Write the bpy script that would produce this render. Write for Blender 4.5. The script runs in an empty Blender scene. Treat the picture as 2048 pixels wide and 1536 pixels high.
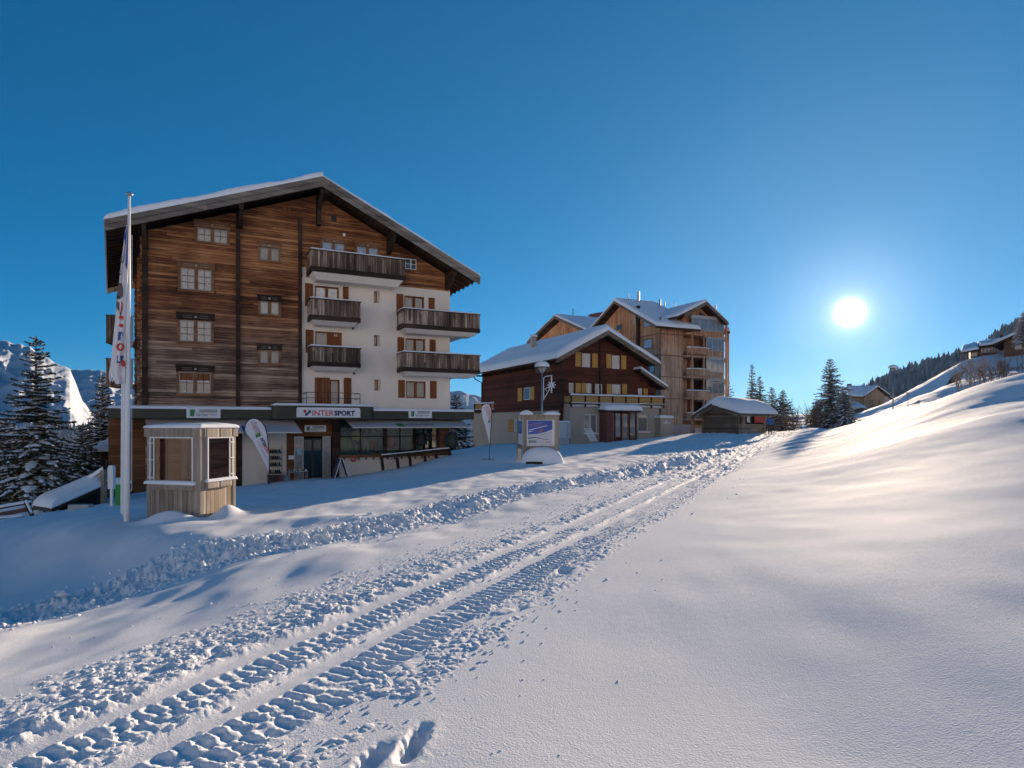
import bpy, math, random
import numpy as np
from mathutils import Vector, Matrix, noise as mnoise
R = math.radians
S = bpy.context.scene
COL = S.collection
random.seed(7)

# ------------------------------------------------------------ camera
FPX = 1265.0          # focal length in pixels of a 2048 px wide frame
CX, CY = 1024.0, 850.0
cam_d = bpy.data.cameras.new('camera')
cam_d.sensor_width = 36.0
cam_d.lens = 36.0 * FPX / 2048.0
cam_d.shift_y = (850.0 - 768.0) / 2048.0
cam_d.clip_start = 0.05
cam_d.clip_end = 60000
cam = bpy.data.objects.new('camera', cam_d)
cam.location = (0, 0, 0)
cam.rotation_euler = (R(90), 0, 0)
COL.objects.link(cam)
S.camera = cam

# ------------------------------------------------------------ light
SUN_EL, SUN_AZ = R(8.9), R(28.1)      # azimuth clockwise from +Y
SUN_DIR = Vector((math.sin(SUN_AZ) * math.cos(SUN_EL), math.cos(SUN_AZ) * math.cos(SUN_EL), math.sin(SUN_EL)))
S.view_settings.view_transform = 'Standard'
S.view_settings.look = 'None'
S.view_settings.gamma = 1
S.view_settings.use_curve_mapping = False
S.view_settings.exposure = 1.36
sun_d = bpy.data.lights.new('sun', 'SUN')
sun_d.energy = 3.5
sun_d.angle = R(0.55)
sun_d.color = (1.0, 0.78, 0.56)
sun = bpy.data.objects.new('sun', sun_d)
sun.rotation_euler = SUN_DIR.to_track_quat('Z', 'Y').to_euler()
COL.objects.link(sun)

world = bpy.data.worlds.new('World')
S.world = world
world.use_nodes = True
wt = world.node_tree
for n in list(wt.nodes): wt.nodes.remove(n)
wo = wt.nodes.new('ShaderNodeOutputWorld')
bg = wt.nodes.new('ShaderNodeBackground')
sky = wt.nodes.new('ShaderNodeTexSky')
sky.sky_type = 'NISHITA'
sky.sun_disc = False
sky.sun_elevation = SUN_EL
sky.sun_rotation = SUN_AZ
sky.altitude = 4000
sky.air_density = 1.0
sky.dust_density = 0.0
sky.ozone_density = 7.5
bg.inputs['Strength'].default_value = 0.07
hs = wt.nodes.new('ShaderNodeHueSaturation')
hs.inputs['Saturation'].default_value = 1.09
hs.inputs['Hue'].default_value = 0.487
gm = wt.nodes.new('ShaderNodeGamma')
gm.inputs['Gamma'].default_value = 0.75
wt.links.new(sky.outputs[0], gm.inputs['Color'])
wt.links.new(gm.outputs[0], hs.inputs['Color'])
# the aureole of the sun in thin ice haze: brightness falls with the angle to the sun
geo = wt.nodes.new('ShaderNodeTexCoord')
dotn = wt.nodes.new('ShaderNodeVectorMath'); dotn.operation = 'DOT_PRODUCT'
dotn.inputs[1].default_value = SUN_DIR
nrm = wt.nodes.new('ShaderNodeVectorMath'); nrm.operation = 'NORMALIZE'
wt.links.new(geo.outputs['Generated'], nrm.inputs[0])
wt.links.new(nrm.outputs[0], dotn.inputs[0])
clampn = wt.nodes.new('ShaderNodeMath'); clampn.operation = 'MAXIMUM'; clampn.inputs[1].default_value = 0
wt.links.new(dotn.outputs['Value'], clampn.inputs[0])
cur = hs.outputs[0]
for power, amp, colr in ((30000, 60.0, (1, .95, .86)), (3400, .24, (1, .95, .87)), (300, .10, (.95, .97, .92)), (28, 0.04, (.75, .97, .9)), (5, 0.015, (.35, .95, .95))):
    pw = wt.nodes.new('ShaderNodeMath'); pw.operation = 'POWER'; pw.inputs[1].default_value = power
    wt.links.new(clampn.outputs[0], pw.inputs[0])
    sc = wt.nodes.new('ShaderNodeVectorMath'); sc.operation = 'SCALE'
    sc.inputs[0].default_value = [c * amp / bg.inputs['Strength'].default_value for c in colr]
    wt.links.new(pw.outputs[0], sc.inputs['Scale'])
    ad = wt.nodes.new('ShaderNodeVectorMath'); ad.operation = 'ADD'
    wt.links.new(cur, ad.inputs[0]); wt.links.new(sc.outputs[0], ad.inputs[1])
    cur = ad.outputs[0]
wt.links.new(cur, bg.inputs['Color'])
wt.links.new(bg.outputs[0], wo.inputs['Surface'])
S.cycles.use_denoising = True
S.cycles.sample_clamp_indirect = 8
S.cycles.max_bounces = 8

# ------------------------------------------------------------ helpers
def PX(px, py, Y):
    """point seen at photo pixel (px,py) standing Y metres ahead of the camera"""
    return Vector(((px - CX) / FPX * Y, Y, (CY - py) / FPX * Y))

def tag(o, label=None, cat=None, group=None, kind=None):
    if label: o['label'] = label
    if cat: o['category'] = cat
    if group: o['group'] = group
    if kind: o['kind'] = kind
    return o

def empty(name, loc, label=None, cat=None, group=None):
    o = bpy.data.objects.new(name, None)
    o.empty_display_size = 0.2
    o.location = loc
    COL.objects.link(o)
    return tag(o, label, cat, group)

def world_loc(o):
    v = Vector(o.location)
    while o.parent:
        o = o.parent
        v = v + Vector(o.location)
    return v

class MB:
    """collects faces in world coordinates and links them as ONE object"""
    def __init__(s):
        s.v = []; s.f = []; s.m = []; s.cm = 0
    def vert(s, p):
        s.v.append(tuple(p)); return len(s.v) - 1
    def poly(s, pts):
        b = len(s.v)
        for p in pts: s.v.append(tuple(p))
        s.f.append(tuple(range(b, b + len(pts)))); s.m.append(s.cm)
    def hexa(s, c):
        """c: 8 corners, bottom 4 ccw seen from above then top 4"""
        b = len(s.v)
        for p in c: s.v.append(tuple(p))
        for q in ((3, 2, 1, 0), (4, 5, 6, 7), (0, 1, 5, 4), (1, 2, 6, 5), (2, 3, 7, 6), (3, 0, 4, 7)):
            s.f.append(tuple(b + i for i in q)); s.m.append(s.cm)
    def prism(s, poly_pts, vec):
        """polygon extruded by vec"""
        vec = Vector(vec); a = [Vector(p) for p in poly_pts]; n = len(a)
        b = len(s.v)
        for p in a: s.v.append(tuple(p))
        for p in a: s.v.append(tuple(p + vec))
        s.f.append(tuple(range(b + n - 1, b - 1, -1))); s.m.append(s.cm)
        s.f.append(tuple(range(b + n, b + 2 * n))); s.m.append(s.cm)
        for i in range(n):
            j = (i + 1) % n
            s.f.append((b + i, b + j, b + n + j, b + n + i)); s.m.append(s.cm)
    def beam(s, p, q, w, h, up=(0, 0, 1)):
        p, q, up = Vector(p), Vector(q), Vector(up)
        d = (q - p).normalized()
        sx = d.cross(up)
        if sx.length < 1e-4: sx = d.cross(Vector((1, 0, 0)))
        sx.normalize(); uz = sx.cross(d).normalized()
        a, b = sx * w / 2, uz * h / 2
        s.hexa([p - a - b, p + a - b, q + a - b, q - a - b, p - a + b, p + a + b, q + a + b, q - a + b])
    def tube(s, pts, rad, seg=8, cap=True):
        pts = [Vector(p) for p in pts]
        if not hasattr(rad, '__len__'): rad = [rad] * len(pts)
        base = len(s.v); n = len(pts)
        ref = None
        for i, p in enumerate(pts):
            d = (pts[min(i + 1, n - 1)] - pts[max(i - 1, 0)]).normalized()
            if ref is None:
                ref = d.cross(Vector((0, 0, 1)))
                if ref.length < .05: ref = d.cross(Vector((0, 1, 0)))
            ref = (ref - d * ref.dot(d)).normalized()
            y = d.cross(ref)
            for k in range(seg):
                a = 2 * math.pi * k / seg
                s.v.append(tuple(p + (ref * math.cos(a) + y * math.sin(a)) * rad[i]))
        for i in range(n - 1):
            for k in range(seg):
                k2 = (k + 1) % seg
                s.f.append((base + i * seg + k, base + i * seg + k2, base + (i + 1) * seg + k2, base + (i + 1) * seg + k)); s.m.append(s.cm)
        if cap:
            s.f.append(tuple(base + k for k in range(seg - 1, -1, -1))); s.m.append(s.cm)
            s.f.append(tuple(base + (n - 1) * seg + k for k in range(seg))); s.m.append(s.cm)
    def lathe(s, c, prof, seg=16, sx=1, sy=1):
        """prof: list of (radius, z) around vertical axis at c"""
        c = Vector(c); base = len(s.v)
        for r, z in prof:
            for k in range(seg):
                a = 2 * math.pi * k / seg
                s.v.append((c.x + r * sx * math.cos(a), c.y + r * sy * math.sin(a), c.z + z))
        for i in range(len(prof) - 1):
            for k in range(seg):
                k2 = (k + 1) % seg
                s.f.append((base + i * seg + k, base + i * seg + k2, base + (i + 1) * seg + k2, base + (i + 1) * seg + k)); s.m.append(s.cm)
        s.f.append(tuple(base + k for k in range(seg - 1, -1, -1))); s.m.append(s.cm)
        b2 = base + (len(prof) - 1) * seg
        s.f.append(tuple(b2 + k for k in range(seg))); s.m.append(s.cm)
    def blob(s, c, rx, ry, rz, seed=0, lev=1, flat=.35, amp=.25):
        """small lumpy stone-like ball"""
        c = Vector(c); base = len(s.v)
        vs, fs = ICO[lev]
        for v in vs:
            k = 1 + amp * (mnoise.noise(Vector(v) * 1.7 + Vector((seed * 3.1, seed * 1.7, seed))) )
            z = v[2] * rz * k
            if z < 0: z *= flat
            s.v.append((c.x + v[0] * rx * k, c.y + v[1] * ry * k, c.z + z))
        for f in fs:
            s.f.append(tuple(base + i for i in f)); s.m.append(s.cm)
    def cut(s):
        if not hasattr(s, 'cuts'): s.cuts = [(0, 0)]
        s.cuts.append((len(s.v), len(s.f)))
    def build_each(s, name, mat, parent, smooth=False):
        """one object per piece between cuts"""
        out = []
        for (a, fa), (b, fb) in zip(s.cuts[:-1], s.cuts[1:]):
            m = MB(); m.v = s.v[a:b]; m.f = [tuple(i - a for i in f) for f in s.f[fa:fb]]; m.m = s.m[fa:fb]
            out.append(m.build(name, mat, parent, smooth))
        return out
    def build(s, name, mat, parent=None, smooth=False, loc=None):
        me = bpy.data.meshes.new(name)
        off = world_loc(parent) if parent else Vector(loc if loc is not None else (0, 0, 0))
        if s.v:
            va = np.array(s.v, dtype=np.float64) - np.array(off)
            me.from_pydata(va.tolist(), [], s.f)
        mats = mat if isinstance(mat, (list, tuple)) else [mat]
        for m in mats: me.materials.append(m)
        if len(mats) > 1: me.polygons.foreach_set('material_index', s.m)
        if smooth: me.polygons.foreach_set('use_smooth', [True] * len(me.polygons))
        me.update()
        o = bpy.data.objects.new(name, me)
        COL.objects.link(o)
        if parent: o.parent = parent
        else: o.location = off
        return o

def _ico():
    import bmesh
    out = {}
    for lev in (1, 2, 3):
        bm = bmesh.new(); bmesh.ops.create_icosphere(bm, subdivisions=lev, radius=1)
        out[lev] = ([tuple(v.co) for v in bm.verts], [tuple(v.index for v in f.verts) for f in bm.faces]); bm.free()
    return out
ICO = _ico()

class Frame:
    """a wall plane: origin O, u along it to the right, d into the building, z up"""
    def __init__(s, O, az_deg=None, U=None):
        s.O = Vector(O)
        s.U = Vector(U).normalized() if U is not None else Vector((math.sin(R(az_deg)), math.cos(R(az_deg)), 0))
        s.D = Vector((-s.U.y, s.U.x, 0))
    def P(s, u, d, z):
        return Vector((s.O.x + s.U.x * u + s.D.x * d, s.O.y + s.U.y * u + s.D.y * d, z))
    def u(s, px, d=0.0):
        k = (px - CX) / FPX
        ox, oy = s.O.x + s.D.x * d, s.O.y + s.D.y * d
        return (k * oy - ox) / (s.U.x - k * s.U.y)
    def uz(s, px, py, d=0.0):
        u = s.u(px, d)
        Y = s.O.y + s.D.y * d + s.U.y * u
        return u, (CY - py) / FPX * Y
    def box(s, mb, u0, u1, d0, d1, z0, z1):
        mb.hexa([s.P(u0, d0, z0), s.P(u1, d0, z0), s.P(u1, d1, z0), s.P(u0, d1, z0),
                 s.P(u0, d0, z1), s.P(u1, d0, z1), s.P(u1, d1, z1), s.P(u0, d1, z1)])
    def rect(s, px0, px1, pyt, pyb, d=0.0):
        """pixel rectangle (top/bottom measured at its left edge) -> u0,u1,z0,z1"""
        u0, z1 = s.uz(px0, pyt, d); _, z0 = s.uz(px0, pyb, d)
        u1 = s.u(px1, d)
        return u0, u1, z0, z1

class FreeFrame(Frame):
    def __init__(s, O, U, D):
        s.O = Vector(O); s.U = Vector(U).normalized(); s.D = Vector(D).normalized()

# ------------------------------------------------------------ materials
def new_mat(name):
    m = bpy.data.materials.new(name); m.use_nodes = True
    nt = m.node_tree
    b = nt.nodes['Principled BSDF']
    return m, nt, b
def node(nt, t, **kw):
    n = nt.nodes.new(t)
    for k, v in kw.items():
        if k in n.inputs.keys(): n.inputs[k].default_value = v
        else: setattr(n, k, v)
    return n
def ramp(nt, src, stops):
    r = nt.nodes.new('ShaderNodeValToRGB')
    el = r.color_ramp.elements
    while len(el) > 1: el.remove(el[-1])
    el[0].position = stops[0][0]; el[0].color = (*stops[0][1], 1)
    for p, c in stops[1:]:
        e = el.new(p); e.color = (*c, 1)
    nt.links.new(src, r.inputs[0])
    return r.outputs[0]
def plain(name, col, rough=.6, var=.12, scale=3.0, metal=0.0, bump=0.0, spec=.5, coat=0):
    m, nt, b = new_mat(name)
    tc = node(nt, 'ShaderNodeTexCoord')
    nz = node(nt, 'ShaderNodeTexNoise', Scale=scale, Detail=6.0, Roughness=.65)
    nt.links.new(tc.outputs['Object'], nz.inputs['Vector'])
    c = ramp(nt, nz.outputs[0], [(.25, [x * (1 - var) for x in col]), (.75, [min(1, x * (1 + var)) for x in col])])
    nt.links.new(c, b.inputs['Base Color'])
    b.inputs['Roughness'].default_value = rough
    b.inputs['Metallic'].default_value = metal
    b.inputs['Specular IOR Level'].default_value = spec
    if coat: b.inputs['Coat Weight'].default_value = coat
    if bump:
        n2 = node(nt, 'ShaderNodeTexNoise', Scale=scale * 12, Detail=5.0)
        nt.links.new(tc.outputs['Object'], n2.inputs['Vector'])
        bp = node(nt, 'ShaderNodeBump', Strength=bump, Distance=.02)
        nt.links.new(n2.outputs[0], bp.inputs['Height']); nt.links.new(bp.outputs[0], b.inputs['Normal'])
    return m
def wood(name, stops, board=.15, horiz=True, az=63.86, rough=.8, bump=.6, streak=1.0, contrast=1.0, groove=.5, weather=None, length=3.7):
    """boards along the wall; az = compass azimuth of the wall line, weather=(z0,z1,colour) mixes a greyer tone below"""
    m, nt, b = new_mat(name)
    L = nt.links.new
    tc = node(nt, 'ShaderNodeTexCoord')
    mp = node(nt, 'ShaderNodeMapping'); mp.vector_type = 'POINT'
    mp.inputs['Rotation'].default_value = (0, 0, -R(90 - az))
    L(tc.outputs['Object'], mp.inputs['Vector'])
    sep = node(nt, 'ShaderNodeSeparateXYZ'); L(mp.outputs[0], sep.inputs[0])
    across = sep.outputs['Z'] if horiz else sep.outputs['X']
    along = sep.outputs['X'] if horiz else sep.outputs['Z']
    dv = node(nt, 'ShaderNodeMath', operation='DIVIDE'); L(across, dv.inputs[0]); dv.inputs[1].default_value = board
    fl = node(nt, 'ShaderNodeMath', operation='FLOOR'); L(dv.outputs[0], fl.inputs[0])
    fr = node(nt, 'ShaderNodeMath', operation='FRACT'); L(dv.outputs[0], fr.inputs[0])
    # board lengths: shift each row
    al = node(nt, 'ShaderNodeMath', operation='DIVIDE'); L(along, al.inputs[0]); al.inputs[1].default_value = length
    sh = node(nt, 'ShaderNodeMath', operation='MULTIPLY_ADD'); L(fl.outputs[0], sh.inputs[0]); sh.inputs[1].default_value = .377; L(al.outputs[0], sh.inputs[2])
    fa = node(nt, 'ShaderNodeMath', operation='FLOOR'); L(sh.outputs[0], fa.inputs[0])
    cb = node(nt, 'ShaderNodeCombineXYZ'); L(fl.outputs[0], cb.inputs[0]); L(fa.outputs[0], cb.inputs[1])
    wn = node(nt, 'ShaderNodeTexWhiteNoise'); wn.noise_dimensions = '2D'; L(cb.outputs[0], wn.inputs['Vector'])
    # grain stretched along the boards
    cg = node(nt, 'ShaderNodeCombineXYZ')
    g1 = node(nt, 'ShaderNodeMath', operation='MULTIPLY'); L(along, g1.inputs[0]); g1.inputs[1].default_value = .9
    g2 = node(nt, 'ShaderNodeMath', operation='MULTIPLY'); L(across, g2.inputs[0]); g2.inputs[1].default_value = 26 / max(board / .15, .5)
    L(g1.outputs[0], cg.inputs[0]); L(g2.outputs[0], cg.inputs[1]); L(sep.outputs['Y'], cg.inputs[2])
    gn = node(nt, 'ShaderNodeTexNoise', Scale=1.0, Detail=5.0, Roughness=.6); L(cg.outputs[0], gn.inputs['Vector'])
    # big weather clouds
    cn = node(nt, 'ShaderNodeTexNoise', Scale=.45, Detail=4.0); L(tc.outputs['Object'], cn.inputs['Vector'])
    mx = node(nt, 'ShaderNodeMath', operation='MULTIPLY_ADD'); L(wn.outputs['Value'], mx.inputs[0]); mx.inputs[1].default_value = .38 * contrast
    m2 = node(nt, 'ShaderNodeMath', operation='MULTIPLY_ADD'); L(gn.outputs[0], m2.inputs[0]); m2.inputs[1].default_value = .75 * streak
    m3 = node(nt, 'ShaderNodeMath', operation='MULTIPLY_ADD'); L(cn.outputs[0], m3.inputs[0]); m3.inputs[1].default_value = .7
    m3.inputs[2].default_value = -.35 - .19 * contrast - .375 * streak + .5
    L(m3.outputs[0], m2.inputs[2]); L(m2.outputs[0], mx.inputs[2])
    colr = ramp(nt, mx.outputs[0], stops)
    if weather:
        z0, z1, wst = weather
        mr = node(nt, 'ShaderNodeMapRange'); mr.inputs['From Min'].default_value = z0; mr.inputs['From Max'].default_value = z1
        gz = node(nt, 'ShaderNodeMath', operation='MULTIPLY_ADD'); L(cn.outputs[0], gz.inputs[0]); gz.inputs[1].default_value = 2.2; 
        gz2 = node(nt, 'ShaderNodeMath', operation='ADD'); L(sep.outputs['Z'], gz2.inputs[0]); gz2.inputs[1].default_value = -1.1
        L(gz2.outputs[0], gz.inputs[2])
        L(gz.outputs[0], mr.inputs['Value'])
        c2 = ramp(nt, mx.outputs[0], wst)
        mixn = node(nt, 'ShaderNodeMix', data_type='RGBA'); L(mr.outputs[0], mixn.inputs['Factor'])
        L(c2, mixn.inputs[6]); L(colr, mixn.inputs[7])
        colr = mixn.outputs[2]
    # dark joint between boards
    pg = node(nt, 'ShaderNodeMath', operation='PINGPONG'); L(fr.outputs[0], pg.inputs[0]); pg.inputs[1].default_value = .5
    jn = node(nt, 'ShaderNodeMapRange'); jn.inputs['From Max'].default_value = .12; L(pg.outputs[0], jn.inputs['Value'])
    jm = node(nt, 'ShaderNodeMix', data_type='RGBA'); jm.blend_type = 'MULTIPLY'
    jm.inputs['Factor'].default_value = groove
    L(colr, jm.inputs[6]); L(jn.outputs[0], jm.inputs[7])
    L(jm.outputs[2], b.inputs['Base Color'])
    hh = node(nt, 'ShaderNodeMath', operation='MULTIPLY_ADD'); L(gn.outputs[0], hh.inputs[0]); hh.inputs[1].default_value = .35; L(jn.outputs[0], hh.inputs[2])
    bp = node(nt, 'ShaderNodeBump', Strength=bump, Distance=.02); L(hh.outputs[0], bp.inputs['Height'])
    L(bp.outputs[0], b.inputs['Normal'])
    b.inputs['Roughness'].default_value = rough
    b.inputs['Specular IOR Level'].default_value = .25
    return m
def snow_mat(name, fine=90.0, strength=.5, col=(.87, .88, .90), rough=.8, big=0, spec=.09):
    m, nt, b = new_mat(name)
    L = nt.links.new
    tc = node(nt, 'ShaderNodeTexCoord')
    n1 = node(nt, 'ShaderNodeTexNoise', Scale=fine, Detail=3.0, Roughness=.7)
    L(tc.outputs['Object'], n1.inputs['Vector'])
    n0 = node(nt, 'ShaderNodeTexNoise', Scale=.35, Detail=5.0, Roughness=.6)
    L(tc.outputs['Object'], n0.inputs['Vector'])
    c = ramp(nt, n0.outputs[0], [(.3, [x * .97 for x in col]), (.7, [min(1, x * 1.02) for x in col])])
    L(c, b.inputs['Base Color'])
    bp = node(nt, 'ShaderNodeBump', Strength=strength, Distance=.006)
    L(n1.outputs[0], bp.inputs['Height'])
    last = bp
    if big:
        n2 = node(nt, 'ShaderNodeTexNoise', Scale=big, Detail=6.0, Roughness=.6)
        L(tc.outputs['Object'], n2.inputs['Vector'])
        b2 = node(nt, 'ShaderNodeBump', Strength=.32, Distance=.010)
        L(n2.outputs[0], b2.inputs['Height']); L(bp.outputs[0], b2.inputs['Normal']); last = b2
    L(last.outputs[0], b.inputs['Normal'])
    b.inputs['Roughness'].default_value = rough
    b.inputs['Specular IOR Level'].default_value = spec
    b.inputs['IOR'].default_value = 1.31
    b.inputs['Sheen Weight'].default_value = .0
    return m
# ------------------------------------------------------------ numpy noise
def _hash(ix, iy, seed):
    h = (ix.astype(np.int64) * 374761393 + iy.astype(np.int64) * 668265263 + seed * 1274126177) & 0x7fffffff
    h = (h ^ (h >> 13)) * 1274126177 & 0x7fffffff
    return (h ^ (h >> 16)) & 0x7fffffff
def perlin(x, y, seed=0):
    ix, iy = np.floor(x), np.floor(y); fx, fy = x - ix, y - iy
    ux = fx * fx * fx * (fx * (fx * 6 - 15) + 10); uy = fy * fy * fy * (fy * (fy * 6 - 15) + 10)
    def g(dx, dy):
        a = _hash(ix + dx, iy + dy, seed) % 3600 / 3600.0 * 2 * np.pi
        return np.cos(a) * (fx - dx) + np.sin(a) * (fy - dy)
    a = g(0, 0) * (1 - ux) + g(1, 0) * ux; b = g(0, 1) * (1 - ux) + g(1, 1) * ux
    return (a * (1 - uy) + b * uy) * 1.5
def fbm(x, y, oct=4, seed=0, gain=.5):
    s, a, f = 0, 1, 1
    for i in range(oct):
        s = s + a * perlin(x * f + i * 17.3, y * f - i * 9.1, seed + i); a *= gain; f *= 2.03
    return s
def lumps(x, y, size, seed=0, dens=.7):
    """rounded clods: height of the nearest random hemisphere (0..1)"""
    X, Y = x / size, y / size
    ix, iy = np.floor(X), np.floor(Y); out = np.zeros_like(X)
    for dx in (-1, 0, 1):
        for dy in (-1, 0, 1):
            cx, cy = ix + dx, iy + dy
            h1 = _hash(cx, cy, seed) % 1000 / 1000.; h2 = _hash(cx, cy, seed + 11) % 1000 / 1000.
            h3 = _hash(cx, cy, seed + 23) % 1000 / 1000.; h4 = _hash(cx, cy, seed + 31) % 1000 / 1000.
            r = .25 + .55 * h3
            px_, py_ = X - (cx + h1), Y - (cy + h2)
            ang = h4 * 3.14; ca, sa = np.cos(ang), np.sin(ang)
            qx = (px_ * ca + py_ * sa) * (1 + .6 * h1); qy = (-px_ * sa + py_ * ca)
            d2 = (qx * qx + qy * qy) / (r * r)
            h = np.sqrt(np.clip(1 - d2, 0, 1)) * r * 1.3 * (h4 < dens)
            out = np.maximum(out, h)
    return out
def sstep(a, b, x):
    t = np.clip((x - a) / (b - a), 0, 1); return t * t * (3 - 2 * t)

# ------------------------------------------------------------ terrain height
CTRL = [  # photo pixel column, row, metres ahead
 (1024,1536,3.05),(600,1460,3.53),(1298,1031,11.7),(1471,939,23.0),(1533,911,30),(1564,874,55),(1540,868,58),
 (2048,1374,3.5),(2048,1071,6),(2048,905,10),(2048,815,15.5),(2048,773,20),(2048,757,24),
 (1700,1525,3.1),(1700,1130,6.2),(1700,966,12),(1700,897,20),(1700,866,30),(1700,850,41),(1718,845,45),
 (1906,796,30),(1797,824,38),(1600,861,60),(1800,880,16),(1900,850,16),
 (1386,914,29.6),(1205,955,21.2),(1000,990,17.0),(844,1035,13.7),(640,1078,11.8),(558,1090,11.5),(436,1110,11.5),(310,1155,11.0),(174,1205,10.2),
 (60,1240,9.4),(200,1140,12.2),(330,1110,12.0),(165,1067,13.6),(420,1066,12.9),(300,1060,13.6),(0,1075,14.6),(0,1130,12.6),
 (420,1180,7.67),(300,1225,7.3),(60,1330,5.5),(0,1270,7.2),(0,1400,4.2),(272,1363,4.3),(453,1265,5.5),(600,1150,8.0),(800,1090,9.7),
 (520,1130,9.2),(520,1030,15.5),
 (400,1043,15),(293,1043,15.5),(252,1040,15.4),(472,1027,16.2),(470,992,24),(600,1000,19),(700,1000,18),(850,970,22),
 (0,1040,19.0),(100,1031,19.5),(200,1019,20.5),(235,1005,25),(1130,926,31.5),(1050,926,31.5),(980,920,34),
 (905,909,39),(800,935,38),(700,952,36.3),(600,958,35.2),(470,972,33.7),(284,984,31.8),
 (1470,880,50),(1410,866,58),(1473,866,57),(1240,882,60),(1150,890,57),(1000,890,60),(1350,872,70),(1300,893,45),(1150,903,42),(1620,857,85),
]
RAW = [(0,0,-1.62),(-3,0,-1.8),(-8,0,-2.3),(3,0,-1.35),(8,0,-.7),(0,-6,-1.6),(-8,-6,-2.4),(8,-6,-.8),
 (27,32,.9),(28,40,.5),(32,50,.1),(36,60,-.3),(40,26,4.2),(14,9,.0),
 (-24,30,-5.0),(-30,36,-7),(-22,22,-4.3),(-18,14,-3.1),(-14,8,-2.9),(-24,46,-5.2),(-12,55,-3.5),(-5,75,-2.6),(10,100,-2),(30,100,-1.6),(-40,40,-10),(-45,20,-9)]
def _tps_fit(P, Z, lam=.02):
    n = len(P)
    d = np.sqrt(((P[:, None] - P[None]) ** 2).sum(-1)) + 1e-9
    K = d * d * np.log(d)
    A = np.zeros((n + 3, n + 3)); A[:n, :n] = K + np.eye(n) * lam * np.maximum(1, 0 * K.diagonal())
    A[:n, n] = 1; A[:n, n + 1:] = P; A[n, :n] = 1; A[n + 1:, :n] = P.T
    return np.linalg.solve(A, np.concatenate([Z, np.zeros(3)]))
_pts = np.array([list(PX(*c)) for c in CTRL] + [list(r) for r in RAW])
# log-polar-like warp so that near detail and far detail are weighted alike
def _warp(x, y):
    r = np.sqrt(x * x + (y + 4) ** 2); k = np.log1p(r / 6.0) * 6.0 / np.maximum(r, 1e-6)
    return x * k, (y + 4) * k
_P = np.stack(_warp(_pts[:, 0], _pts[:, 1]), 1)
_W = _tps_fit(_P, _pts[:, 2])
def base_h(x, y):
    u, v = _warp(x, y); out = np.full(u.shape, _W[len(_P)]) + _W[len(_P) + 1] * u + _W[len(_P) + 2] * v
    for i in range(len(_P)):
        d2 = (u - _P[i, 0]) ** 2 + (v - _P[i, 1]) ** 2 + 1e-12
        out += _W[i] * d2 * np.log(d2) * .5
    return out
def far_h(x, y):
    """beyond the plateau: valley on the left and ahead, rising slope on the right"""
    return np.where(x > 0, -2 + x * .03, x * .42) - np.maximum(y - 60, 0) * .12

TD = np.array([math.sin(R(24.6)), math.cos(R(24.6))])     # direction of the snowmobile tracks
def track_s(x, y):
    t = x * TD[0] + y * TD[1]
    s = x * TD[1] - y * TD[0]
    # the tracks bend a little to the right with distance
    return s - .0009 * np.maximum(t - 10, 0) ** 2 * .55 + .05 * np.sin(t * .33), t
PATH = np.array([list(PX(*p))[:2] for p in ((-200,1300,8.5),(30,1247,9.4),(174,1202,10.2),(310,1152,11.0),(436,1106,11.5),(558,1086,11.6),(640,1075,11.8),(757,1052,12.7),(844,1035,13.7),(1000,990,17.0),(1205,955,21.2),(1386,914,29.6),(1440,893,38))])
def path_sd(x, y):
    """signed distance to the trodden path (positive = uphill, right side) and distance along it"""
    best = np.full(x.shape, 1e9); sg = np.zeros(x.shape); al = np.zeros(x.shape); acc = 0
    for a, b in zip(PATH[:-1], PATH[1:]):
        d = b - a; L = np.hypot(*d); d = d / L
        t = np.clip((x - a[0]) * d[0] + (y - a[1]) * d[1], 0, L)
        dx, dy = x - a[0] - d[0] * t, y - a[1] - d[1] * t
        ds = np.hypot(dx, dy); m = ds < best
        best = np.where(m, ds, best); sg = np.where(m, np.sign(dx * d[1] - dy * d[0]), sg); al = np.where(m, acc + t, al)
        acc += L
    return best * sg, al

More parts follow.
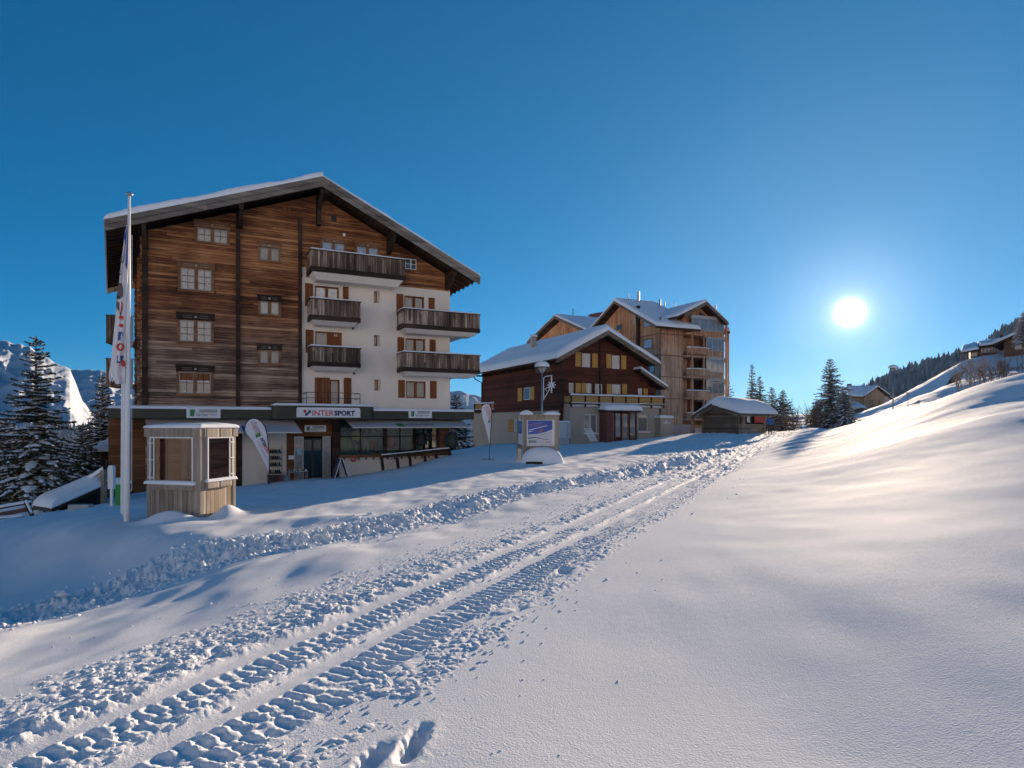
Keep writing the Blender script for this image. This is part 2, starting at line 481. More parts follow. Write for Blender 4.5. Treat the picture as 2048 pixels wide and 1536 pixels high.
def height(x, y, detail=True):
    shp = x.shape; x = x.ravel().astype(float); y = y.ravel().astype(float)
    r = np.hypot(x, y)
    z = base_h(np.clip(x, -45, 60), np.clip(y, -20, 110))
    k = sstep(60, 130, r); z = z * (1 - k) + far_h(x, y) * k
    # unseen snow slope behind the viewpoint, added to bounce sunlight onto the facades
    bk = sstep(10, 60, -y); z = z * (1 - bk) - 3 * bk + .40 * np.clip(-y - 16, 0, 330) * sstep(14, 40, -y)
    # soft drifts
    s, t = track_s(x, y); pd, pal = path_sd(x, y)
    smooth = sstep(.2, 1.6, np.abs(s + 3.4) - .9) * sstep(.2, 1.2, np.abs(pd) - .5)
    z += np.where(s > -2, .028, .05) * fbm(x * .45 + 3, y * .28, 3, 5) * smooth * sstep(2, 6, r)
    z += .03 * fbm(x * 1.1, y * .6, 2, 9) * smooth * (s < -4) 
    # long wind drifts on the right-hand field
    ww = sstep(9, 20, r) * sstep(0, 6, s)
    a = x * .94 - y * .34; b_ = x * .34 + y * .94
    z += ww * .26 * np.maximum(perlin(a * .09 + .7, b_ * .19 + 2.3, 21), -.25)
    z += ww * .05 * perlin(a * .22, b_ * .55, 23)
    # drift crests around the booth and on the terrace edge
    for (cx, cy, rx, ry, h) in ((-8.0, 14.75, .55, .3, .28), (-6.95, 15.45, .28, .45, .30), (-4.2, 14.3, 2.6, .5, .05)):
        z += h * np.exp(-((x - cx) / rx) ** 2 - ((y - cy) / ry) ** 2)
    if not detail: return z.reshape(shp)
    # ---- snowmobile tracks
    far_fade = 1 - sstep(26, 40, t)
    inz = (s > -5.6) & (s < -1.6) & (t > -3) & (r < 60)
    if inz.any():
        X, Y, Sx, T = x[inz], y[inz], s[inz], t[inz]
        wob = .05 * perlin(T * .9, Sx * .3, 3)
        q = Sx + wob
        def band(a, b, e=.03): return sstep(a - e, a + e, q) * (1 - sstep(b - e, b + e, q))
        dz = np.zeros_like(q)
        brk = .55 + .6 * perlin(T * 1.3, Sx * 2.2, 8)
        def ribs(a, b, per, amp, ph):
            w = band(a, b, .025); mid = (a + b) / 2
            half = (q > mid + .03 * perlin(T * 2.2, q * 0, 14)).astype(float)
            tt = T + .016 * perlin(T * 4, q * 7, 12) + .02 * perlin(T * .7, q, 13) + ph + half * per * .5 + (q - mid) * .10
            sq = np.sin(tt / per * 2 * np.pi); sq = np.sign(sq) * np.abs(sq) ** .8
            dens = np.clip(.9 + .9 * perlin(T * 1.9, q * 4.1, 31) + .3 * perlin(T * 7, q * 9, 32), .1, 1.6)
            gap = 1 - .3 * np.exp(-((q - mid) / .02) ** 2)
            rub = .0035 * fbm(X * 11, Y * 11, 3, 4) + .010 * lumps(X, Y, .04, 16, .5) * (perlin(T * 2, q * 4, 33) > .15) + .008 * perlin(T * 1.6, q * 3, 34)
            return w * (-.020 + amp * sq * dens * gap + rub)
        dz += ribs(-3.62, -3.28, .112, .0085, 0) + ribs(-3.0, -2.58, .112, .010, .05)
        dz += ribs(-4.47, -4.22, .125, .007, .02) * .6
        dz += band(-3.84, -3.65, .045) * -.03 + band(-3.19, -3.01, .045) * -.032
        near = 1 - sstep(5.5, 9, T); rut = 1 - .9 * np.maximum(band(-3.86, -3.63, .03), band(-3.20, -3.0, .03))
        cl = np.maximum(lumps(X, Y, .12, 3, .45) * .26, lumps(X, Y, .065, 5, .6) * .2)
        cl2 = lumps(X, Y, .045, 15, .7) * .22
        w1 = band(-4.18, -3.84, .06)
        dz += w1 * (.008 + .045 * cl + .03 * cl2 + .03 * fbm(X * 5, Y * 5, 5, 44, .6)) * brk
        dz += band(-3.29, -3.18, .035) * (.006 + .035 * np.maximum(cl, cl2))
        edge = band(-2.62, -2.35 + .25 * near.mean(), .08)
        dz += edge * (.05 * cl2 * (perlin(T * 2, q * 2, 6) > 0) + .04 * cl * (perlin(T * 1.1, q, 7) > .12))
        dz += near * band(-5.0, -4.1, .15) * (.05 * cl * (perlin(T * 1.5, q * 1.2, 17) > .05) + .03 * cl2 * (perlin(T * 2.5, q * 2.2, 18) > 0))
        dz += rut * near * band(-4.2, -2.5, .1) * (.02 * cl * (perlin(T * 1.5, q * 2.2, 19) > .1) + .010 * fbm(X * 6, Y * 6, 4, 40))
        z[inz] += dz * far_fade[inz]
    # ---- wide churned road further off
    wr = sstep(15, 26, t) * sstep(-6.6 - .06 * t, -5.2 - .06 * t, s) * (1 - sstep(-2.6, -1.9, s)) * (r < 110)
    inr = wr > .01
    if inr.any():
        X, Y = x[inr], y[inr]; Sx = s[inr]
        z[inr] += wr[inr] * (-.06 + .05 * fbm(Sx * 3.2, t[inr] * .22, 4, 60, .6) + .035 * fbm(X * 2.6, Y * 2.6, 4, 61, .65) + .02 * lumps(X, Y, .22, 62, .4))
    # low bank with ripples along the right edge of the far road
    rb = sstep(26, 34, t) * np.exp(-((s + .7) / 1.0) ** 2) * (r < 90)
    z += rb * (.16 + .06 * np.sin(t * 1.9 + 2 * perlin(s, t * .4, 71)))
    # ---- the trodden path with its bank of clods
    wp = .95 + .004 * pal
    inp = (np.abs(pd) < 3.2) & (r < 60)
    if inp.any():
        X, Y, D, A = x[inp], y[inp], pd[inp], pal[inp]
        W = wp[inp] * .62
        n1 = perlin(A * .8, D * .8, 80) * .25
        core = 1 - sstep(W * .8, W * 1.25, np.abs(D + n1))
        c1 = lumps(X, Y, .30, 81, .45); c2 = lumps(X, Y, .16, 82, .5); c3 = lumps(X, Y, .08, 83, .6)
        ledge = sstep(-.1, .12, -D - W * .15 + .3 * perlin(A * .5, 2 + 0 * A, 84))
        up = sstep(9, 20, A)
        fo = 1 - .7 * sstep(5, 14, A)
        dz = core * (-.14 + .08 * fbm(X * 1.6, Y * 1.6, 5, 85, .6) + fo * (.10 * c1 * (perlin(A * .6, D, 86) > .0) + .06 * c2 + .035 * c3))
        dz += core * ledge * (.10 + .10 * up)
        fr = np.exp(-((np.abs(D) - W * 1.2) / .35) ** 2)
        dz += fr * (.07 * c2 * (perlin(A * 1.2, D * 1.2, 87) > .05) + .05 * c3)
        z[inp] += dz
    # ---- footprints
    for (px, py, az, L, Wd, dp) in ((828,1481,8,.16,.045,.11),(735,1522,14,.16,.05,.10),(1130,1138,10,.14,.08,.06)):
        Y0 = 1.66 * FPX / (py - CY); X0 = (px - CX) / FPX * Y0
        ca, sa = math.cos(R(az)), math.sin(R(az))
        dx, dy = x - X0, y - Y0
        a_ = (dx * sa + dy * ca); b_ = (dx * ca - dy * sa)
        a_ = a_ + .02 * perlin(x * 14, y * 14, 90); b_ = b_ + .014 * perlin(x * 18, y * 18, 91); e = np.abs(a_ / L) ** 2.6 + np.abs(b_ / Wd) ** 2.6
        z -= dp * np.exp(-e) - .018 * np.exp(-((a_ / (L * 1.5)) ** 2 + (b_ / (Wd * 2.2)) ** 2)) * (np.exp(-e) < .3)
    return z.reshape(shp)
def gz(x, y):
    return float(height(np.array([float(x)]), np.array([float(y)]), False)[0])

M_SNOW = snow_mat('field_snow', 70, .9, big=9)
M_RSNOW = snow_mat('roof_snow', 30, .3)
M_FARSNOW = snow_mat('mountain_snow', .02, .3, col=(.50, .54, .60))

def grid_mesh(name, X, Y, Z, mat, kind='structure', smooth=True, wrap=False):
    n, m = X.shape
    me = bpy.data.meshes.new(name)
    co = np.stack([X, Y, Z], -1).reshape(-1, 3)
    i = np.arange(n * m).reshape(n, m)
    a, b, c, d = i[:-1, :-1], i[:-1, 1:], i[1:, 1:], i[1:, :-1]
    if wrap:
        j = np.concatenate([i, i[:, :1]], 1); a, b, c, d = j[:-1, :-1], j[:-1, 1:], j[1:, 1:], j[1:, :-1]
    f = np.stack([a, b, c, d], -1).reshape(-1, 4)
    me.vertices.add(len(co)); me.vertices.foreach_set('co', co.ravel())
    me.loops.add(f.size); me.loops.foreach_set('vertex_index', f.ravel().astype(np.int32))
    me.polygons.add(len(f)); me.polygons.foreach_set('loop_start', np.arange(0, f.size, 4, dtype=np.int32))
    me.polygons.foreach_set('loop_total', np.full(len(f), 4, dtype=np.int32))
    if smooth: me.polygons.foreach_set('use_smooth', np.ones(len(f), dtype=bool))
    me.materials.append(mat); me.update(); me.validate()
    o = bpy.data.objects.new(name, me); COL.objects.link(o)
    if kind: o['kind'] = kind
    return o

# one sheet: rings around the camera, fine where the photograph looks
DET = globals().get('DET', 1.0)
rr = [0.02, .5, 1.0, 1.5, 2.0]; r_ = 2.3
while r_ < 9000:
    rr.append(r_)
    st = max(.007, min(.00062 * r_ * r_, (.0042 if r_ < 24 else .0068) * r_)) / DET if r_ < 70 else r_ * .035
    r_ += st
aw = np.radians(np.concatenate([np.arange(-44, 44, .052 / DET), np.arange(44, 316, 3.0)]))
RR, AA = np.meshgrid(np.array(rr), aw, indexing='ij')
GX, GY = RR * np.sin(AA), RR * np.cos(AA)
GZ = height(GX, GY)
gnd = grid_mesh('snow_ground', GX, GY, GZ, M_SNOW, wrap=True)
print('ground verts', GX.size)
# faces wind so that normals point up
gnd.data.flip_normals()
# ------------------------------------------------------------ shared materials
AZ = 63.86
M_LOG = wood('weathered_siding', [(.18, (.05, .018, .010)), (.4, (.20, .072, .030)), (.62, (.44, .19, .075)), (.85, (.60, .32, .16))], board=.145, weather=(7.0, 9.6, [(.18, (.045, .028, .022)), (.4, (.18, .11, .075)), (.6, (.38, .25, .17)), (.82, (.60, .45, .33))]), contrast=.9, groove=.7, length=14, streak=1.6)
M_DKWOOD = wood('dark_beam', [(.2, (.022, .013, .009)), (.8, (.075, .045, .03))], board=.3, groove=.2)
M_FASCIA = wood('grey_fascia', [(.2, (.11, .095, .08)), (.8, (.30, .26, .22))], board=.24, groove=.3, streak=.8)
M_SOFFIT = wood('soffit_boards', [(.2, (.03, .017, .01)), (.8, (.11, .06, .035))], board=.14, groove=.5)
M_BALC = wood('balcony_boards', [(.18, (.03, .022, .018)), (.42, (.12, .08, .055)), (.62, (.24, .165, .115)), (.82, (.58, .46, .36))], board=.13, horiz=False, streak=1.5, groove=.6)
M_PLASTER = plain('white_plaster', (.84, .74, .63), .9, .06, 1.5, bump=.15)
M_PLINTH = plain('plinth_plaster', (.74, .67, .58), .9, .07, 1.2, bump=.2)
M_BRSHUT = wood('brown_shutter_boards', [(.2, (.14, .045, .016)), (.8, (.30, .11, .04))], board=.11, horiz=False, groove=.4)
M_WINWOOD = wood('window_wood', [(.2, (.16, .075, .035)), (.8, (.36, .19, .10))], board=.2, groove=.1)
M_GREYTRIM = plain('grey_window_trim', (.33, .29, .25), .6, .1, 4)
M_GREEN = plain('dark_green_fascia', (.034, .036, .022), .55, .15, 1.5)
M_BROWNPAN = wood('shop_panels', [(.2, (.12, .05, .02)), (.8, (.24, .105, .042))], board=.16, groove=.35)
M_CARPET = None
M_DARK = plain('dark_interior', (.02, .022, .02), .9)
M_BLACK = plain('black_metal', (.015, .016, .018), .5)
M_WHITE = plain('white_paint', (.78, .78, .78), .45, .04, 2)
M_AWN = plain('awning_cloth', (.50, .48, .50), .9, .06, 1.2)
M_STEEL = plain('steel', (.35, .36, .38), .35, .1, 5, metal=.8)
M_INKBLUE = plain('navy_ink', (.02, .035, .12), .5, .02)
M_INKRED = plain('red_ink', (.62, .05, .03), .5, .02)
M_INKGREEN = plain('green_ink', (.03, .22, .07), .5, .05)
M_INKGREY = plain('grey_ink', (.28, .29, .30), .5, .05)
M_INKBROWN = plain('brown_ink', (.10, .07, .07), .5, .05)
M_BLUEINK = plain('blue_ink', (.02, .06, .30), .5, .05)
def glass_pane(name, col, rough=.04, var=.25, scale=2.0):
    m, nt, b = new_mat(name)
    tc = node(nt, 'ShaderNodeTexCoord')
    nz = node(nt, 'ShaderNodeTexNoise', Scale=scale, Detail=3.0); nt.links.new(tc.outputs['Object'], nz.inputs['Vector'])
    c = ramp(nt, nz.outputs[0], [(.35, [x * (1 - var) for x in col]), (.65, [min(1, x * (1 + var)) for x in col])])
    nt.links.new(c, b.inputs['Base Color'])
    b.inputs['Roughness'].default_value = .5
    b.inputs['Coat Weight'].default_value = 1.0
    b.inputs['Coat Roughness'].default_value = rough
    b.inputs['Coat IOR'].default_value = 1.9
    return m
G_DARK = glass_pane('dark_window_glass', (.035, .045, .05))
G_CURT = glass_pane('curtained_window_glass', (.21, .20, .19), var=.2, scale=7)
G_LIGHT = glass_pane('pale_window_glass', (.42, .45, .50), var=.2, scale=5)
def clear_glass():
    m, nt, b = new_mat('shop_glass')
    for n in list(nt.nodes):
        if n.type != 'OUTPUT_MATERIAL': nt.nodes.remove(n)
    out = [n for n in nt.nodes if n.type == 'OUTPUT_MATERIAL'][0]
    t = node(nt, 'ShaderNodeBsdfTransparent'); t.inputs[0].default_value = (.80, .88, .82, 1)
    g = node(nt, 'ShaderNodeBsdfGlossy'); g.inputs['Roughness'].default_value = .03
    fr = node(nt, 'ShaderNodeFresnel', IOR=1.6); mx = node(nt, 'ShaderNodeMixShader')
    nt.links.new(fr.outputs[0], mx.inputs[0]); nt.links.new(t.outputs[0], mx.inputs[1]); nt.links.new(g.outputs[0], mx.inputs[2])
    nt.links.new(mx.outputs[0], out.inputs[0])
    return m
G_CLEAR = clear_glass()

# ------------------------------------------------------------ shared builders
def bilerp(q, a, b):
    return q[0] * (1 - a) * (1 - b) + q[1] * a * (1 - b) + q[2] * a * b + q[3] * (1 - a) * b
def snow_slab(name, q, th, parent, nu=24, nv=24, rad=.35, over=.06, seed=1, amp=.06, mat=None, bulge=0, smooth_edges=(1, 1, 1, 1)):
    """snow lying on the quad q (4 points ccw): rounded edges, uneven top, closed below"""
    q = [Vector(p) for p in q]
    ctr = sum(q, Vector()) / 4
    q = [p + (p - ctr).normalized() * over for p in q]
    L1, L2 = (q[1] - q[0]).length, (q[3] - q[0]).length
    mb = MB()
    def edge(i, n):  # finer at the borders
        t = i / n; return .5 - .5 * math.cos(math.pi * t) if n > 3 else t
    for j in range(nv + 1):
        for i in range(nu + 1):
            a, b = edge(i, nu), edge(j, nv)
            p = bilerp(q, a, b)
            ds = []
            if smooth_edges[0]: ds.append(b * L2)
            if smooth_edges[2]: ds.append((1 - b) * L2)
            if smooth_edges[3]: ds.append(a * L1)
            if smooth_edges[1]: ds.append((1 - a) * L1)
            e = min(ds) if ds else rad
            k = min(e / rad, 1.0); prof = math.sqrt(max(0, 1 - (1 - k) ** 2))
            nz = mnoise.noise(p * .5 + Vector((seed * 7.1, 0, 0))) * amp * 2 + mnoise.noise(p * 1.6 + Vector((0, seed * 3.3, 0))) * amp
            bz = bulge * math.sin(math.pi * a) * math.sin(math.pi * b)
            mb.v.append((p.x, p.y, p.z + .004 + (th + nz + bz) * (.12 + .88 * prof)))
    n = nu + 1
    for j in range(nv):
        for i in range(nu):
            mb.f.append((j * n + i, j * n + i + 1, (j + 1) * n + i + 1, (j + 1) * n + i)); mb.m.append(0)
    top = len(mb.v)
    ring = [i for i in range(n)] + [j * n + nu for j in range(1, nv + 1)] + [nv * n + i for i in range(nu - 1, -1, -1)] + [j * n for j in range(nv - 1, 0, -1)]
    for r_i in ring:
        i, j = r_i % n, r_i // n
        p = bilerp(q, edge(i, nu), edge(j, nv)); mb.v.append((p.x, p.y, p.z - .012))
    m = len(ring)
    for k in range(m):
        k2 = (k + 1) % m
        mb.f.append((ring[k2], ring[k], top + k, top + k2)); mb.m.append(0)
    mb.f.append(tuple(top + k for k in range(m - 1, -1, -1))); mb.m.append(0)
    return mb.build(name, mat or M_RSNOW, parent, smooth=True)

def roof_plate(name, q, th, mat, parent):
    """solid plate: q = upper surface quad, th = thickness downwards"""
    mb = MB(); q = [Vector(p) for p in q]; d = Vector((0, 0, -th))
    mb.hexa([q[0] + d, q[1] + d, q[2] + d, q[3] + d, q[0], q[1], q[2], q[3]])
    return mb.build(name, mat, parent)

def wall_holes(F, name, u0, u1, z0, z1, holes, mat, parent, d=0.0, reveal=.18, thick=.3):
    """front wall sheet with real openings and reveals"""
    us = sorted(set([u0, u1] + [h[0] for h in holes] + [h[1] for h in holes])); us = [u for u in us if u0 <= u <= u1]
    zs = sorted(set([z0, z1] + [h[2] for h in holes] + [h[3] for h in holes])); zs = [z for z in zs if z0 <= z <= z1]
    mb = MB()
    for a, b in zip(us[:-1], us[1:]):
        for c, e in zip(zs[:-1], zs[1:]):
            um, zm = (a + b) / 2, (c + e) / 2
            if any(h[0] < um < h[1] and h[2] < zm < h[3] for h in holes): continue
            mb.poly([F.P(a, d, c), F.P(b, d, c), F.P(b, d, e), F.P(a, d, e)])
    for h in holes:
        a, b, c, e = h[:4]; r = reveal
        mb.poly([F.P(a, d, c), F.P(a, d + r, c), F.P(a, d + r, e), F.P(a, d, e)][::-1])
        mb.poly([F.P(b, d, c), F.P(b, d + r, c), F.P(b, d + r, e), F.P(b, d, e)])
        mb.poly([F.P(a, d, e), F.P(b, d, e), F.P(b, d + r, e), F.P(a, d + r, e)][::-1])
        mb.poly([F.P(a, d, c), F.P(b, d, c), F.P(b, d + r, c), F.P(a, d + r, c)])
        # back of the opening
        mb.poly([F.P(a, d + r, c), F.P(b, d + r, c), F.P(b, d + r, e), F.P(a, d + r, e)])
    # outer returns
    mb.poly([F.P(u0, d, z0), F.P(u0, d, z1), F.P(u0, d + thick, z1), F.P(u0, d + thick, z0)])
    mb.poly([F.P(u1, d, z0), F.P(u1, d + thick, z0), F.P(u1, d + thick, z1), F.P(u1, d, z1)])
    mb.poly([F.P(u0, d, z1), F.P(u1, d, z1), F.P(u1, d + thick, z1), F.P(u0, d + thick, z1)])
    return mb.build(name, mat, parent)

def window(F, r, d, parent, frame_mat, glass, leaves=2, cols=1, rows=1, fr=.06, depth=.07, mull=.07, bar=.02, bar_mat=None, outer=None, label=None):
    """framed window whose pane faces out; r = (u0,u1,z0,z1)"""
    u0, u1, z0, z1 = r
    mb = MB(); b = F.box
    b(mb, u0, u1, d - depth, d, z0, z0 + fr); b(mb, u0, u1, d - depth, d, z1 - fr, z1)
    b(mb, u0, u0 + fr, d - depth, d, z0 + fr, z1 - fr); b(mb, u1 - fr, u1, d - depth, d, z0 + fr, z1 - fr)
    w = (u1 - u0 - 2 * fr - mull * (leaves - 1)) / leaves
    for i in range(1, leaves):
        x = u0 + fr + i * w + (i - 1) * mull
        b(mb, x, x + mull, d - depth * .9, d, z0 + fr, z1 - fr)
    o = mb.build('window', frame_mat, parent)
    if label: o['label'] = label
    pb = MB(); F.box(pb, u0 + fr * .5, u1 - fr * .5, d - .022, d - .003, z0 + fr * .5, z1 - fr * .5)
    pb.build('pane', glass, o)
    if cols * rows > 1:
        gb = MB()
        for i in range(leaves):
            x0 = u0 + fr + i * (w + mull)
            for c in range(1, cols):
                x = x0 + w * c / cols; b(gb, x - bar / 2, x + bar / 2, d - .045, d - .024, z0 + fr, z1 - fr)
            for c in range(1, rows):
                z = z0 + fr + (z1 - z0 - 2 * fr) * c / rows; b(gb, x0, x0 + w, d - .043, d - .0245, z - bar / 2, z + bar / 2)
        gb.build('glazing_bar', bar_mat or M_GREYTRIM, o)
    return o

def shutter(F, r, d, parent, mat, label=None, rails=True):
    u0, u1, z0, z1 = r
    mb = MB(); F.box(mb, u0, u1, d - .04, d - .004, z0, z1)
    if rails:
        for k in (.12, .5, .86):
            z = z0 + (z1 - z0) * k; F.box(mb, u0 + .03, u1 - .03, d - .058, d - .041, z, z + .07)
    o = mb.build('shutter', mat, parent)
    if label: o['label'] = label
    return o

FONT = bpy.data.fonts.load('<builtin>') if '<builtin>' in bpy.data.fonts else None
def text_mesh(name, txt, F, u0, z0, d, height, mat, parent, width=None, bold=0.0, ext=.008, shear=0, rot=0):
    """flat lettering on the wall plane F: lower left corner at u0,z0"""
    cu = bpy.data.curves.new(name, 'FONT'); cu.body = txt; cu.size = 1.0; cu.extrude = 0; cu.offset = bold; cu.shear = shear; cu.resolution_u = 3
    ob = bpy.data.objects.new(name + '_src', cu); COL.objects.link(ob)
    bpy.context.view_layer.update()
    dg = bpy.context.evaluated_depsgraph_get()
    me = bpy.data.meshes.new_from_object(ob.evaluated_get(dg))
    bpy.data.objects.remove(ob); bpy.data.curves.remove(cu)
    n = len(me.vertices); co = np.empty(n * 3); me.vertices.foreach_get('co', co); co = co.reshape(-1, 3)
    mn, mx = co.min(0), co.max(0)
    sc = height / max(mx[1] - mn[1], 1e-6); sx = sc if width is None else width / (mx[0] - mn[0])
    x = (co[:, 0] - mn[0]) * sx; y = (co[:, 1] - mn[1]) * sc
    if rot:
        c, s_ = math.cos(rot), math.sin(rot); x, y = x * c - y * s_, x * s_ + y * c
    mb = MB()
    faces = [tuple(p.vertices) for p in me.polygons]
    front = [F.P(u0 + a, d - ext, z0 + b) for a, b in zip(x, y)]
    mb.v = [tuple(p) for p in front]; mb.f = faces; mb.m = [0] * len(faces)
    bpy.data.meshes.remove(me)
    return mb.build(name, mat, parent)

def strip(F, mb, u0, u1, d, z0, z1, e=.006):
    F.box(mb, u0, u1, d - e, d, z0, z1)

def balcony(F, parent, uL, uR, dF, zT, zB, slab_mat, snow=True, thin=.10, wall_d=0.0, lean=.0, holes=False, label=None):
    """box balcony: boarded rail on three sides with cut-out bottoms, beam, slab, handrail with snow"""
    mb = MB(); t = .045
    bz = zB + (zT - zB) * .26
    w = .155
    n = max(1, int((uR - uL) / w)); w = (uR - uL) / n
    rnd = random.Random(int(uL * 10 + zT * 7))
    for i in range(n):
        a = uL + i * w
        dd = dF + rnd.uniform(-.008, .008)
        F.box(mb, a + .006, a + w - .006, dd, dd + t, bz, zT - .05)
        # scalloped lower tip
        p = [F.P(a + .006, dd, bz), F.P(a + w * .3, dd, bz - .07), F.P(a + w * .7, dd, bz - .07), F.P(a + w - .006, dd, bz)]
        mb.prism(p[::-1], F.D * t)
    m = max(1, int((wall_d - dF) / w)); wd = (wall_d - dF - .05) / m
    for i in range(m):
        a = dF + .05 + i * wd
        for uu in (uL, uR - t): F.box(mb, uu, uu + t, a + .006, a + wd - .006, bz, zT - .05)
    o = mb.build('balcony', M_BALC, parent)
    if label: o['label'] = label
    hb = MB(); F.box(hb, uL - .04, uR + .04, dF - .05, dF + .12, zT - .05, zT)
    for uu in (uL - .04, uR - .08): F.box(hb, uu, uu + .12, dF + .121, wall_d, zT - .05, zT)
    F.box(hb, uL - .01, uR + .01, dF - .012, dF + .10, zB, bz - .05)
    for uu in (uL - .01, uR - .09): F.box(hb, uu, uu + .10, dF + .101, wall_d, zB, bz - .05)
    hb.build('balcony_rail', M_DKWOOD, o)
    sb = MB()
    F.box(sb, uL + .10, uR - .10, dF + .11, wall_d, zB - .02, zB + .16)
    # sloped plaster soffit below the rim
    sb.hexa([F.P(uL + .35, dF + .45, zB - thin), F.P(uR - .35, dF + .45, zB - thin), F.P(uR - .35, wall_d, zB - thin), F.P(uL + .35, wall_d, zB - thin),
             F.P(uL + .10, dF + .11, zB - .021), F.P(uR - .10, dF + .11, zB - .021), F.P(uR - .10, wall_d, zB - .021), F.P(uL + .10, wall_d, zB - .021)])
    sb.build('balcony_slab', slab_mat, o)
    if snow:
        snow_slab('rail_snow', [F.P(uL - .03, dF - .04, zT), F.P(uR + .03, dF - .04, zT), F.P(uR + .03, dF + .12, zT), F.P(uL - .03, dF + .12, zT)], .075, o, 40, 4, .08, 0, int(zT * 9), .012)
        snow_slab('rail_snow', [F.P(uL - .03, dF + .13, zT), F.P(uL + .09, dF + .13, zT), F.P(uL + .09, wall_d - .02, zT), F.P(uL - .03, wall_d - .02, zT)], .07, o, 4, 12, .08, 0, int(zT * 5), .012)
    return o
# ============================================================ BUILDING 1: the big timber and plaster house with the shop
F1 = Frame(PX(290, 850, 31.8), AZ)
H1 = empty('apartment_house', F1.P(0, 0, -3.4), 'largest house, weathered boards and white plaster under one wide gable, sports shop below', 'house')
W1 = F1.u(900)                      # right corner
uS = F1.u(603)                      # where plaster starts
_, zPl = F1.uz(800, 573)            # top of plaster on the right
zC0, zC1 = .33, .80                 # canopy fascia
# roof geometry from the verge line (1.6 m in front of the wall)
dV = -1.6
ueL, zeL = F1.uz(209, 440, dV); upk, zpk = F1.uz(645, 354, dV); ueR, zeR = F1.uz(960, 553, dV)
DEEP = 16.0
sl = Vector(((222 - CX) / FPX, 1, 0)).normalized()     # splayed left wall direction
dl = sl.dot(F1.D); ul = sl.dot(F1.U)
def leftback(u, d, z, depth): return F1.P(u + ul / dl * (depth), d + depth, z)
slopeL = (zpk - zeL) / (upk - ueL); slopeR = (zpk - zeR) / (ueR - upk)
print('B1: W', W1, 'roof', ueL, zeL, upk, zpk, ueR, zeR, slopeL, slopeR)
def roofz(u): return zpk - (upk - u) * slopeL if u < upk else zpk - (u - upk) * slopeR
RT = .42
# wood wall, gable shaped
mb = MB()
zt = lambda u: roofz(u) - RT - .02
mb.prism([F1.P(0, 0, zC0 - .2), F1.P(uS, 0, zC0 - .2), F1.P(uS, 0, zPl + .55), F1.P(F1.u(612), 0, zPl + .55), F1.P(F1.u(612), 0, zPl), F1.P(W1, 0, zPl), F1.P(W1, 0, zt(W1)), F1.P(upk, 0, zt(upk)), F1.P(0, 0, zt(0))][::-1], F1.D * .3)
wall_w = mb.build('wall', M_LOG, H1)
# side and back walls
mb = MB()
A0, A1 = F1.P(0, .301, 0), leftback(0, 0, 0, DEEP)
def side(mb, a, b, za, zb, zlo, t=.3):
    n = Vector((-(b - a).y, (b - a).x, 0)).normalized() * -t
    mb.hexa([Vector((a.x, a.y, zlo)), Vector((b.x, b.y, zlo)), Vector((b.x, b.y, zlo)) + n, Vector((a.x, a.y, zlo)) + n,
             Vector((a.x, a.y, za)), Vector((b.x, b.y, zb)), Vector((b.x, b.y, zb)) + n, Vector((a.x, a.y, za)) + n])
side(mb, A0, A1, zt(0), zt(0), -5)
side_l = mb.build('side_wall', M_LOG, H1)
mb = MB()
F1.box(mb, W1 - .3, W1, .301, DEEP, -3.2, zPl); F1.box(mb, W1 - .3, W1, .301, DEEP, zPl, zt(W1))
mb.build('side_wall', M_PLASTER, H1)
mb = MB()
B0, B1_ = leftback(0, 0, 0, DEEP), F1.P(W1, DEEP, 0)
mb.poly([Vector((B0.x, B0.y, -6)), Vector((B1_.x, B1_.y, -4)), Vector((B1_.x, B1_.y, zt(W1))), F1.P(upk, DEEP, zt(upk)), Vector((B0.x, B0.y, zt(0)))])
mb.build('back_wall', M_LOG, H1)
# log ends on the left corner and vertical dark posts
mb = MB()
for px, w, zb, ztop in ((290, .24, zC0, None), (476, .2, zC0, None), (600, .17, zC0, None)):
    u = F1.u(px)
    F1.box(mb, u - w / 2, u + w / 2, -.16, -.002, zb, zt(u) - .05 if px != 600 else F1.uz(598, 440)[1]); mb.cut()
mb.build_each('facade_post', M_DKWOOD, H1)
mb = MB()
for k in range(3):
    for i in range(62):
        z = zC1 + .1 + i * .145
        if z > zt(0) - .3: break
        dd = .5 + k * 4.6
        p = leftback(0, 0, 0, dd)
        F1.box(mb, p_u := (p - F1.O).dot(F1.U) - .17 - .02 * ((i * 7 + k) % 3), p_u + .17, (p - F1.O).dot(F1.D) - .07, (p - F1.O).dot(F1.D) + .07, z, z + .148)
    mb.cut()
mb.build_each('log_corner', M_LOG, H1)
# plaster wall with openings
def r1(*a, d=0.0): return F1.rect(*a, d=d)
W_ = [  # window rect px, kind
    dict(r=(629.5, 678, 570.5, 600), sh=((610, 626, 566, 612), (686, 697, 573, 612))),
    dict(r=(808.8, 848.5, 590.8, 624), sh=((792.7, 806.6, 587.5, 632), (857, 869, 595, 636))),
    dict(r=(630.5, 684, 662, 699), sh=((611, 627, 659, 705),)),
    dict(r=(811, 850.7, 676, 710), sh=((794.8, 808, 674, 716), (859, 871, 679, 718))),
    dict(r=(659.8, 679.5, 759, 812), sh=((687.4, 702.5, 755.7, 811), (629.4, 645.5, 754.7, 811), (646.5, 659.3, 755, 811))),
    dict(r=(812, 851.7, 762, 796), sh=((796.5, 809.4, 760, 795.5), (860, 873, 762, 797)))]
slits = [(747.5, 759, 582, 605.5), (748, 759.5, 670, 692), (749, 761, 759, 781)]
holes = [r1(*w['r']) for w in W_] + [r1(*s) for s in slits]
wall_holes(F1, 'plaster_wall', uS, W1, zC1 - .4, zPl, holes, M_PLASTER, H1, d=0.0, reveal=.2, thick=.3)
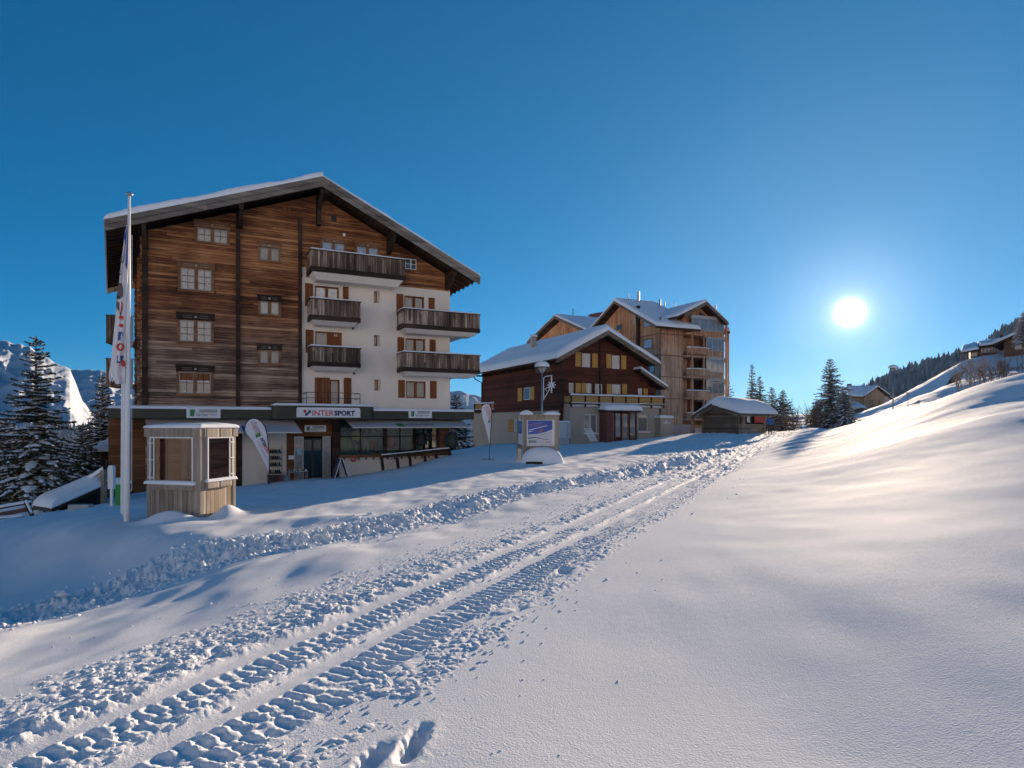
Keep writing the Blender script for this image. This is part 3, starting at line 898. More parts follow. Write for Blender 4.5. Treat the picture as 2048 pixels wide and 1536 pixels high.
mb = MB(); mb.poly([F1.P(F1.u(605), .0, zPl), F1.P(F1.u(612), 0, zPl), F1.P(F1.u(612), 0, zPl + .55), F1.P(uS + .02, 0, zPl + .55)])
mb.build('plaster_patch', M_PLASTER, H1)
for w, h in zip(W_, holes):
    i = W_.index(w)
    glass = G_LIGHT if i in (0,) else G_DARK
    window(F1, (h[0] + .01, h[1] - .01, h[2] + .01, h[3] - .01), .16, H1, M_BRSHUT, glass, leaves=1 if i == 4 else 2, fr=.07, mull=.16)
    for s in w['sh']: shutter(F1, r1(*s), 0, H1, M_BRSHUT)
# closed right leaf with the letter H
r = r1(656, 684, 661, 700); shutter(F1, (r[0], r[1], r[2], r[3]), .12, H1, M_BRSHUT, label='brown shutter leaf marked with a white H', rails=False)
text_mesh('lettering', 'H', F1, F1.u(669.5), F1.uz(670, 673)[1], .085, .17, M_WHITE, H1)
for s in slits:
    h = r1(*s); window(F1, (h[0] + .005, h[0] + (h[1] - h[0]) * .62, h[2] + .02, h[3] - .01), .17, H1, M_BRSHUT, G_DARK, leaves=1, fr=.05)
mb = MB()
for px, py in ((705, 567), (706, 657), (708, 747)):
    u, z = F1.uz(px, py); F1.box(mb, u - .06, u + .06, -.03, -.002, z - .06, z + .06); mb.cut()
mb.build_each('vent_grille', M_BLACK, H1)
# windows in the timber front: carved lintel, casing, sill
def log_window(r, hdr, glass, cols, rows, blind=False):
    a = r1(*r); u0, u1, z0, z1 = a
    o = window(F1, a, -.03, H1, M_GREYTRIM, glass, leaves=2, cols=cols, rows=rows, fr=.045, depth=.05, mull=.20, bar=.022, bar_mat=M_DKWOOD)
    mb = MB()
    F1.box(mb, u0 - .13, u0 - .005, -.07, -.002, z0 - .08, z1 + .02); F1.box(mb, u1 + .005, u1 + .13, -.07, -.002, z0 - .08, z1 + .02)
    F1.box(mb, u0 - .13, u1 + .13, -.09, -.002, z0 - .10, z0 - .01)
    F1.box(mb, (u0 + u1) / 2 - .08, (u0 + u1) / 2 + .08, -.095, -.081, z0 + .01, z1)
    mb.build('casing', M_WINWOOD, o)
    h = r1(*hdr); mb = MB(); hz = h[3] - h[2]
    F1.box(mb, h[0] + .10, h[1] - .10, -.10, -.002, h[2] + .001, h[2] + hz * .7)
    F1.box(mb, h[0], h[1], -.16, -.002, h[2] + hz * .7 + .002, h[3])
    for sx, e in ((h[0] + .02, .1), (h[1] - .12, .1)): F1.box(mb, sx, sx + e, -.12, -.003, h[2] - .02, h[2] + hz * .695)
    mb.build('lintel', M_DKWOOD if r[2] > 600 else M_WINWOOD, o)
    mb = MB(); uc = (h[0] + h[1]) / 2; zc = h[2] + hz * .38
    F1.box(mb, uc - .055, uc + .055, -.115, -.101, zc - .055, zc + .055)
    mb.build('carved_rosette', M_GREYTRIM, o)
    mb = MB()
    for s_ in (-1, 1):
        a0 = uc + s_ * .16; a1 = uc + s_ * (h[1] - h[0]) * .33
        lo, hi = min(a0, a1), max(a0, a1)
        F1.box(mb, lo, hi, -.108, -.101, zc + .045, zc + .058); F1.box(mb, lo, hi, -.108, -.101, zc - .058, zc - .045)
    mb.build('carved_panel', M_GREYTRIM, o)
    if blind:
        mb = MB(); w = (u1 - u0 - .2 - .09) / 2
        for k in (0, 1):
            x = u0 + .045 + k * (w + .2); F1.box(mb, x, x + w, -.062, -.054, z0 + (z1 - z0) * .62, z1 - .045)
        mb.build('half_blind', M_BRSHUT, o)
        mb = MB()
        for k in (0, 1):
            x = u0 + .045 + k * (w + .2); F1.box(mb, x, x + w, -.066, -.053, z0 + (z1 - z0) * .585, z0 + (z1 - z0) * .618)
        mb.build('blind_rail', M_WHITE, o)
    return o
log_window((395, 454, 455, 482), (387, 461, 439, 452), G_CURT, 2, 2)
log_window((361.5, 422.7, 536, 578), (353, 430, 520, 533), G_CURT, 2, 3)
log_window((359.5, 422.5, 640, 682), (352, 430, 623, 637), G_CURT, 2, 3)
log_window((358.5, 421.5, 744, 787), (351, 430, 729, 742), G_DARK, 2, 2, blind=True)
log_window((520.5, 557, 495, 519), (514, 563, 483, 493), G_DARK, 1, 1)
log_window((520.5, 557, 603, 628), (514, 563, 589, 600), G_CURT, 1, 1)
log_window((520.5, 557, 702, 726), (513, 564, 687, 699), G_DARK, 1, 1)
log_window((644, 688, 484, 530), (641, 694, 474, 483), G_LIGHT, 1, 1)
log_window((713, 755, 493, 545), (709, 761, 484, 492), G_LIGHT, 1, 1)
window(F1, r1(810, 832, 517, 538), -.02, H1, M_WHITE, G_DARK, leaves=2, cols=1, rows=2, fr=.04, depth=.05, mull=.06, bar=.03, bar_mat=M_WHITE, label='small white framed gable window')
for px0, px1, a, b in ((566, 579, 411, 424), (664, 671, 432, 442)):
    h = r1(px0, px1, a, b); mb = MB(); F1.box(mb, h[0], h[1], -.05, -.002, h[2], h[3]); F1.box(mb, h[0] - .05, h[1] + .05, -.03, -.0025, h[2] - .05, h[3] + .05)
    mb.build('attic_vent', M_BLACK if px0 > 600 else M_BRSHUT, H1)
mb = MB(); u, z = F1.uz(688, 470); F1.box(mb, u - .07, u + .07, -.06, -.002, z - .08, z + .08); mb.build('outdoor_lamp', M_WHITE, H1)
# gable brackets
mb = MB()
for px in (480, 636, 776, 893, 292):
    u = F1.u(px); zz = roofz(u) - RT - .03
    n = 1.75 if px == 636 else .95
    F1.box(mb, u - .11, u + .11, -.45, -.003, zz - n, zz - .02)
    mb.prism([F1.P(u - .09, -.451, zz - .30), F1.P(u - .09, -1.45, zz - .05), F1.P(u - .09, -1.45, zz - .3), F1.P(u - .09, -.451, zz - .95)], F1.U * .18); mb.cut()
mb.build_each('roof_bracket', M_DKWOOD, H1)
mb = MB()   # purlins
for u in (F1.u(480), F1.u(645), F1.u(776), F1.u(893)):
    zz = roofz(u) - RT; F1.box(mb, u - .12, u + .12, -1.45, -.003, zz - .22, zz - .012); mb.cut()
mb.build_each('purlin', M_DKWOOD, H1)
# roof plates: left slope flares outwards to the back
pkF, pkB = F1.P(upk, dV, zpk), F1.P(upk, DEEP + 1, zpk)
eLF = F1.P(ueL, dV, zeL); eLB = leftback(ueL, dV, zeL, DEEP + 2.6)
eRF, eRB = F1.P(ueR, dV, zeR), F1.P(ueR, DEEP + 1, zeR)
rl = roof_plate('roof', [eLF, pkF, pkB, eLB], .16, M_SOFFIT, H1)
rr_ = roof_plate('roof', [pkF, eRF, eRB, pkB], .16, M_SOFFIT, H1)
# verge boards in two steps
mb = MB()
def verge(mb, a, b, w, th, drop):
    a, b = Vector(a), Vector(b); n = -F1.D * th; dz = Vector((0, 0, -w)); o_ = Vector((0, 0, -drop))
    mb.hexa([a + o_ + dz, b + o_ + dz, b + o_ + dz - n, a + o_ + dz - n, a + o_, b + o_, b + o_ - n, a + o_ - n])
off = -F1.D * .07
verge(mb, eLF + off, pkF + off, .25, .06, -.02); verge(mb, pkF + off, eRF + off, .25, .06, -.02)
off = -F1.D * .005
verge(mb, eLF + off, pkF + off, .48, .05, .02); verge(mb, pkF + off, eRF + off, .48, .05, .02)
mb.build('verge_board', M_FASCIA, H1)
mb = MB()
d_ = (eLB - eLF).normalized(); sd = Vector((-d_.y, d_.x, 0)) * .06
mb.hexa([eLF + Vector((0, 0, -.28)), eLF - sd + Vector((0, 0, -.28)), eLB - sd + Vector((0, 0, -.28)), eLB + Vector((0, 0, -.28)), eLF + Vector((0, 0, .03)), eLF - sd + Vector((0, 0, .03)), eLB - sd + Vector((0, 0, .03)), eLB + Vector((0, 0, .03))])
mb.build('gutter', M_STEEL, H1)
mb = MB()   # rafter tails under both eaves
for k in range(22):
    t = .3 + k * .74
    for (A, B, sgn) in ((eLF, eLB, 1), (eRF, eRB, -1)):
        p = A.lerp(B, t / (B - A).length)
        q = p + F1.U * 1.4 * sgn + Vector((0, 0, 1.4 * (slopeL if sgn > 0 else slopeR)))
        mb.beam(p + Vector((0, 0, -.24)) + F1.U * .03 * sgn, q + Vector((0, 0, -.24)), .10, .15); mb.cut()
mb.build_each('rafter_tail', M_SOFFIT, H1)
snow_slab('roof_snow', [eLF + Vector((0, 0, .01)), pkF, pkB, eLB], .34, rl, 40, 30, .32, .07, 3, .05, smooth_edges=(1, 0, 1, 1))
snow_slab('roof_snow', [pkF, eRF, eRB, pkB], .22, rr_, 40, 30, .25, .05, 4, .04, smooth_edges=(1, 1, 1, 0))
# balconies
def b1(pl, pr, pt, pb, dF, slab=M_PLASTER, thin=.22, **k):
    uL, zT = F1.uz(pl, pt, dF); _, zB = F1.uz(pl, pb, dF); uR = F1.u(pr, dF)
    return balcony(F1, H1, uL, uR, dF, zT, zB, slab, thin=thin, **k)
b1(622, 811, 497, 541, -1.35, thin=.35, label='long balcony under the gable')
b1(621, 721, 595, 638, -1.15); b1(621, 721.5, 691, 731, -1.15)
for a, b, e in ((616, 655, .2), (703, 742, .2)):
    b1(807, 960, a, b, -1.35, label='corner balcony running past the right edge of the front')
# return of the corner balconies along the right wall
for a, b in ((616, 655), (703, 742)):
    uL, zT = F1.uz(807, a, -1.35); _, zB = F1.uz(807, b, -1.35); uR = F1.u(960, -1.35)
    mb = MB(); F1.box(mb, W1 + .002, uR - .10, 0, 6, zB - .02, zB + .16); mb.build('balcony_slab', M_PLASTER, H1)
    mb = MB()
    for i in range(40):
        F1.box(mb, uR - .045, uR, .01 + i * .15, .01 + i * .15 + .135, zB + .2, zT - .05)
    F1.box(mb, uR - .09, uR + .04, 0.002, 6, zT - .05, zT)
    mb.build('balcony_side', M_BALC, H1)
# left side balconies seen past the corner
for (ptop, pbot) in ((628, 684), (716, 772)):
    c = leftback(0, 0, 0, 5.0)
    P0 = PX(238, ptop, 36.0); P1 = PX(213, pbot, 38.0)
    mb = MB()
    z1_, z0_ = (850 - ptop) / FPX * 36.5, (850 - pbot) / FPX * 36.5
    x0 = (212 - CX) / FPX * 37.; x1 = (262 - CX) / FPX * 36.2
    Fb = Frame((x0, 37.0, 0), U=(x1 - x0, .6, 0))
    for i in range(9):
        Fb.box(mb, i * .155, i * .155 + .14, 0, .05, z0_ + .18, z1_)
    Fb.box(mb, 0, 1.5, .051, 2.2, z0_, z0_ + .17); Fb.box(mb, -.03, 1.5, -.03, .06, z1_ + .002, z1_ + .06); Fb.box(mb, -.01, 1.5, -.02, .08, z0_, z0_ + .16)
    for i in range(12): Fb.box(mb, -.001, .045, .06 + i * .17, .06 + i * .17 + .155, z0_ + .18, z1_)
    o = mb.build('balcony', M_BALC, H1); o['label'] = 'balcony on the left side wall'
# canopy roof above the shop
dC = -1.7
uC0, uC1 = F1.u(217, dC), F1.u(948, dC)
um0, um1 = F1.u(556, dC - .25), F1.u(738, dC - .25)
mb = MB()
F1.box(mb, uC0, um0 - .3, dC, -.002, zC0, zC1); F1.box(mb, um1 + .3, uC1, dC, -.002, zC0, zC1)
cv = []
zm = zC1 + .22
ptsC = []
for k in range(7): 
    a = k / 6 * math.pi / 2; ptsC.append((um0 - .3 + .3 * (1 - math.cos(a)) , dC - .25 * math.sin(a)))
for k in range(7):
    a = k / 6 * math.pi / 2; ptsC.append((um1 + .3 * math.sin(a), dC - .25 * math.cos(a)))
ptsC += [(um1 + .3, -.002), (um0 - .3, -.002)]
mb.prism([F1.P(u, d, zC0 - .015) for u, d in ptsC], (0, 0, zm - zC0 + .015))
F1.box(mb, uC0, uC0 + 2.0, -.001, 6, zC0, zC1); F1.box(mb, W1 + .005, uC1, -.001, 3, zC0, zC1)
can = mb.build('shop_canopy', M_GREEN, H1)
for q in ([F1.P(uC0, dC, zC1), F1.P(um0 - .28, dC, zC1), F1.P(um0 - .28, -.1, zC1), F1.P(uC0, -.1, zC1)], [F1.P(um1 + .28, dC, zC1), F1.P(uC1, dC, zC1), F1.P(uC1, -.1, zC1), F1.P(um1 + .28, -.1, zC1)]):
    snow_slab('canopy_snow', q, .14, can, 40, 8, .12, .02, 6, .012)
snow_slab('canopy_snow', [F1.P(um0 - .2, dC - .22, zm), F1.P(um1 + .2, dC - .22, zm), F1.P(um1 + .2, -.1, zm), F1.P(um0 - .2, -.1, zm)], .12, can, 30, 8, .14, .02, 8, .012)
# terrace rail
mb = MB(); d0 = -1.45; zb, zt_ = zm + .05, F1.uz(640, 785, d0)[1]
uA, uB = F1.u(613, d0), F1.u(720, d0)
for z in (zt_, (zt_ + zb) / 2 + .05): mb.tube([F1.P(uA, -.05, z), F1.P(uA, d0, z), F1.P(uB, d0, z), F1.P(uB, -.05, z)], .018, 6)
for i in range(6):
    u = uA + (uB - uA) * i / 5; mb.tube([F1.P(u, d0, zb), F1.P(u, d0, zt_)], .018, 6)
mb.build('terrace_railing', M_BLACK, H1)
# ---- shop front
GZ0 = -3.6
def w1(px, py, d=0.0): return F1.uz(px, py, d)
mb = MB()   # back structure of ground floor
F1.box(mb, -1.6, F1.u(477), .35, .6, -5.2, zC0 - .005)
mb.build('shop_wall', M_BROWNPAN, H1)
mb = MB(); uw0, uw1 = F1.u(484), F1.u(573)
F1.box(mb, uw0, uw1, .0, .35, -3.35, zC0 - .01); pw = mb.build('shop_wall', M_PLINTH, H1); pw['label'] = 'white wall panel of the shop'
mb = MB(); F1.box(mb, F1.u(472), uw0 - .002, -.05, .35, -3.6, zC0 - .012); mb.build('shop_column', M_DKWOOD, H1)
rd = r1(606, 646.5, 873, 951); u573, u677 = F1.u(573.5), F1.u(664)
zdt = rd[3]
mb = MB()
F1.box(mb, uw1 + .002, F1.u(588), .0, .35, -3.4, zdt); F1.box(mb, uw1 + .002, u677, .0, .35, zdt, zC0 - .012)
mb.build('entrance_panelling', M_BROWNPAN, H1)
mb = MB(); F1.box(mb, u677 + .01, F1.u(677), -.22, .35, -3.2, zC0 - .012); mb.build('shop_column', M_DKWOOD, H1)
mb = MB(); F1.box(mb, F1.u(588), u677, 1.6, 1.7, -3.3, zC0); F1.box(mb, F1.u(588), u677, .36, 1.6, -3.35, -3.25); mb.build('entrance_interior', M_DARK, H1)
for a, b in ((589, 607.5), (645.5, 661.5)):
    h = (F1.u(a), F1.u(b), -3.1, zdt - .01); o = window(F1, h, .12, H1, M_STEEL, G_CURT, leaves=1, fr=.04)
mb = MB()
for a, b in ((607.7, 626), (626.4, 645.3)):
    u0, u1 = F1.u(a), F1.u(b)
    for (x0, x1, z0, z1) in ((u0, u0 + .05, -3.1, zdt - .12), (u1 - .05, u1, -3.1, zdt - .12), (u0 + .05, u1 - .05, -3.1, -2.95), (u0 + .05, u1 - .05, zdt - .2, zdt - .12)):
        F1.box(mb, x0, x1, .2, .25, z0, z1)
dr = mb.build('sliding_door', M_BLACK, H1)
mb = MB(); F1.box(mb, F1.u(608.5), F1.u(644.5), .222, .228, -3.0, zdt - .14); mb.build('pane', G_CLEAR, dr)
# display windows
ud0, ud1 = F1.u(678), F1.u(877)
zs = w1(720, 909)[1]; 
cols_ = [678, 712, 766, 774, 827, 849, 876]
mb = MB()
for px, w in ((678.6, .12), (721, .05), (770, .22), (800, .05), (829, .16), (848, .10), (863, .05), (876, .14)):
    u = F1.u(px); F1.box(mb, u - w / 2, u + w / 2, -.05, .06, zs, zC0 - .012)
zb_ = w1(720, 873)[1]
F1.box(mb, ud0, ud1, -.03, .02, zb_ - .03, zb_ + .03)
dwf = mb.build('display_window', M_DKWOOD, H1)
mb = MB(); F1.box(mb, ud0, ud1, .021, .028, zs, zC0 - .02); mb.build('pane', G_CLEAR, dwf)
mb = MB(); F1.box(mb, ud0, ud1, -.16, .35, zs - .16, zs - .001)
for i in range(14): F1.box(mb, ud0 + .2 + i * .42, ud0 + .3 + i * .42, -.18, -.161, zs - .30, zs - .02)
mb.build('window_sill', M_WINWOOD, H1)
mb = MB(); F1.box(mb, ud0, F1.u(898), .0, .35, -3.3, zs - .162); mb.build('plinth', M_PLINTH, H1)
mb = MB(); F1.box(mb, F1.u(877), F1.u(898), .0, .35, zs - .16, zC0 - .012); mb.build('entrance_panelling', M_BROWNPAN, H1)
mb = MB(); F1.box(mb, ud0, ud1, 1.9, 2.0, zs - .3, zC0); F1.box(mb, ud0, ud1, .36, 1.9, zs - .25, zs - .12)
M_SHOPBACK = plain('shop_interior_wall', (.20, .26, .19), .9, .35, 1.3)
mb.build('display_interior', M_SHOPBACK, H1)
# awnings (thin cloth with arms)
def awning(px0, px1, pxb0, pxb1, pyt, pyb, dT=-1.0, dB=-2.25, lab=''):
    uT0, zT = F1.uz(px0, pyt, dT); uT1 = F1.u(px1, dT); uB0, zB = F1.uz(pxb0, pyb, dB); uB1 = F1.u(pxb1, dB)
    _, zB1 = F1.uz(pxb1, pyb - (1 if px0 < 500 else 3), dB)
    zB1 = zB
    mb = MB(); n = 16
    for i in range(n):
        a, b = i / n, (i + 1) / n
        tq = [F1.P(uT0 + (uT1 - uT0) * a, dT, zT), F1.P(uT0 + (uT1 - uT0) * b, dT, zT), F1.P(uB0 + (uB1 - uB0) * b, dB, zB), F1.P(uB0 + (uB1 - uB0) * a, dB, zB)]
        mb.hexa([tq[3] + Vector((0, 0, -.012)), tq[2] + Vector((0, 0, -.012)), tq[1] + Vector((0, 0, -.012)), tq[0] + Vector((0, 0, -.012)), tq[3], tq[2], tq[1], tq[0]])
    o = mb.build('awning', M_AWN, H1); o['label'] = lab
    mb = MB(); mb.beam(F1.P(uB0, dB - .02, zB - .01), F1.P(uB1, dB - .02, zB - .01), .05, .07)
    for u in (uT0 + .4, uT1 - .4): mb.beam(F1.P(u, -.05, zT - .5), F1.P(u, dB + .05, zB - .03), .03, .03)
    mb.build('awning_bar', M_STEEL, o)
    return o, (uT0, uT1, zT, uB0, uB1, zB, dT, dB)
aw1, g1_ = awning(291, 587, 295, 604, 838, 866, lab='left grey awning over the white wall')
aw2, g2_ = awning(690, 921, 705, 944, 839, 854.5, lab='right grey awning over the display windows')
# printing on the awnings
def on_awn(g, s0, s1, t0, t1, mat, parent, name='printed_mark'):
    uT0, uT1, zT, uB0, uB1, zB, dT, dB = g
    def P(s, t): return F1.P((uT0 + (uT1 - uT0) * s) * (1 - t) + (uB0 + (uB1 - uB0) * s) * t, dT + (dB - dT) * t, zT + (zB - zT) * t) + Vector((0, 0, .004)) - F1.D * .006
    mb = MB(); mb.poly([P(s0, t1), P(s1, t1), P(s1, t0), P(s0, t0)]); return mb.build(name, mat, parent)
on_awn(g2_, .37, .43, .55, .92, M_INKGREEN, aw2); on_awn(g2_, .45, .69, .58, .72, M_INKGREY, aw2); on_awn(g2_, .45, .69, .80, .88, M_INKGREY, aw2)
for k in range(4): on_awn(g1_, .60 + k * .035, .62 + k * .035, .50 + .05 * (k % 2), .92, M_BLUEINK, aw1)
# lean-to on the left with snow roof
mb = MB()
L0 = PX(188, 900, 35); 
Fl = Frame(PX(192, 850, 37.5), U=(1, .15, 0))
Fl.box(mb, 0, 2.6, 0, 3, -4.9, -1.65)
lw = mb.build('side_annex', M_DKWOOD, H1)
snow_slab('annex_snow', [Fl.P(-.35, -.5, -1.6), Fl.P(2.9, -.5, -1.45), Fl.P(2.9, 3, -.9), Fl.P(-.35, 3, -.9)], .28, lw, 16, 12, .25, 0, 12, .02)
mb = MB(); Fl.box(mb, -.3, 2.8, -.45, 3, -1.85, -1.62); mb.build('annex_roof', M_DKWOOD, lw)
window(Fl, (.55, 1.15, -4.1, -2.1), -.003, lw, M_STEEL, G_DARK, leaves=1, fr=.05)
# ---- signs
def shop_sign(r, d, big=False):
    u0, u1, z0, z1 = r
    mb = MB(); F1.box(mb, u0, u1, d - .06, d, z0, z1)
    o = mb.build('sign_board', M_WHITE, H1)
    w, h = u1 - u0, z1 - z0; dd = d - .061
    mb = MB(); 
    mb.poly([F1.P(u0 + w * .10, dd - .004, z0 + h * .18), F1.P(u0 + w * .22, dd - .004, z0 + h * .18), F1.P(u0 + w * .25, dd - .004, z0 + h * .82), F1.P(u0 + w * .10, dd - .004, z0 + h * .82)])
    mb.build('green_logo', M_INKGREEN, o)
    mb = MB(); strip(F1, mb, u0 + w * .37, u0 + w * .90, dd, z0 + h * .54, z0 + h * .84)
    mb.build('grey_bar', M_INKGREY, o)
    text_mesh('lettering', 'b\u00fcrcher', F1, u0 + w * .28, z0 + h * .17, dd, h * .36, M_INKGREY, o, width=w * .36, bold=.02)
    text_mesh('lettering', 'Alpin', F1, u0 + w * .655, z0 + h * .17, dd, h * .30, M_INKGREY, o, width=w * .24)
    text_mesh('lettering', 'Sport und Mode', F1, u0 + w * .40, z0 + h * .60, dd - .008, h * .18, M_WHITE, o, width=w * .46)
    return o
s1 = shop_sign(F1.rect(373, 441, 815, 836, dC - .01), dC - .01); s1['label'] = 'white sign with green logo left of the middle'
s2 = shop_sign(F1.rect(817, 863, 819, 836, dC - .01), dC - .01); s2['label'] = 'white sign with green logo on the right'
s3 = shop_sign(F1.rect(609, 652, 850.5, 863.5, -.01), -.01); s3['label'] = 'small white sign above the entrance'
dI = dC - .26
u0, u1, z0, z1 = F1.rect(593, 720, 814.5, 834.5, dI)
mb = MB(); rr2 = .09
pp = [(u0, z0), (u1, z0)] + [(u1 - rr2 + rr2 * math.cos(a), z1 - rr2 + rr2 * math.sin(a)) for a in np.linspace(0, math.pi / 2, 6)] + [(u0 + rr2 + rr2 * math.cos(a), z1 - rr2 + rr2 * math.sin(a)) for a in np.linspace(math.pi / 2, math.pi, 6)]
mb.prism([F1.P(u, dI - .07, z) for u, z in pp], F1.D * .07)
sg = mb.build('sign_board', M_WHITE, H1); sg['label'] = 'long white sign reading INTERSPORT'
w, h = u1 - u0, z1 - z0; dd = dI - .071
text_mesh('lettering', 'INTER', F1, u0 + w * .238, z0 + h * .17, dd, h * .54, M_INKRED, sg, width=w * .335, bold=.015)
text_mesh('lettering', 'SPORT', F1, u0 + w * .58, z0 + h * .17, dd, h * .54, M_INKBLUE, sg, width=w * .335, bold=.05)
mb = MB(); c = (u0 + w * .125, z0 + h * .60)
mb.poly([F1.P(c[0] + h * .16 * math.cos(a), dd - .006, c[1] + h * .16 * math.sin(a)) for a in np.linspace(0, 2 * math.pi, 18)[:-1]]); mb.build('red_dot', M_INKRED, sg)
mb = MB(); X = lambda a, b: F1.P(u0 + w * a, dd - .007, z0 + h * b)
mb.poly([X(.125, .14), X(.16, .18), X(.19, .42), X(.215, .45), X(.22, .71), X(.185, .71), X(.165, .47), X(.13, .43)]); mb.build('blue_swoosh', M_INKBLUE, sg)
# notices by the door
mb = MB()
for a, b, c, d in ((577, 588.5, 911, 919),):
    h_ = r1(a, b, c, d); F1.box(mb, h_[0], h_[1], -.02, -.002, h_[2], h_[3])
mb.build('notice', M_WHITE, H1)
mb = MB(); h_ = r1(594, 604, 896, 911); F1.box(mb, h_[0], h_[1], .035, .045, h_[2], h_[3]); mb.build('notice', plain('pale_blue_paper', (.35, .5, .65), .7), H1)
# slanting posts with rail in front of the plinth
mb = MB(); dP = -.9
tops, bots = [], []
for (ax, ay, bx, by) in ((763, 914, 767.5, 945), (794, 915, 798, 940.5), (819, 908, 822.5, 938), (849.5, 911, 852, 934), (872, 908, 875, 929), (898.5, 900, 902.5, 925)):
    ua, za = F1.uz(ax, ay, dP + .1); ub, zb2 = F1.uz(bx, by, dP)
    mb.beam(F1.P(ua, dP + .1, za), F1.P(ub, dP, zb2 - .2), .14, .16, up=F1.D); mb.cut(); tops.append(F1.P(ua, dP + .1, za))
fr_ = empty('barrier', F1.P(F1.u(767, dP), dP, -3), 'dark timber barrier of six slanting posts with a rail before the shop window', 'barrier')
mb.build_each('post', M_DKWOOD, fr_)
mb = MB(); mb.beam(tops[0] + F1.D * .1 + Vector((0, 0, .02)), tops[-1] + F1.D * .1 + Vector((0, 0, .02)), .10, .16); mb.build('rail', M_DKWOOD, fr_)
snow_slab('rail_snow', [tops[0] + Vector((0, 0, .11)), tops[-1] + Vector((0, 0, .11)), tops[-1] + F1.D * .12 + Vector((0, 0, .11)), tops[0] + F1.D * .12 + Vector((0, 0, .11))], .05, fr_, 30, 3, .06, 0, 3, .01)
mb = MB()
for (bx, by) in ((767.5, 943), (822.5, 936), (875, 927.5)):
    u, z = F1.uz(bx, by, dP - .12); mb.blob(F1.P(u, dP - .14, z), .075, .075, .075, 1, 2, 1, 0); mb.cut()
mb.build_each('ground_lamp', M_WHITE, fr_, smooth=True)
# ============================================================ BUILDING 2: dark brown chalet with yellow shutters
M_BROWN2 = wood('red_brown_boards', [(.2, (.06, .020, .012)), (.8, (.15, .048, .028))], board=.18, groove=.5)
M_GREY2 = plain('grey_render', (.42, .36, .29), .9, .06, .8, bump=.15)
M_YELLOW = wood('yellow_boards', [(.2, (.52, .27, .06)), (.8, (.70, .40, .13))], board=.10, horiz=False, groove=.25)
M_YEL2 = wood('yellow_balcony_boards', [(.2, (.38, .22, .08)), (.8, (.54, .34, .14))], board=.12, groove=.15)
F2 = Frame(PX(1124, 850, 60.0), AZ)
H2 = empty('chalet', F2.P(0, 0, -1.9), 'dark brown chalet with yellow shutters and grey ground floor beside the larchwood block', 'house')
def r2(*a, d=0.0): return F2.rect(*a, d=d)
dV2 = -1.5
e2L, ze2L = F2.uz(1113, 716, dV2); p2, zp2 = F2.uz(1216, 660, dV2); e2R, ze2R = F2.uz(1320, 727, dV2)
zf = F2.uz(1141, 815)[1]          # top of ground floor
zg = -2.6
s2L = (zp2 - ze2L) / (p2 - e2L); s2R = (zp2 - ze2R) / (e2R - p2)
def z2(u): return (zp2 - (p2 - u) * s2L if u < p2 else zp2 - (u - p2) * s2R) - .38
W2 = F2.u(1297)
D2 = 19.0
print('B2', W2, 'eaves', e2L, ze2L, p2, zp2, e2R, ze2R, 'floor', zf)
mb = MB()
mb.prism([F2.P(0, 0, zf), F2.P(W2, 0, zf), F2.P(W2, 0, z2(W2)), F2.P(p2, 0, z2(p2)), F2.P(0, 0, z2(0))][::-1], F2.D * .3)
mb.build('wall', M_BROWN2, H2)
mb = MB(); F2.box(mb, 0, .3, .301, D2, zg, z2(0)); mb.build('side_wall', M_BROWN2, H2)
mb = MB(); F2.box(mb, W2 - .3, W2, .301, D2, zg, z2(W2)); mb.build('side_wall', M_BROWN2, H2)
mb = MB(); F2.box(mb, .301, W2 - .301, D2 - .3, D2, zg, z2(0)); mb.build('back_wall', M_BROWN2, H2)
# lower masonry: front bay wider than the timber storey
ug0, ug1 = F2.u(1141, -1.0), F2.u(1318, -1.0)
gh = []
gw1 = F2.rect(1168, 1194, 829, 866, -1.0); gw2 = F2.rect(1277, 1296, 829, 863, -1.0); gd = F2.rect(1225, 1272, 829, 881, -1.0)
wall_holes(F2, 'ground_floor_wall', ug0, ug1, zg, zf, [gw1, gw2], M_GREY2, H2, d=-1.0, reveal=.18, thick=2.0)
mb = MB(); F2.box(mb, -.06, -.001, .5, D2, zg, zf - .25); mb.build('ground_floor_side_wall', M_GREY2, H2)
mb = MB(); F2.box(mb, ug0 + .001, ug1 - .001, -.98, 0.0, zf + .001, zf + .03); mb.build('terrace_deck', M_GREY2, H2)
window(F2, gw1, -.86, H2, M_WHITE, G_CURT, leaves=2, rows=2, fr=.06, mull=.08)
window(F2, gw2, -.86, H2, M_WHITE, G_CURT, leaves=1, rows=2, fr=.06)
mb = MB(); F2.box(mb, gw1[0] - .1, gw1[1] + .15, -1.14, -1.002, gw1[2] - .12, gw1[2] - .01); mb.cut(); F2.box(mb, gw2[0] - .1, gw2[1] + .15, -1.14, -1.002, gw2[2] - .12, gw2[2] - .01); mb.cut()
mb.build_each('window_ledge', M_WHITE, H2)
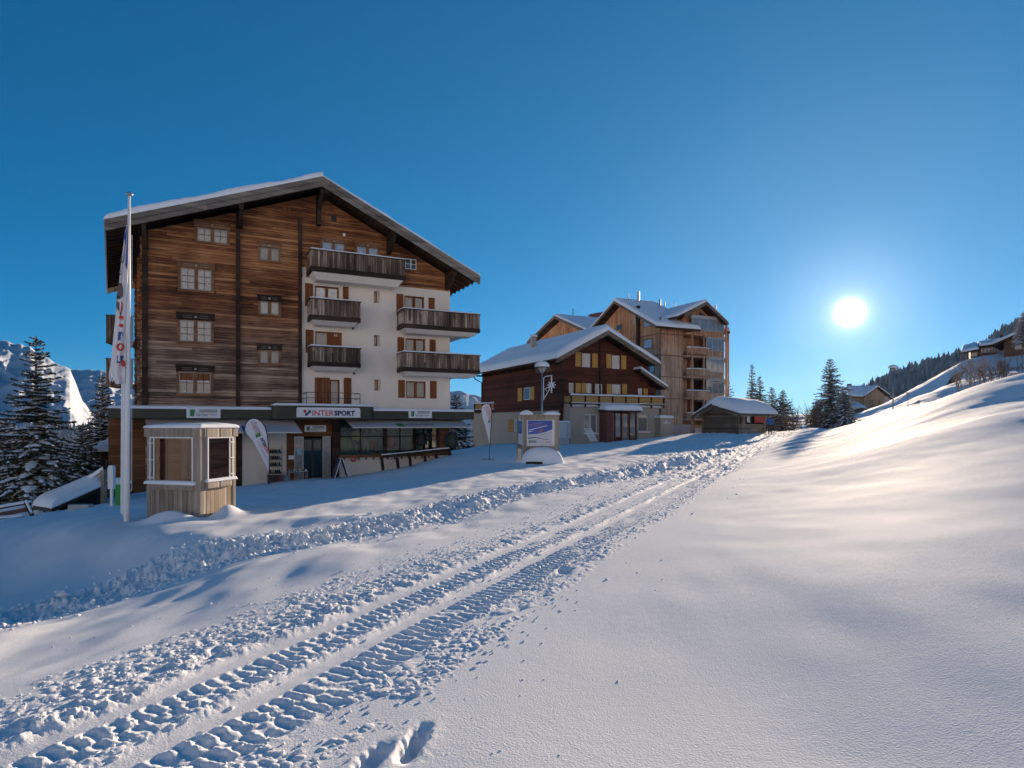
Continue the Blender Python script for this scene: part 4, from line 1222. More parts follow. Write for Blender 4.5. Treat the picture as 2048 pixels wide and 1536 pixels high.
# entrance porch in front
dPo = -2.2
po = F2.rect(1213, 1275, 824, 880, dPo)
mb = MB(); F2.box(mb, po[0], po[0] + .75, dPo, -1.002, zg, po[3]); mb.build('porch_pier', plain('red_stone_pier', (.16, .06, .045), .85, .5, 6, bump=.4), H2)
mb = MB()
for a in (.92, .76 * 1): pass
for u in (po[0] + .95, po[0] + 1.75, po[1] - .95, po[1] - .12): F2.box(mb, u - .06, u + .06, dPo + .02, dPo + .14, zg, po[3]); mb.cut()
mb.build_each('porch_post', M_BROWN2, H2)
window(F2, (po[0] + .76, po[0] + .93, zg + 1, po[3] - .1), dPo + .1, H2, M_BROWN2, G_CURT, leaves=1, fr=.02)
window(F2, (po[0] + 1.82, po[1] - 1.02, zg + .5, po[3] - .12), dPo + .12, H2, M_WINWOOD, G_CURT, leaves=1, rows=5, fr=.1, label='glazed entrance door')
window(F2, (po[1] - .88, po[1] - .19, zg + 1.4, po[3] - .1), dPo + .1, H2, M_BROWN2, G_CURT, leaves=1, fr=.04)
window(F2, (po[0] + 1.02, po[0] + 1.68, zg + 1.4, po[3] - .1), dPo + .1, H2, M_BROWN2, G_CURT, leaves=1, fr=.04)
mb = MB(); F2.box(mb, po[0] + .76, po[1] - .05, dPo + .15, -1.003, zg, zg + 1.3); mb.build('porch_plinth', M_BROWN2, H2)
mb = MB(); F2.box(mb, po[0] - .12, po[1] + .25, dPo - .25, -1.003, po[3] + .001, po[3] + .16)
pr = mb.build('porch_roof', M_DKWOOD, H2)
snow_slab('porch_snow', [F2.P(po[0] - .25, dPo - .35, po[3] + .17), F2.P(po[1] + .3, dPo - .35, po[3] + .17), F2.P(po[1] + .3, -1.05, po[3] + .3), F2.P(po[0] - .25, -1.05, po[3] + .3)], .55, pr, 24, 12, .35, .05, 21, .02)
# timber storey windows with yellow shutters
for wr_, shs, gl in (((1164, 1179.5, 707, 734), ((1150.5, 1162, 704, 733), (1184, 1195, 707, 735)), G_CURT), ((1223.5, 1238, 711, 737), ((1212.5, 1222, 708, 736), (1242.5, 1252, 711, 738)), G_CURT),
                     ((1137.5, 1146, 766, 786), (), G_DARK), ((1172, 1182, 767, 786), ((1151, 1161.5, 766, 786), (1163, 1171.5, 766, 786)), G_CURT), ((1190, 1203, 768, 787), (), G_DARK), ((1224, 1240, 769, 788), ((1213.5, 1223, 768, 788), (1244, 1253.5, 768, 788)), G_CURT), ((1276, 1283, 777, 789), ((1287, 1295, 777, 790),), G_CURT)):
    window(F2, r2(*wr_), -.01, H2, M_WHITE, gl, leaves=2 if wr_[1] - wr_[0] > 12 else 1, fr=.06, mull=.08, depth=.05)
    for s_ in shs: shutter(F2, r2(*s_), 0, H2, M_YELLOW)
# post, beam ends and lamps on the timber wall
mb = MB(); u = F2.u(1199.5); F2.box(mb, u - .08, u + .08, -.08, -.002, zf, z2(u) - .02); mb.build('facade_post', M_DKWOOD, H2)
mb = MB(); F2.box(mb, -.12, .10, -.1, -.002, zf, z2(0) - .05); mb.build('facade_post', M_DKWOOD, H2)
# roof
def slabs(F, tag_, eL, zeL_, pk, zpk_, eR, zeR_, d0, d1, H, fas, th=.22, sn=(.45, .35), seeds=(31, 32), over=.05):
    a, b, c = F.P(eL, d0, zeL_), F.P(pk, d0, zpk_), F.P(eR, d0, zeR_)
    A, B, C_ = F.P(eL, d1, zeL_), F.P(pk, d1, zpk_), F.P(eR, d1, zeR_)
    rl = roof_plate('roof', [a, b, B, A], .16, M_SOFFIT, H); rr = roof_plate('roof', [b, c, C_, B], .16, M_SOFFIT, H)
    mb = MB(); off = -F.D * .06
    verge(mb, a + off, b + off, .30, .05, -.02); verge(mb, b + off, c + off, .30, .05, -.02)
    off = -F.D * .01
    verge(mb, a + off, b + off, .42, .04, .05); verge(mb, b + off, c + off, .42, .04, .05)
    mb.build('verge_board', fas, H)
    snow_slab('roof_snow', [a, b, B, A], sn[0], rl, 44, 44, .6, over, seeds[0], .05, smooth_edges=(1, 0, 1, 1))
    snow_slab('roof_snow', [b, c, C_, B], sn[1], rr, 44, 44, .5, over, seeds[1], .05, smooth_edges=(1, 1, 1, 0))
    return rl, rr
M_GRFAS = wood('brown_grey_fascia', [(.2, (.11, .09, .07)), (.8, (.26, .20, .15))], board=.2, groove=.3)
slabs(F2, 'b2', e2L, ze2L, p2, zp2, e2R, ze2R, dV2, D2 + 1.5, H2, M_GRFAS, sn=(.62, .50), over=.12)
mb = MB()
for k in range(12):
    d = dV2 + .4 + k * 1.7
    F2.box(mb, e2L + .1, -.002, d, d + .16, ze2L - .38, ze2L - .20); mb.cut()
mb.build_each('rafter_tail', M_DKWOOD, H2)
mb = MB(); pA = F2.P(e2L + .08, D2 + 1, ze2L - .3); mb.tube([F2.P(e2L + .05, D2 - .5, ze2L - .2), F2.P(e2L + .4, D2 - .3, ze2L - .6), F2.P(-.15, D2 - .2, ze2L - 1.0), F2.P(-.15, D2 - .2, -1.6)], .07, 6); mb.build('downpipe', M_DKWOOD, H2)
mb = MB(); F2.box(mb, p2 - 2.6, p2 - 2.1, 9, 9.5, zp2 - 1.2, zp2 + .55); ch = mb.build('chimney', M_GREY2, H2)
snow_slab('chimney_snow', [F2.P(p2 - 2.7, 8.9, zp2 + .56), F2.P(p2 - 2.0, 8.9, zp2 + .56), F2.P(p2 - 2.0, 9.6, zp2 + .56), F2.P(p2 - 2.7, 9.6, zp2 + .56)], .25, ch, 8, 8, .2, 0, 3, .01)
# lower side roof on the right
q0, zq0 = F2.uz(1282, 737, -1.2); q1, zq1 = F2.uz(1337, 775, -1.2)
qq = [F2.P(q0, -1.2, zq0), F2.P(q1, -1.2, zq1), F2.P(q1, 9, zq1), F2.P(q0, 9, zq0)]
rr = roof_plate('side_roof', qq, .18, M_SOFFIT, H2); mb = MB(); verge(mb, qq[0] - F2.D * .02, qq[1] - F2.D * .02, .35, .05, .0); mb.build('verge_board', M_GRFAS, H2)
snow_slab('roof_snow', qq, .38, rr, 20, 20, .4, .03, 34, .03)
mb = MB(); F2.box(mb, W2 + .002, F2.u(1316), .4, 9, zf, zq1 + .2); mb.build('side_wall', M_BROWN2, H2)
# balcony along the front and round the left corner
def chalet_rail(F, parent, uL, uR, dF, zT, zB, posts, label=None, wall_d=0, left=True):
    mb = MB(); F.box(mb, uL, uR, dF, dF + .05, zB + .12, zT - .06)
    if left: F.box(mb, uL, uL + .05, dF + .051, wall_d, zB + .12, zT - .06)
    o = mb.build('balcony', M_YEL2, parent)
    if label: o['label'] = label
    mb = MB(); F.box(mb, uL - .05, uR + .05, dF - .06, dF + .10, zT - .06, zT); F.box(mb, uL - .05, uR + .05, dF - .06, dF + .3, zB - .06, zB + .06)
    if left: F.box(mb, uL - .05, uL + .1, dF + .101, wall_d, zT - .06, zT)
    mb.build('balcony_rail', M_DKWOOD, o)
    mb = MB()
    for i in range(posts + 1):
        u = uL + (uR - uL) * i / posts; F.box(mb, u - .07, u + .07, dF - .10, dF - .002, zB - .35, zT - .07); mb.cut()
    mb.build_each('balcony_post', M_BROWN2, o)
    snow_slab('rail_snow', [F.P(uL - .05, dF - .08, zT), F.P(uR + .05, dF - .08, zT), F.P(uR + .05, dF + .12, zT), F.P(uL - .05, dF + .12, zT)], .16, o, 50, 4, .12, 0, 41, .02)
    snow_slab('rail_snow', [F.P(uL - .04, dF - .14, zB + .06), F.P(uR + .04, dF - .14, zB + .06), F.P(uR + .04, dF - .004, zB + .06), F.P(uL - .04, dF - .004, zB + .06)], .06, o, 50, 3, .06, 0, 42, .01)
    return o
dB2 = -1.35
ub0, zbT = F2.uz(1142, 790, dB2); _, zbB = F2.uz(1142, 807, dB2); ub1 = F2.u(1327, dB2)
chalet_rail(F2, H2, ub0, ub1, dB2, zbT, zbB, 7, 'yellow boarded balcony above the entrance', wall_d=0)
mb = MB(); F2.box(mb, ub0, ub1, dB2 + .3, -.002, zf + .031, zbB + .02); mb.build('balcony_slab', M_GREY2, H2)
snow_slab('ledge_snow', [F2.P(ug0 - .05, -1.32, zf + .1), F2.P(po[0] - .3, -1.32, zf + .1), F2.P(po[0] - .3, -1.0, zf + .12), F2.P(ug0 - .05, -1.0, zf + .12)], .16, H2, 20, 4, .14, 0, 43, .02)
snow_slab('ledge_snow', [F2.P(po[1] + .4, -1.32, zf + .1), F2.P(ug1, -1.32, zf + .1), F2.P(ug1, -1.0, zf + .12), F2.P(po[1] + .4, -1.0, zf + .12)], .16, H2, 20, 4, .14, 0, 44, .02)
# left side wall lettering and window (frame of the side wall: runs along -D)
F2s = Frame(F2.P(0, 0, 0), U=F2.D)   # u = into depth ; its normal points to -U ... build mirrored below
class SideFrame(Frame):
    def __init__(s, F, u_off=0.0, D_len=0.0):
        s.O = F.P(u_off, D_len, 0); s.U = -F.D; s.D = F.U
FS = SideFrame(F2, 0.0, 0.0)     # u runs toward the camera (negative d), d into the building
def rs(px0, px1, pt, pb, F=FS): return F.rect(px0, px1, pt, pb)
ua, za = FS.uz(1072, 750); ub, zb = FS.uz(1103, 736)
text_mesh('lettering', 'B\u00dcRCHER', FS, ua, (za + zb) / 2 - .35 + .3, -.03, .72, M_GREYTRIM, H2, width=ub - ua, bold=-.005)
window(FS, rs(1049, 1061, 776, 800), -.01, H2, M_WHITE, G_DARK, leaves=1, rows=4, fr=.07)
shutter(FS, rs(1036, 1044.5, 777, 803), 0, H2, M_YELLOW); shutter(FS, rs(1061.5, 1069, 774, 800), 0, H2, M_YELLOW)
window(FS, rs(1031, 1040, 840, 862), -.07, H2, M_WHITE, G_CURT, leaves=1, fr=.06)
shutter(FS, rs(1018, 1028, 839, 864), -.06, H2, M_YELLOW)
# grey annex on the left with a yellow terrace rail
F2a = Frame(PX(943, 850, 76), U=(1, -.55, 0))
ua1 = F2a.u(1018)
def pa(px, py): return F2a.uz(px, py)
mb = MB(); F2a.box(mb, .0, ua1, 0, 6, -3, pa(980, 826)[1]); an = mb.build('annex', M_GREY2, H2)
wz = F2a.rect(990, 999, 842, 858); window(F2a, wz, -.003, an, M_WHITE, G_DARK, leaves=1, fr=.05)
shutter(F2a, F2a.rect(984, 988.5, 842, 858), 0, an, M_YELLOW); shutter(F2a, F2a.rect(999.5, 1003, 841, 857), 0, an, M_YELLOW)
chalet_rail(F2a, H2, pa(953, 0)[0], ua1, -.4, pa(980, 807)[1], pa(980, 820)[1], 4, 'yellow terrace rail on the grey annex', wall_d=4)
mb = MB(); F2a.box(mb, pa(953, 0)[0] - .1, ua1, -.45, 4, pa(980, 826)[1] + .002, pa(980, 821)[1]); mb.build('terrace_slab', M_DKWOOD, H2)
# small grey kiosk with emblem at the right corner
F2k = Frame(PX(1318.5, 850, 63), AZ)
mb = MB(); k1 = F2k.u(1343); kz = F2k.uz(1330, 836)[1]; F2k.box(mb, 0, k1, -.2, 2.2, zg, kz)
kk = empty('ticket_booth', F2k.P(k1 / 2, .5, -1.4), 'small grey rendered hut with white lettering at the right corner of the brown chalet', 'hut')
mb.build('wall', M_GREY2, kk)
snow_slab('roof_snow', [F2k.P(-.1, -.3, kz + .01), F2k.P(k1 + .1, -.3, kz + .01), F2k.P(k1 + .1, 2.3, kz + .01), F2k.P(-.1, 2.3, kz + .01)], .25, kk, 16, 12, .2, 0, 51, .04)
text_mesh('lettering', 'bahnen', F2k, .35, F2k.uz(1325, 847.5)[1], -.21, .2, M_WHITE, kk, width=k1 * .55, bold=.02)
mb = MB(); mb.prism([F2k.P(.62, -.215, F2k.uz(1328, 845)[1]), F2k.P(.80, -.215, F2k.uz(1328, 845)[1]), F2k.P(.62, -.215, F2k.uz(1328, 838)[1])], F2k.D * .01); mb.build('emblem', M_WHITE, kk)

# ============================================================ BUILDING 3: larchwood apartment block
M_LARCH = wood('larch_cladding', [(.15, (.26, .12, .06)), (.5, (.54, .25, .13)), (.85, (.70, .42, .25))], board=.20, horiz=False, groove=.45, streak=.9, weather=(10, 14, [(.15, (.30, .19, .13)), (.5, (.52, .34, .23)), (.85, (.68, .50, .36))]), length=2.9)
M_LARCHR = wood('larch_cladding_side', [(.15, (.28, .11, .05)), (.5, (.56, .26, .13)), (.85, (.70, .42, .24))], board=.20, horiz=False, groove=.45, az=AZ - 90, weather=(10, 13.5, [(.15, (.28, .16, .10)), (.5, (.50, .33, .22)), (.85, (.66, .48, .34))]), length=2.9)
M_PANEL = plain('pale_panel', (.44, .42, .40), .6, .05)
M_CONC = plain('pinkish_concrete', (.42, .35, .31), .9, .08, 1, bump=.1)
F3 = Frame(PX(1320, 850, 79.0), AZ)
F3s = SideFrame(F3)
H3 = empty('apartment_block', F3.P(5, 8, -2), 'tall larchwood clad apartment block with butterfly gables and loggias behind the brown chalet', 'house')
def s3z(py, px=1320): return (850 - py) / FPX * 79.0
Wf = F3.u(1366)        # plain clad front part
Wb = F3.u(1412, 0.0)   # balconies until here
Wg = F3.u(1450, 0.0)   # glazed part
zE = s3z(634)
mb = MB(); F3.box(mb, 0, Wf, 0, 15.9, -3.5, zE - .9); mb.build('wall', M_LARCH, H3)
# side with gable: along -D, peak at depth 7.9
sP, zP3 = 7.9, (850 - 603) / FPX * 86.0
def sg(d): return zP3 - abs(d - sP) * (.50 if d > sP else .52)
mb = MB(); zz = -.04
L = 16.5
mb.prism([F3.P(-.02, 0, -3.5), F3.P(-.02, L, -3.5), F3.P(-.02, L, sg(L) - .5), F3.P(-.02, sP, sg(sP) - .35), F3.P(-.02, 0, sg(0) - .35)], F3.U * -.05)
mb.build('side_wall', M_LARCHR, H3)
# recessed core behind loggias, floors
mb = MB(); F3.box(mb, Wf + .002, Wg, 1.4, 13, -3.5, zE - .9); mb.build('wall', M_LARCH, H3)
fl = [s3z(p) for p in (667, 710, 753, 797, 838)]
mb = MB()
for i, z in enumerate(fl):
    zz = (850 - (668, 712, 753, 795, 836)[i]) / FPX * 81.8
    F3.box(mb, Wf + .01, Wb, -.75, 1.39, zz - .30, zz - .04); mb.cut()
mb.build_each('loggia_floor', M_LARCH, H3)
# loggia rails and posts
pyr = [(650, 664), (694, 706), (738, 750), (781, 793), (824, 834)]
for i, (a, b) in enumerate(((697, 709), (739, 752), (782, 795), (826, 836))):
    z1_, z0_ = (850 - a) / FPX * 81.4, (850 - b - 1) / FPX * 81.4
    mb = MB()
    n = 18
    for k in range(n):
        u = Wf + .05 + (Wb - Wf - .1) * k / n
        dd = -.75 - .35 * math.sin(math.pi * k / n)
        F3.box(mb, u, u + .16, dd, dd + .04, z0_, z1_)
    o = mb.build('loggia_rail', M_LARCH, H3)
    mid = (Wf + Wb) / 2
    snow_slab('rail_snow', [F3.P(Wf, -.80, z1_), F3.P(mid, -1.2, z1_), F3.P(mid, -1.0, z1_), F3.P(Wf, -.6, z1_)], .10, o, 12, 3, .1, 0, 60 + i, .01)
    snow_slab('rail_snow', [F3.P(mid, -1.2, z1_), F3.P(Wb, -.80, z1_), F3.P(Wb, -.6, z1_), F3.P(mid, -1.0, z1_)], .10, o, 12, 3, .1, 0, 70 + i, .01)
mb = MB()
for px in (1384.5, 1408):
    u = F3.u(px, -.9); F3.box(mb, u - .07, u + .07, -.95, -.81, -1.2, (850 - 672) / FPX * 81.5); mb.cut()
mb.build_each('loggia_post', M_LARCH, H3)
# upper room over the loggias
zr0, zr1 = (850 - 668) / FPX * 81.8, zE + .2
mb = MB(); F3.box(mb, Wf + .003, F3.u(1376), -.1, 1.3, zr0, zr1); mb.build('wall', M_LARCHR, H3)
for lv, (a, b) in enumerate(((704, 736), (748, 780), (792, 822))):
    rr_ = F3.rect(1388, 1403, a, b + 2, 1.38); window(F3, rr_, 1.38, H3, M_BRSHUT, G_DARK, leaves=2, fr=.06)
    rr_ = F3.rect(1374, 1380, a, b + 2, 1.38); shutter(F3, rr_, 1.38, H3, M_BRSHUT)
# glazed conservatory stack on the right
lvls = ((634, 671), (675, 713), (717, 756), (760, 799), (803, 850))
for i, (a, b) in enumerate(lvls):
    px0 = 1383 if i == 0 else 1412
    dd = -.6 if i == 0 else -.4
    u0, z1_ = F3.uz(px0, a, dd); z0_ = F3.uz(px0, b, dd)[1]; u1 = F3.u(1448, dd)
    mb = MB(); F3.box(mb, u0, u1, dd + .02, 1.39, z0_ + .03, z0_ + .06 + (z1_ - z0_) * .28); F3.box(mb, u1 - .06, u1, dd + .06, 1.38, z0_ + .06 + (z1_ - z0_) * .28, z1_)
    mb.build('conservatory_parapet', M_LARCH, H3)
    mb = MB(); F3.box(mb, u0 - .05, u1 + .05, dd - .06, 1.38, z1_ + .001, z1_ + .30); mb.build('floor_band', M_PANEL, H3)
    window(F3, (u0, u1, z0_ + .07 + (z1_ - z0_) * .28, z1_), dd + .01, H3, M_PANEL, glass_pane('conservatory_glass', (.20, .20, .20), var=.2) if i == 0 else bpy.data.materials['conservatory_glass'], leaves=4 if i == 0 else 3, fr=.08, mull=.08, depth=.05)
# timber frame gallery on the far right
ug = F3.u(1449, 0.0); 
zTop = (850 - 648) / FPX * 84
mb = MB()
for (px, d) in ((1452.5, -.1), (1438 + 18, 2.2)):
    u = F3.u(px, d); F3.box(mb, u - .12, u + .12, d - .1, d + .1, -3, zTop); mb.cut()
mb.build_each('gallery_post', M_LARCH, H3)
mb = MB()
for i, p in enumerate((675, 717, 760, 803)):
    z = (850 - p) / FPX * 83.8; F3.box(mb, Wg + .003, F3.u(1452.5, -.1) - .14, -.15, 2.2, z - .55, z - .02); mb.cut()
mb.build_each('gallery_floor', M_LARCH, H3)
# storey bands on the clad walls
mb = MB()
for p in (667, 710, 753, 797):
    z = s3z(p); F3.box(mb, .07, Wf, -.05, -.002, z - .05, z + .05); F3.box(mb, -.12, -.08, -.05, 15, z - .05, z + .05); mb.cut()
mb.build_each('storey_band', M_GRFAS, H3)
mb = MB(); F3.box(mb, -.13, .06, -.14, -.052, -3, zE); mb.build('corner_board', M_GRFAS, H3)
# windows of the side wall
for a in ((1288, 1304, 637, 656), (1288, 1306, 680, 699), (1300, 1311, 731, 747), (1299, 1312, 782, 790)):
    window(F3s, F3s.rect(*a), -.09, H3, M_GRFAS, G_LIGHT, leaves=1, fr=.08)
window(F3s, F3s.rect(1235, 1245, 651, 661), -.09, H3, M_GRFAS, G_DARK, leaves=1, fr=.08)
mb = MB(); u, z = F3s.uz(1279, 612); F3s.box(mb, u - .25, u + .25, -.35, -.075, z - 9, z); mb.build('flue_duct', M_DKWOOD, H3)
mb = MB(); u, z = F3s.uz(1274, 614); z0 = F3s.uz(1274, 648)[1]; mb.tube([F3s.P(u, -.3, z0), F3s.P(u, -.3, z)], .16, 8); mb.build('steel_flue', M_STEEL, H3)
# roofs: gable over the side wall (ridge along U) and gable over the front (ridge along D)
oh = 1.3
def plate_snow(q, th, sn, seed, edges=(1, 1, 1, 1), H=H3):
    r = roof_plate('roof', q, .28, M_SOFFIT, H); snow_slab('roof_snow', q, sn, r, 30, 30, .35, .04, seed, .04, smooth_edges=edges); return r
uR_ = F3.u(1392)
q = [F3.P(-oh, -.9, sg(-.9)), F3.P(-oh, sP, sg(sP)), F3.P(uR_, sP, sg(sP)), F3.P(uR_, -.9, sg(-.9))]
plate_snow([q[3], q[2], q[1], q[0]], .3, .45, 81, (1, 0, 1, 1))
dl3 = 15.5
q = [F3.P(-oh, sP, sg(sP)), F3.P(-oh, dl3 + 1.5, sg(dl3 + 1.5)), F3.P(uR_, dl3 + 1.5, sg(dl3 + 1.5)), F3.P(uR_, sP, sg(sP))]
plate_snow([q[3], q[2], q[1], q[0]], .3, .45, 82, (1, 1, 1, 0))
mb = MB()
for a, b in ((F3.P(-oh - .05, -.9, sg(-.9)), F3.P(-oh - .05, sP, sg(sP))), (F3.P(-oh - .05, sP, sg(sP)), F3.P(-oh - .05, dl3 + 1.5, sg(dl3 + 1.5)))):
    n = F3.U * .06
    for (o_, w_, dz_) in ((0, .35, 0),):
        A, B = a, b; mb.hexa([A + Vector((0, 0, -w_)), B + Vector((0, 0, -w_)), B + n + Vector((0, 0, -w_)), A + n + Vector((0, 0, -w_)), A, B, B + n, A + n])
mb.build('verge_board', M_GRFAS, H3)
# front gable
uv0, zv0 = F3.uz(1372, 627, -1.4); uv1, zv1 = F3.uz(1413, 603, -1.4); uv2, zv2 = F3.uz(1457, 645, -1.4)
for q, sd_, ed in (([F3.P(uv0 - 1.2, -1.4, zv0 - .35), F3.P(uv1, -1.4, zv1), F3.P(uv1, 14, zv1), F3.P(uv0 - 1.2, 14, zv0 - .35)], 83, (1, 0, 1, 1)), ([F3.P(uv1, -1.4, zv1), F3.P(uv2, -1.4, zv2), F3.P(uv2, 14, zv2), F3.P(uv1, 14, zv1)], 84, (1, 1, 1, 0))):
    plate_snow(q, .3, .32, sd_, ed)
mb = MB(); off = -F3.D * .05
verge(mb, F3.P(uv0 - .3, -1.4, zv0 - .1) + off, F3.P(uv1, -1.4, zv1) + off, .42, .05, 0); verge(mb, F3.P(uv1, -1.4, zv1) + off, F3.P(uv2, -1.4, zv2) + off, .42, .05, 0)
mb.build('verge_board', M_GRFAS, H3)
mb = MB(); mb.prism([F3.P(uv0 + .6, .0, zE - .4), F3.P(uv2 - .7, .0, zE - .4), F3.P(uv2 - .7, .0, zv2 - .1), F3.P(uv1, .0, zv1 - .4), F3.P(uv0 + .6, .0, zv0 - .3)][::-1], F3.D * .2); mb.build('gable_wall', M_LARCH, H3)
mb = MB(); mb.prism([F3.P(F3.u(1396), -.03, zv0 - .35), F3.P(F3.u(1424), -.03, zv0 - .35), F3.P(uv1 + .1, -.03, zv1 - 1.0)][::-1], F3.D * .02); mb.build('gable_window', G_DARK, H3)
q = [F3.P(uv2 + .01, .6, zv2 - .2), F3.P(F3.u(1467), .6, zv2 - .75), F3.P(F3.u(1467), 6, zv2 - .75), F3.P(uv2 + .01, 6, zv2 - .2)]
plate_snow(q, .2, .3, 85)
# flues
for px, pt, pb, r in ((1277, 583, 600, .16), (1257, 586, 597, .05), (1320, 598, 606, .12), (1330, 604, 607, .07), (1349.5, 604, 616, .05), (1431, 610, 618, .09)):
    mb = MB(); Y = 86; mb.tube([PX(px, pb + 6, Y), PX(px, pt, Y)], r, 8)
    mb.build('roof_flue', M_BLACK if r < .15 else M_STEEL, H3)
# rear wing whose gable looks over the chalet
F3r = SideFrame(F3, 0, 0)
dpk = 0
def r3(px, py, off=0): 
    u, z = F3s.uz(px, py, off); return -u, z
dA, zA = r3(1180, 655); dBk, zBk = r3(1130, 633); dCk, zCk = r3(1082, 676)
mb = MB()
mb.prism([F3.P(-.6, dA, -3), F3.P(-.6, dCk, -3), F3.P(-.6, dCk, zCk - .6), F3.P(-.6, dBk, zBk - .5), F3.P(-.6, dA, zA - .6)], F3.U * .5)
mb.build('rear_wing_wall', M_LARCHR, H3)
for (a, b, sd_, ed) in (((dA - 2.5, zA - 1.0), (dBk, zBk), 86, (1, 0, 1, 1)), ((dBk, zBk), (dCk + 1.5, zCk - .6), 87, (1, 1, 1, 0))):
    q = [F3.P(-1.9, a[0], a[1]), F3.P(-1.9, b[0], b[1]), F3.P(8, b[0], b[1]), F3.P(8, a[0], a[1])]
    plate_snow([q[3], q[2], q[1], q[0]], .3, .3, sd_, ed)
mb = MB()
for a, b in ((F3.P(-1.96, dA - 2.5, zA - 1.0), F3.P(-1.96, dBk, zBk)), (F3.P(-1.96, dBk, zBk), F3.P(-1.96, dCk + 1.5, zCk - .6))):
    n = F3.U * .06; mb.hexa([a + Vector((0, 0, -.45)), b + Vector((0, 0, -.45)), b + n + Vector((0, 0, -.45)), a + n + Vector((0, 0, -.45)), a, b, b + n, a + n])
mb.build('verge_board', M_GRFAS, H3)
mb = MB(); mb.tube([PX(1146, 632, 106), PX(1146, 617, 106)], .07, 6); mb.build('roof_flue', M_BLACK, H3)
# link roof with dark skylight wall between the wings
mb = MB(); Y = 104; mb.prism([PX(1174, 634, Y), PX(1199, 645, Y), PX(1214, 622, Y), PX(1180, 628, Y)], (0, 4, 0)); mb.build('link_wall', plain('dark_red_wall', (.13, .06, .07), .8), H3)
# base
mb = MB(); F3.box(mb, -.8, Wf + 1, -.7, -.06, -3.5, s3z(849)); F3.box(mb, Wf + 1.01, Wb, -1.0, 0, -3.5, s3z(856)); mb.build('plinth', M_CONC, H3)
# ============================================================ log hut with deep snow
M_OLDLOG = wood('old_grey_logs', [(.15, (.06, .045, .034)), (.5, (.15, .12, .09)), (.85, (.30, .25, .20))], board=.19, groove=.6, streak=1.1, az=AZ)
M_OLDLOGV = wood('old_grey_boards', [(.15, (.08, .06, .045)), (.5, (.20, .16, .125)), (.85, (.34, .28, .23))], board=.16, horiz=False, groove=.6, az=AZ)
M_SHINGLE = plain('stone_shingles', (.10, .09, .08), .9, .4, 8, bump=.6)
FH = Frame(PX(1408, 850, 60.0), az_deg=140)
HH = empty('log_hut', FH.P(2, 2, -.8), 'low old log hut under a thick snow cushion with a red panel beneath its porch', 'hut')
uh1 = FH.u(1473); zW = 1.15
upH = FH.u(1433); hpk = FH.uz(1433, 811)[1]
DH = Frame(FH.P(uh1, 0, 0), U=FH.D).u(1533)
def hz(u): return hpk - abs(u - upH) * (hpk - zW) / (upH if u < upH else uh1 - upH)
mb = MB()
mb.prism([FH.P(0, 0, -1.6), FH.P(uh1, 0, -1.6), FH.P(uh1, 0, zW - .1), FH.P(upH, 0, hpk - .1), FH.P(0, 0, zW - .1)][::-1], FH.D * .25)
FH.box(mb, 0, .25, .251, DH, -1.6, zW - .12); FH.box(mb, .251, uh1 - .251, DH - .2, DH, -1.6, zW - .1)
mb.build('wall', M_OLDLOG, HH)
mb = MB()
for u in (-.0, uh1):
    for k in range(12):
        z = -1.2 + k * .19; FH.box(mb, u - .13, u + .13, -.2, -.002, z, z + .191)
    mb.cut()
mb.build_each('log_corner', M_OLDLOG, HH)
FP_ = FreeFrame(FH.P(uh1, 0, 0), FH.D, -FH.U)
pzt = zW - .14
M_OLDLOG2 = wood('old_grey_side_boards', [(.15, (.13, .10, .07)), (.5, (.30, .24, .17)), (.85, (.46, .38, .29))], board=.19, groove=.5, streak=1.1, az=50)
uP = FP_.u(1494)
mb = MB(); FP_.box(mb, .26, DH, .25, .45, -1.6, FP_.uz(1500, 848)[1]); mb.build('porch_front', M_OLDLOG2, HH)
mb = MB(); FP_.box(mb, .26, DH - .26, 1.1, 1.2, -1.0, pzt); mb.build('porch_back_wall', M_DKWOOD, HH)
mb = MB()
for px, w in ((1479, .16), (1489, .5), (1531, .2)):
    u = FP_.u(px); FP_.box(mb, u - w / 2, u + w / 2, .05, .24, -1.3, pzt); mb.cut()
mb.build_each('porch_post', M_OLDLOG2, HH)
mb = MB(); FP_.box(mb, -.5, DH + .7, -.42, -.3, zW - .36, zW - .1); mb.build('eave_board', M_OLDLOG2, HH)
h = FP_.rect(1508.5, 1527, 830.5, 845, .1); mb = MB(); FP_.box(mb, h[0], h[1], .06, .1, h[2], h[3]); mb.build('red_panel', plain('red_board', (.52, .045, .035), .5, .05), HH)
h = FP_.rect(1492.5, 1498, 832, 845, .1); mb = MB(); FP_.box(mb, h[0], h[1], .0, .04, h[2], h[3]); mb.build('notice', M_WHITE, HH)
h = FP_.rect(1501, 1505, 832, 847, 1.0); window(FP_, h, 1.09, HH, M_WHITE, G_CURT, leaves=1, fr=.04)
sl_ = (hpk - zW) / upH
a0, a1, a2 = FH.P(-.8, -.85, zW - .8 * sl_ + .02), FH.P(upH, -.85, hpk + .02), FH.P(uh1 + .75, -.85, zW - .12)
b0, b1_, b2 = FH.P(-.8, DH + .8, zW - .8 * sl_ + .02), FH.P(upH, DH + .8, hpk + .02), FH.P(uh1 + .75, DH + .8, zW - .12)
r1_ = roof_plate('roof', [a0, a1, b1_, b0], .14, M_SHINGLE, HH)
r2_ = roof_plate('roof', [a1, a2, b2, b1_], .13, M_SHINGLE, HH)
mb = MB(); rnd = random.Random(5)
for (A, B) in ((a0, a1), (a1, a2)):
    n = 9
    for i in range(n):
        p = A.lerp(B, i / n); q = A.lerp(B, (i + 1.35) / n)
        mb.beam(p - FH.D * .05, q + Vector((0, 0, rnd.uniform(.02, .07))) - FH.D * .05, .4, .04)
mb.build('shingle_edge', M_SHINGLE, HH)
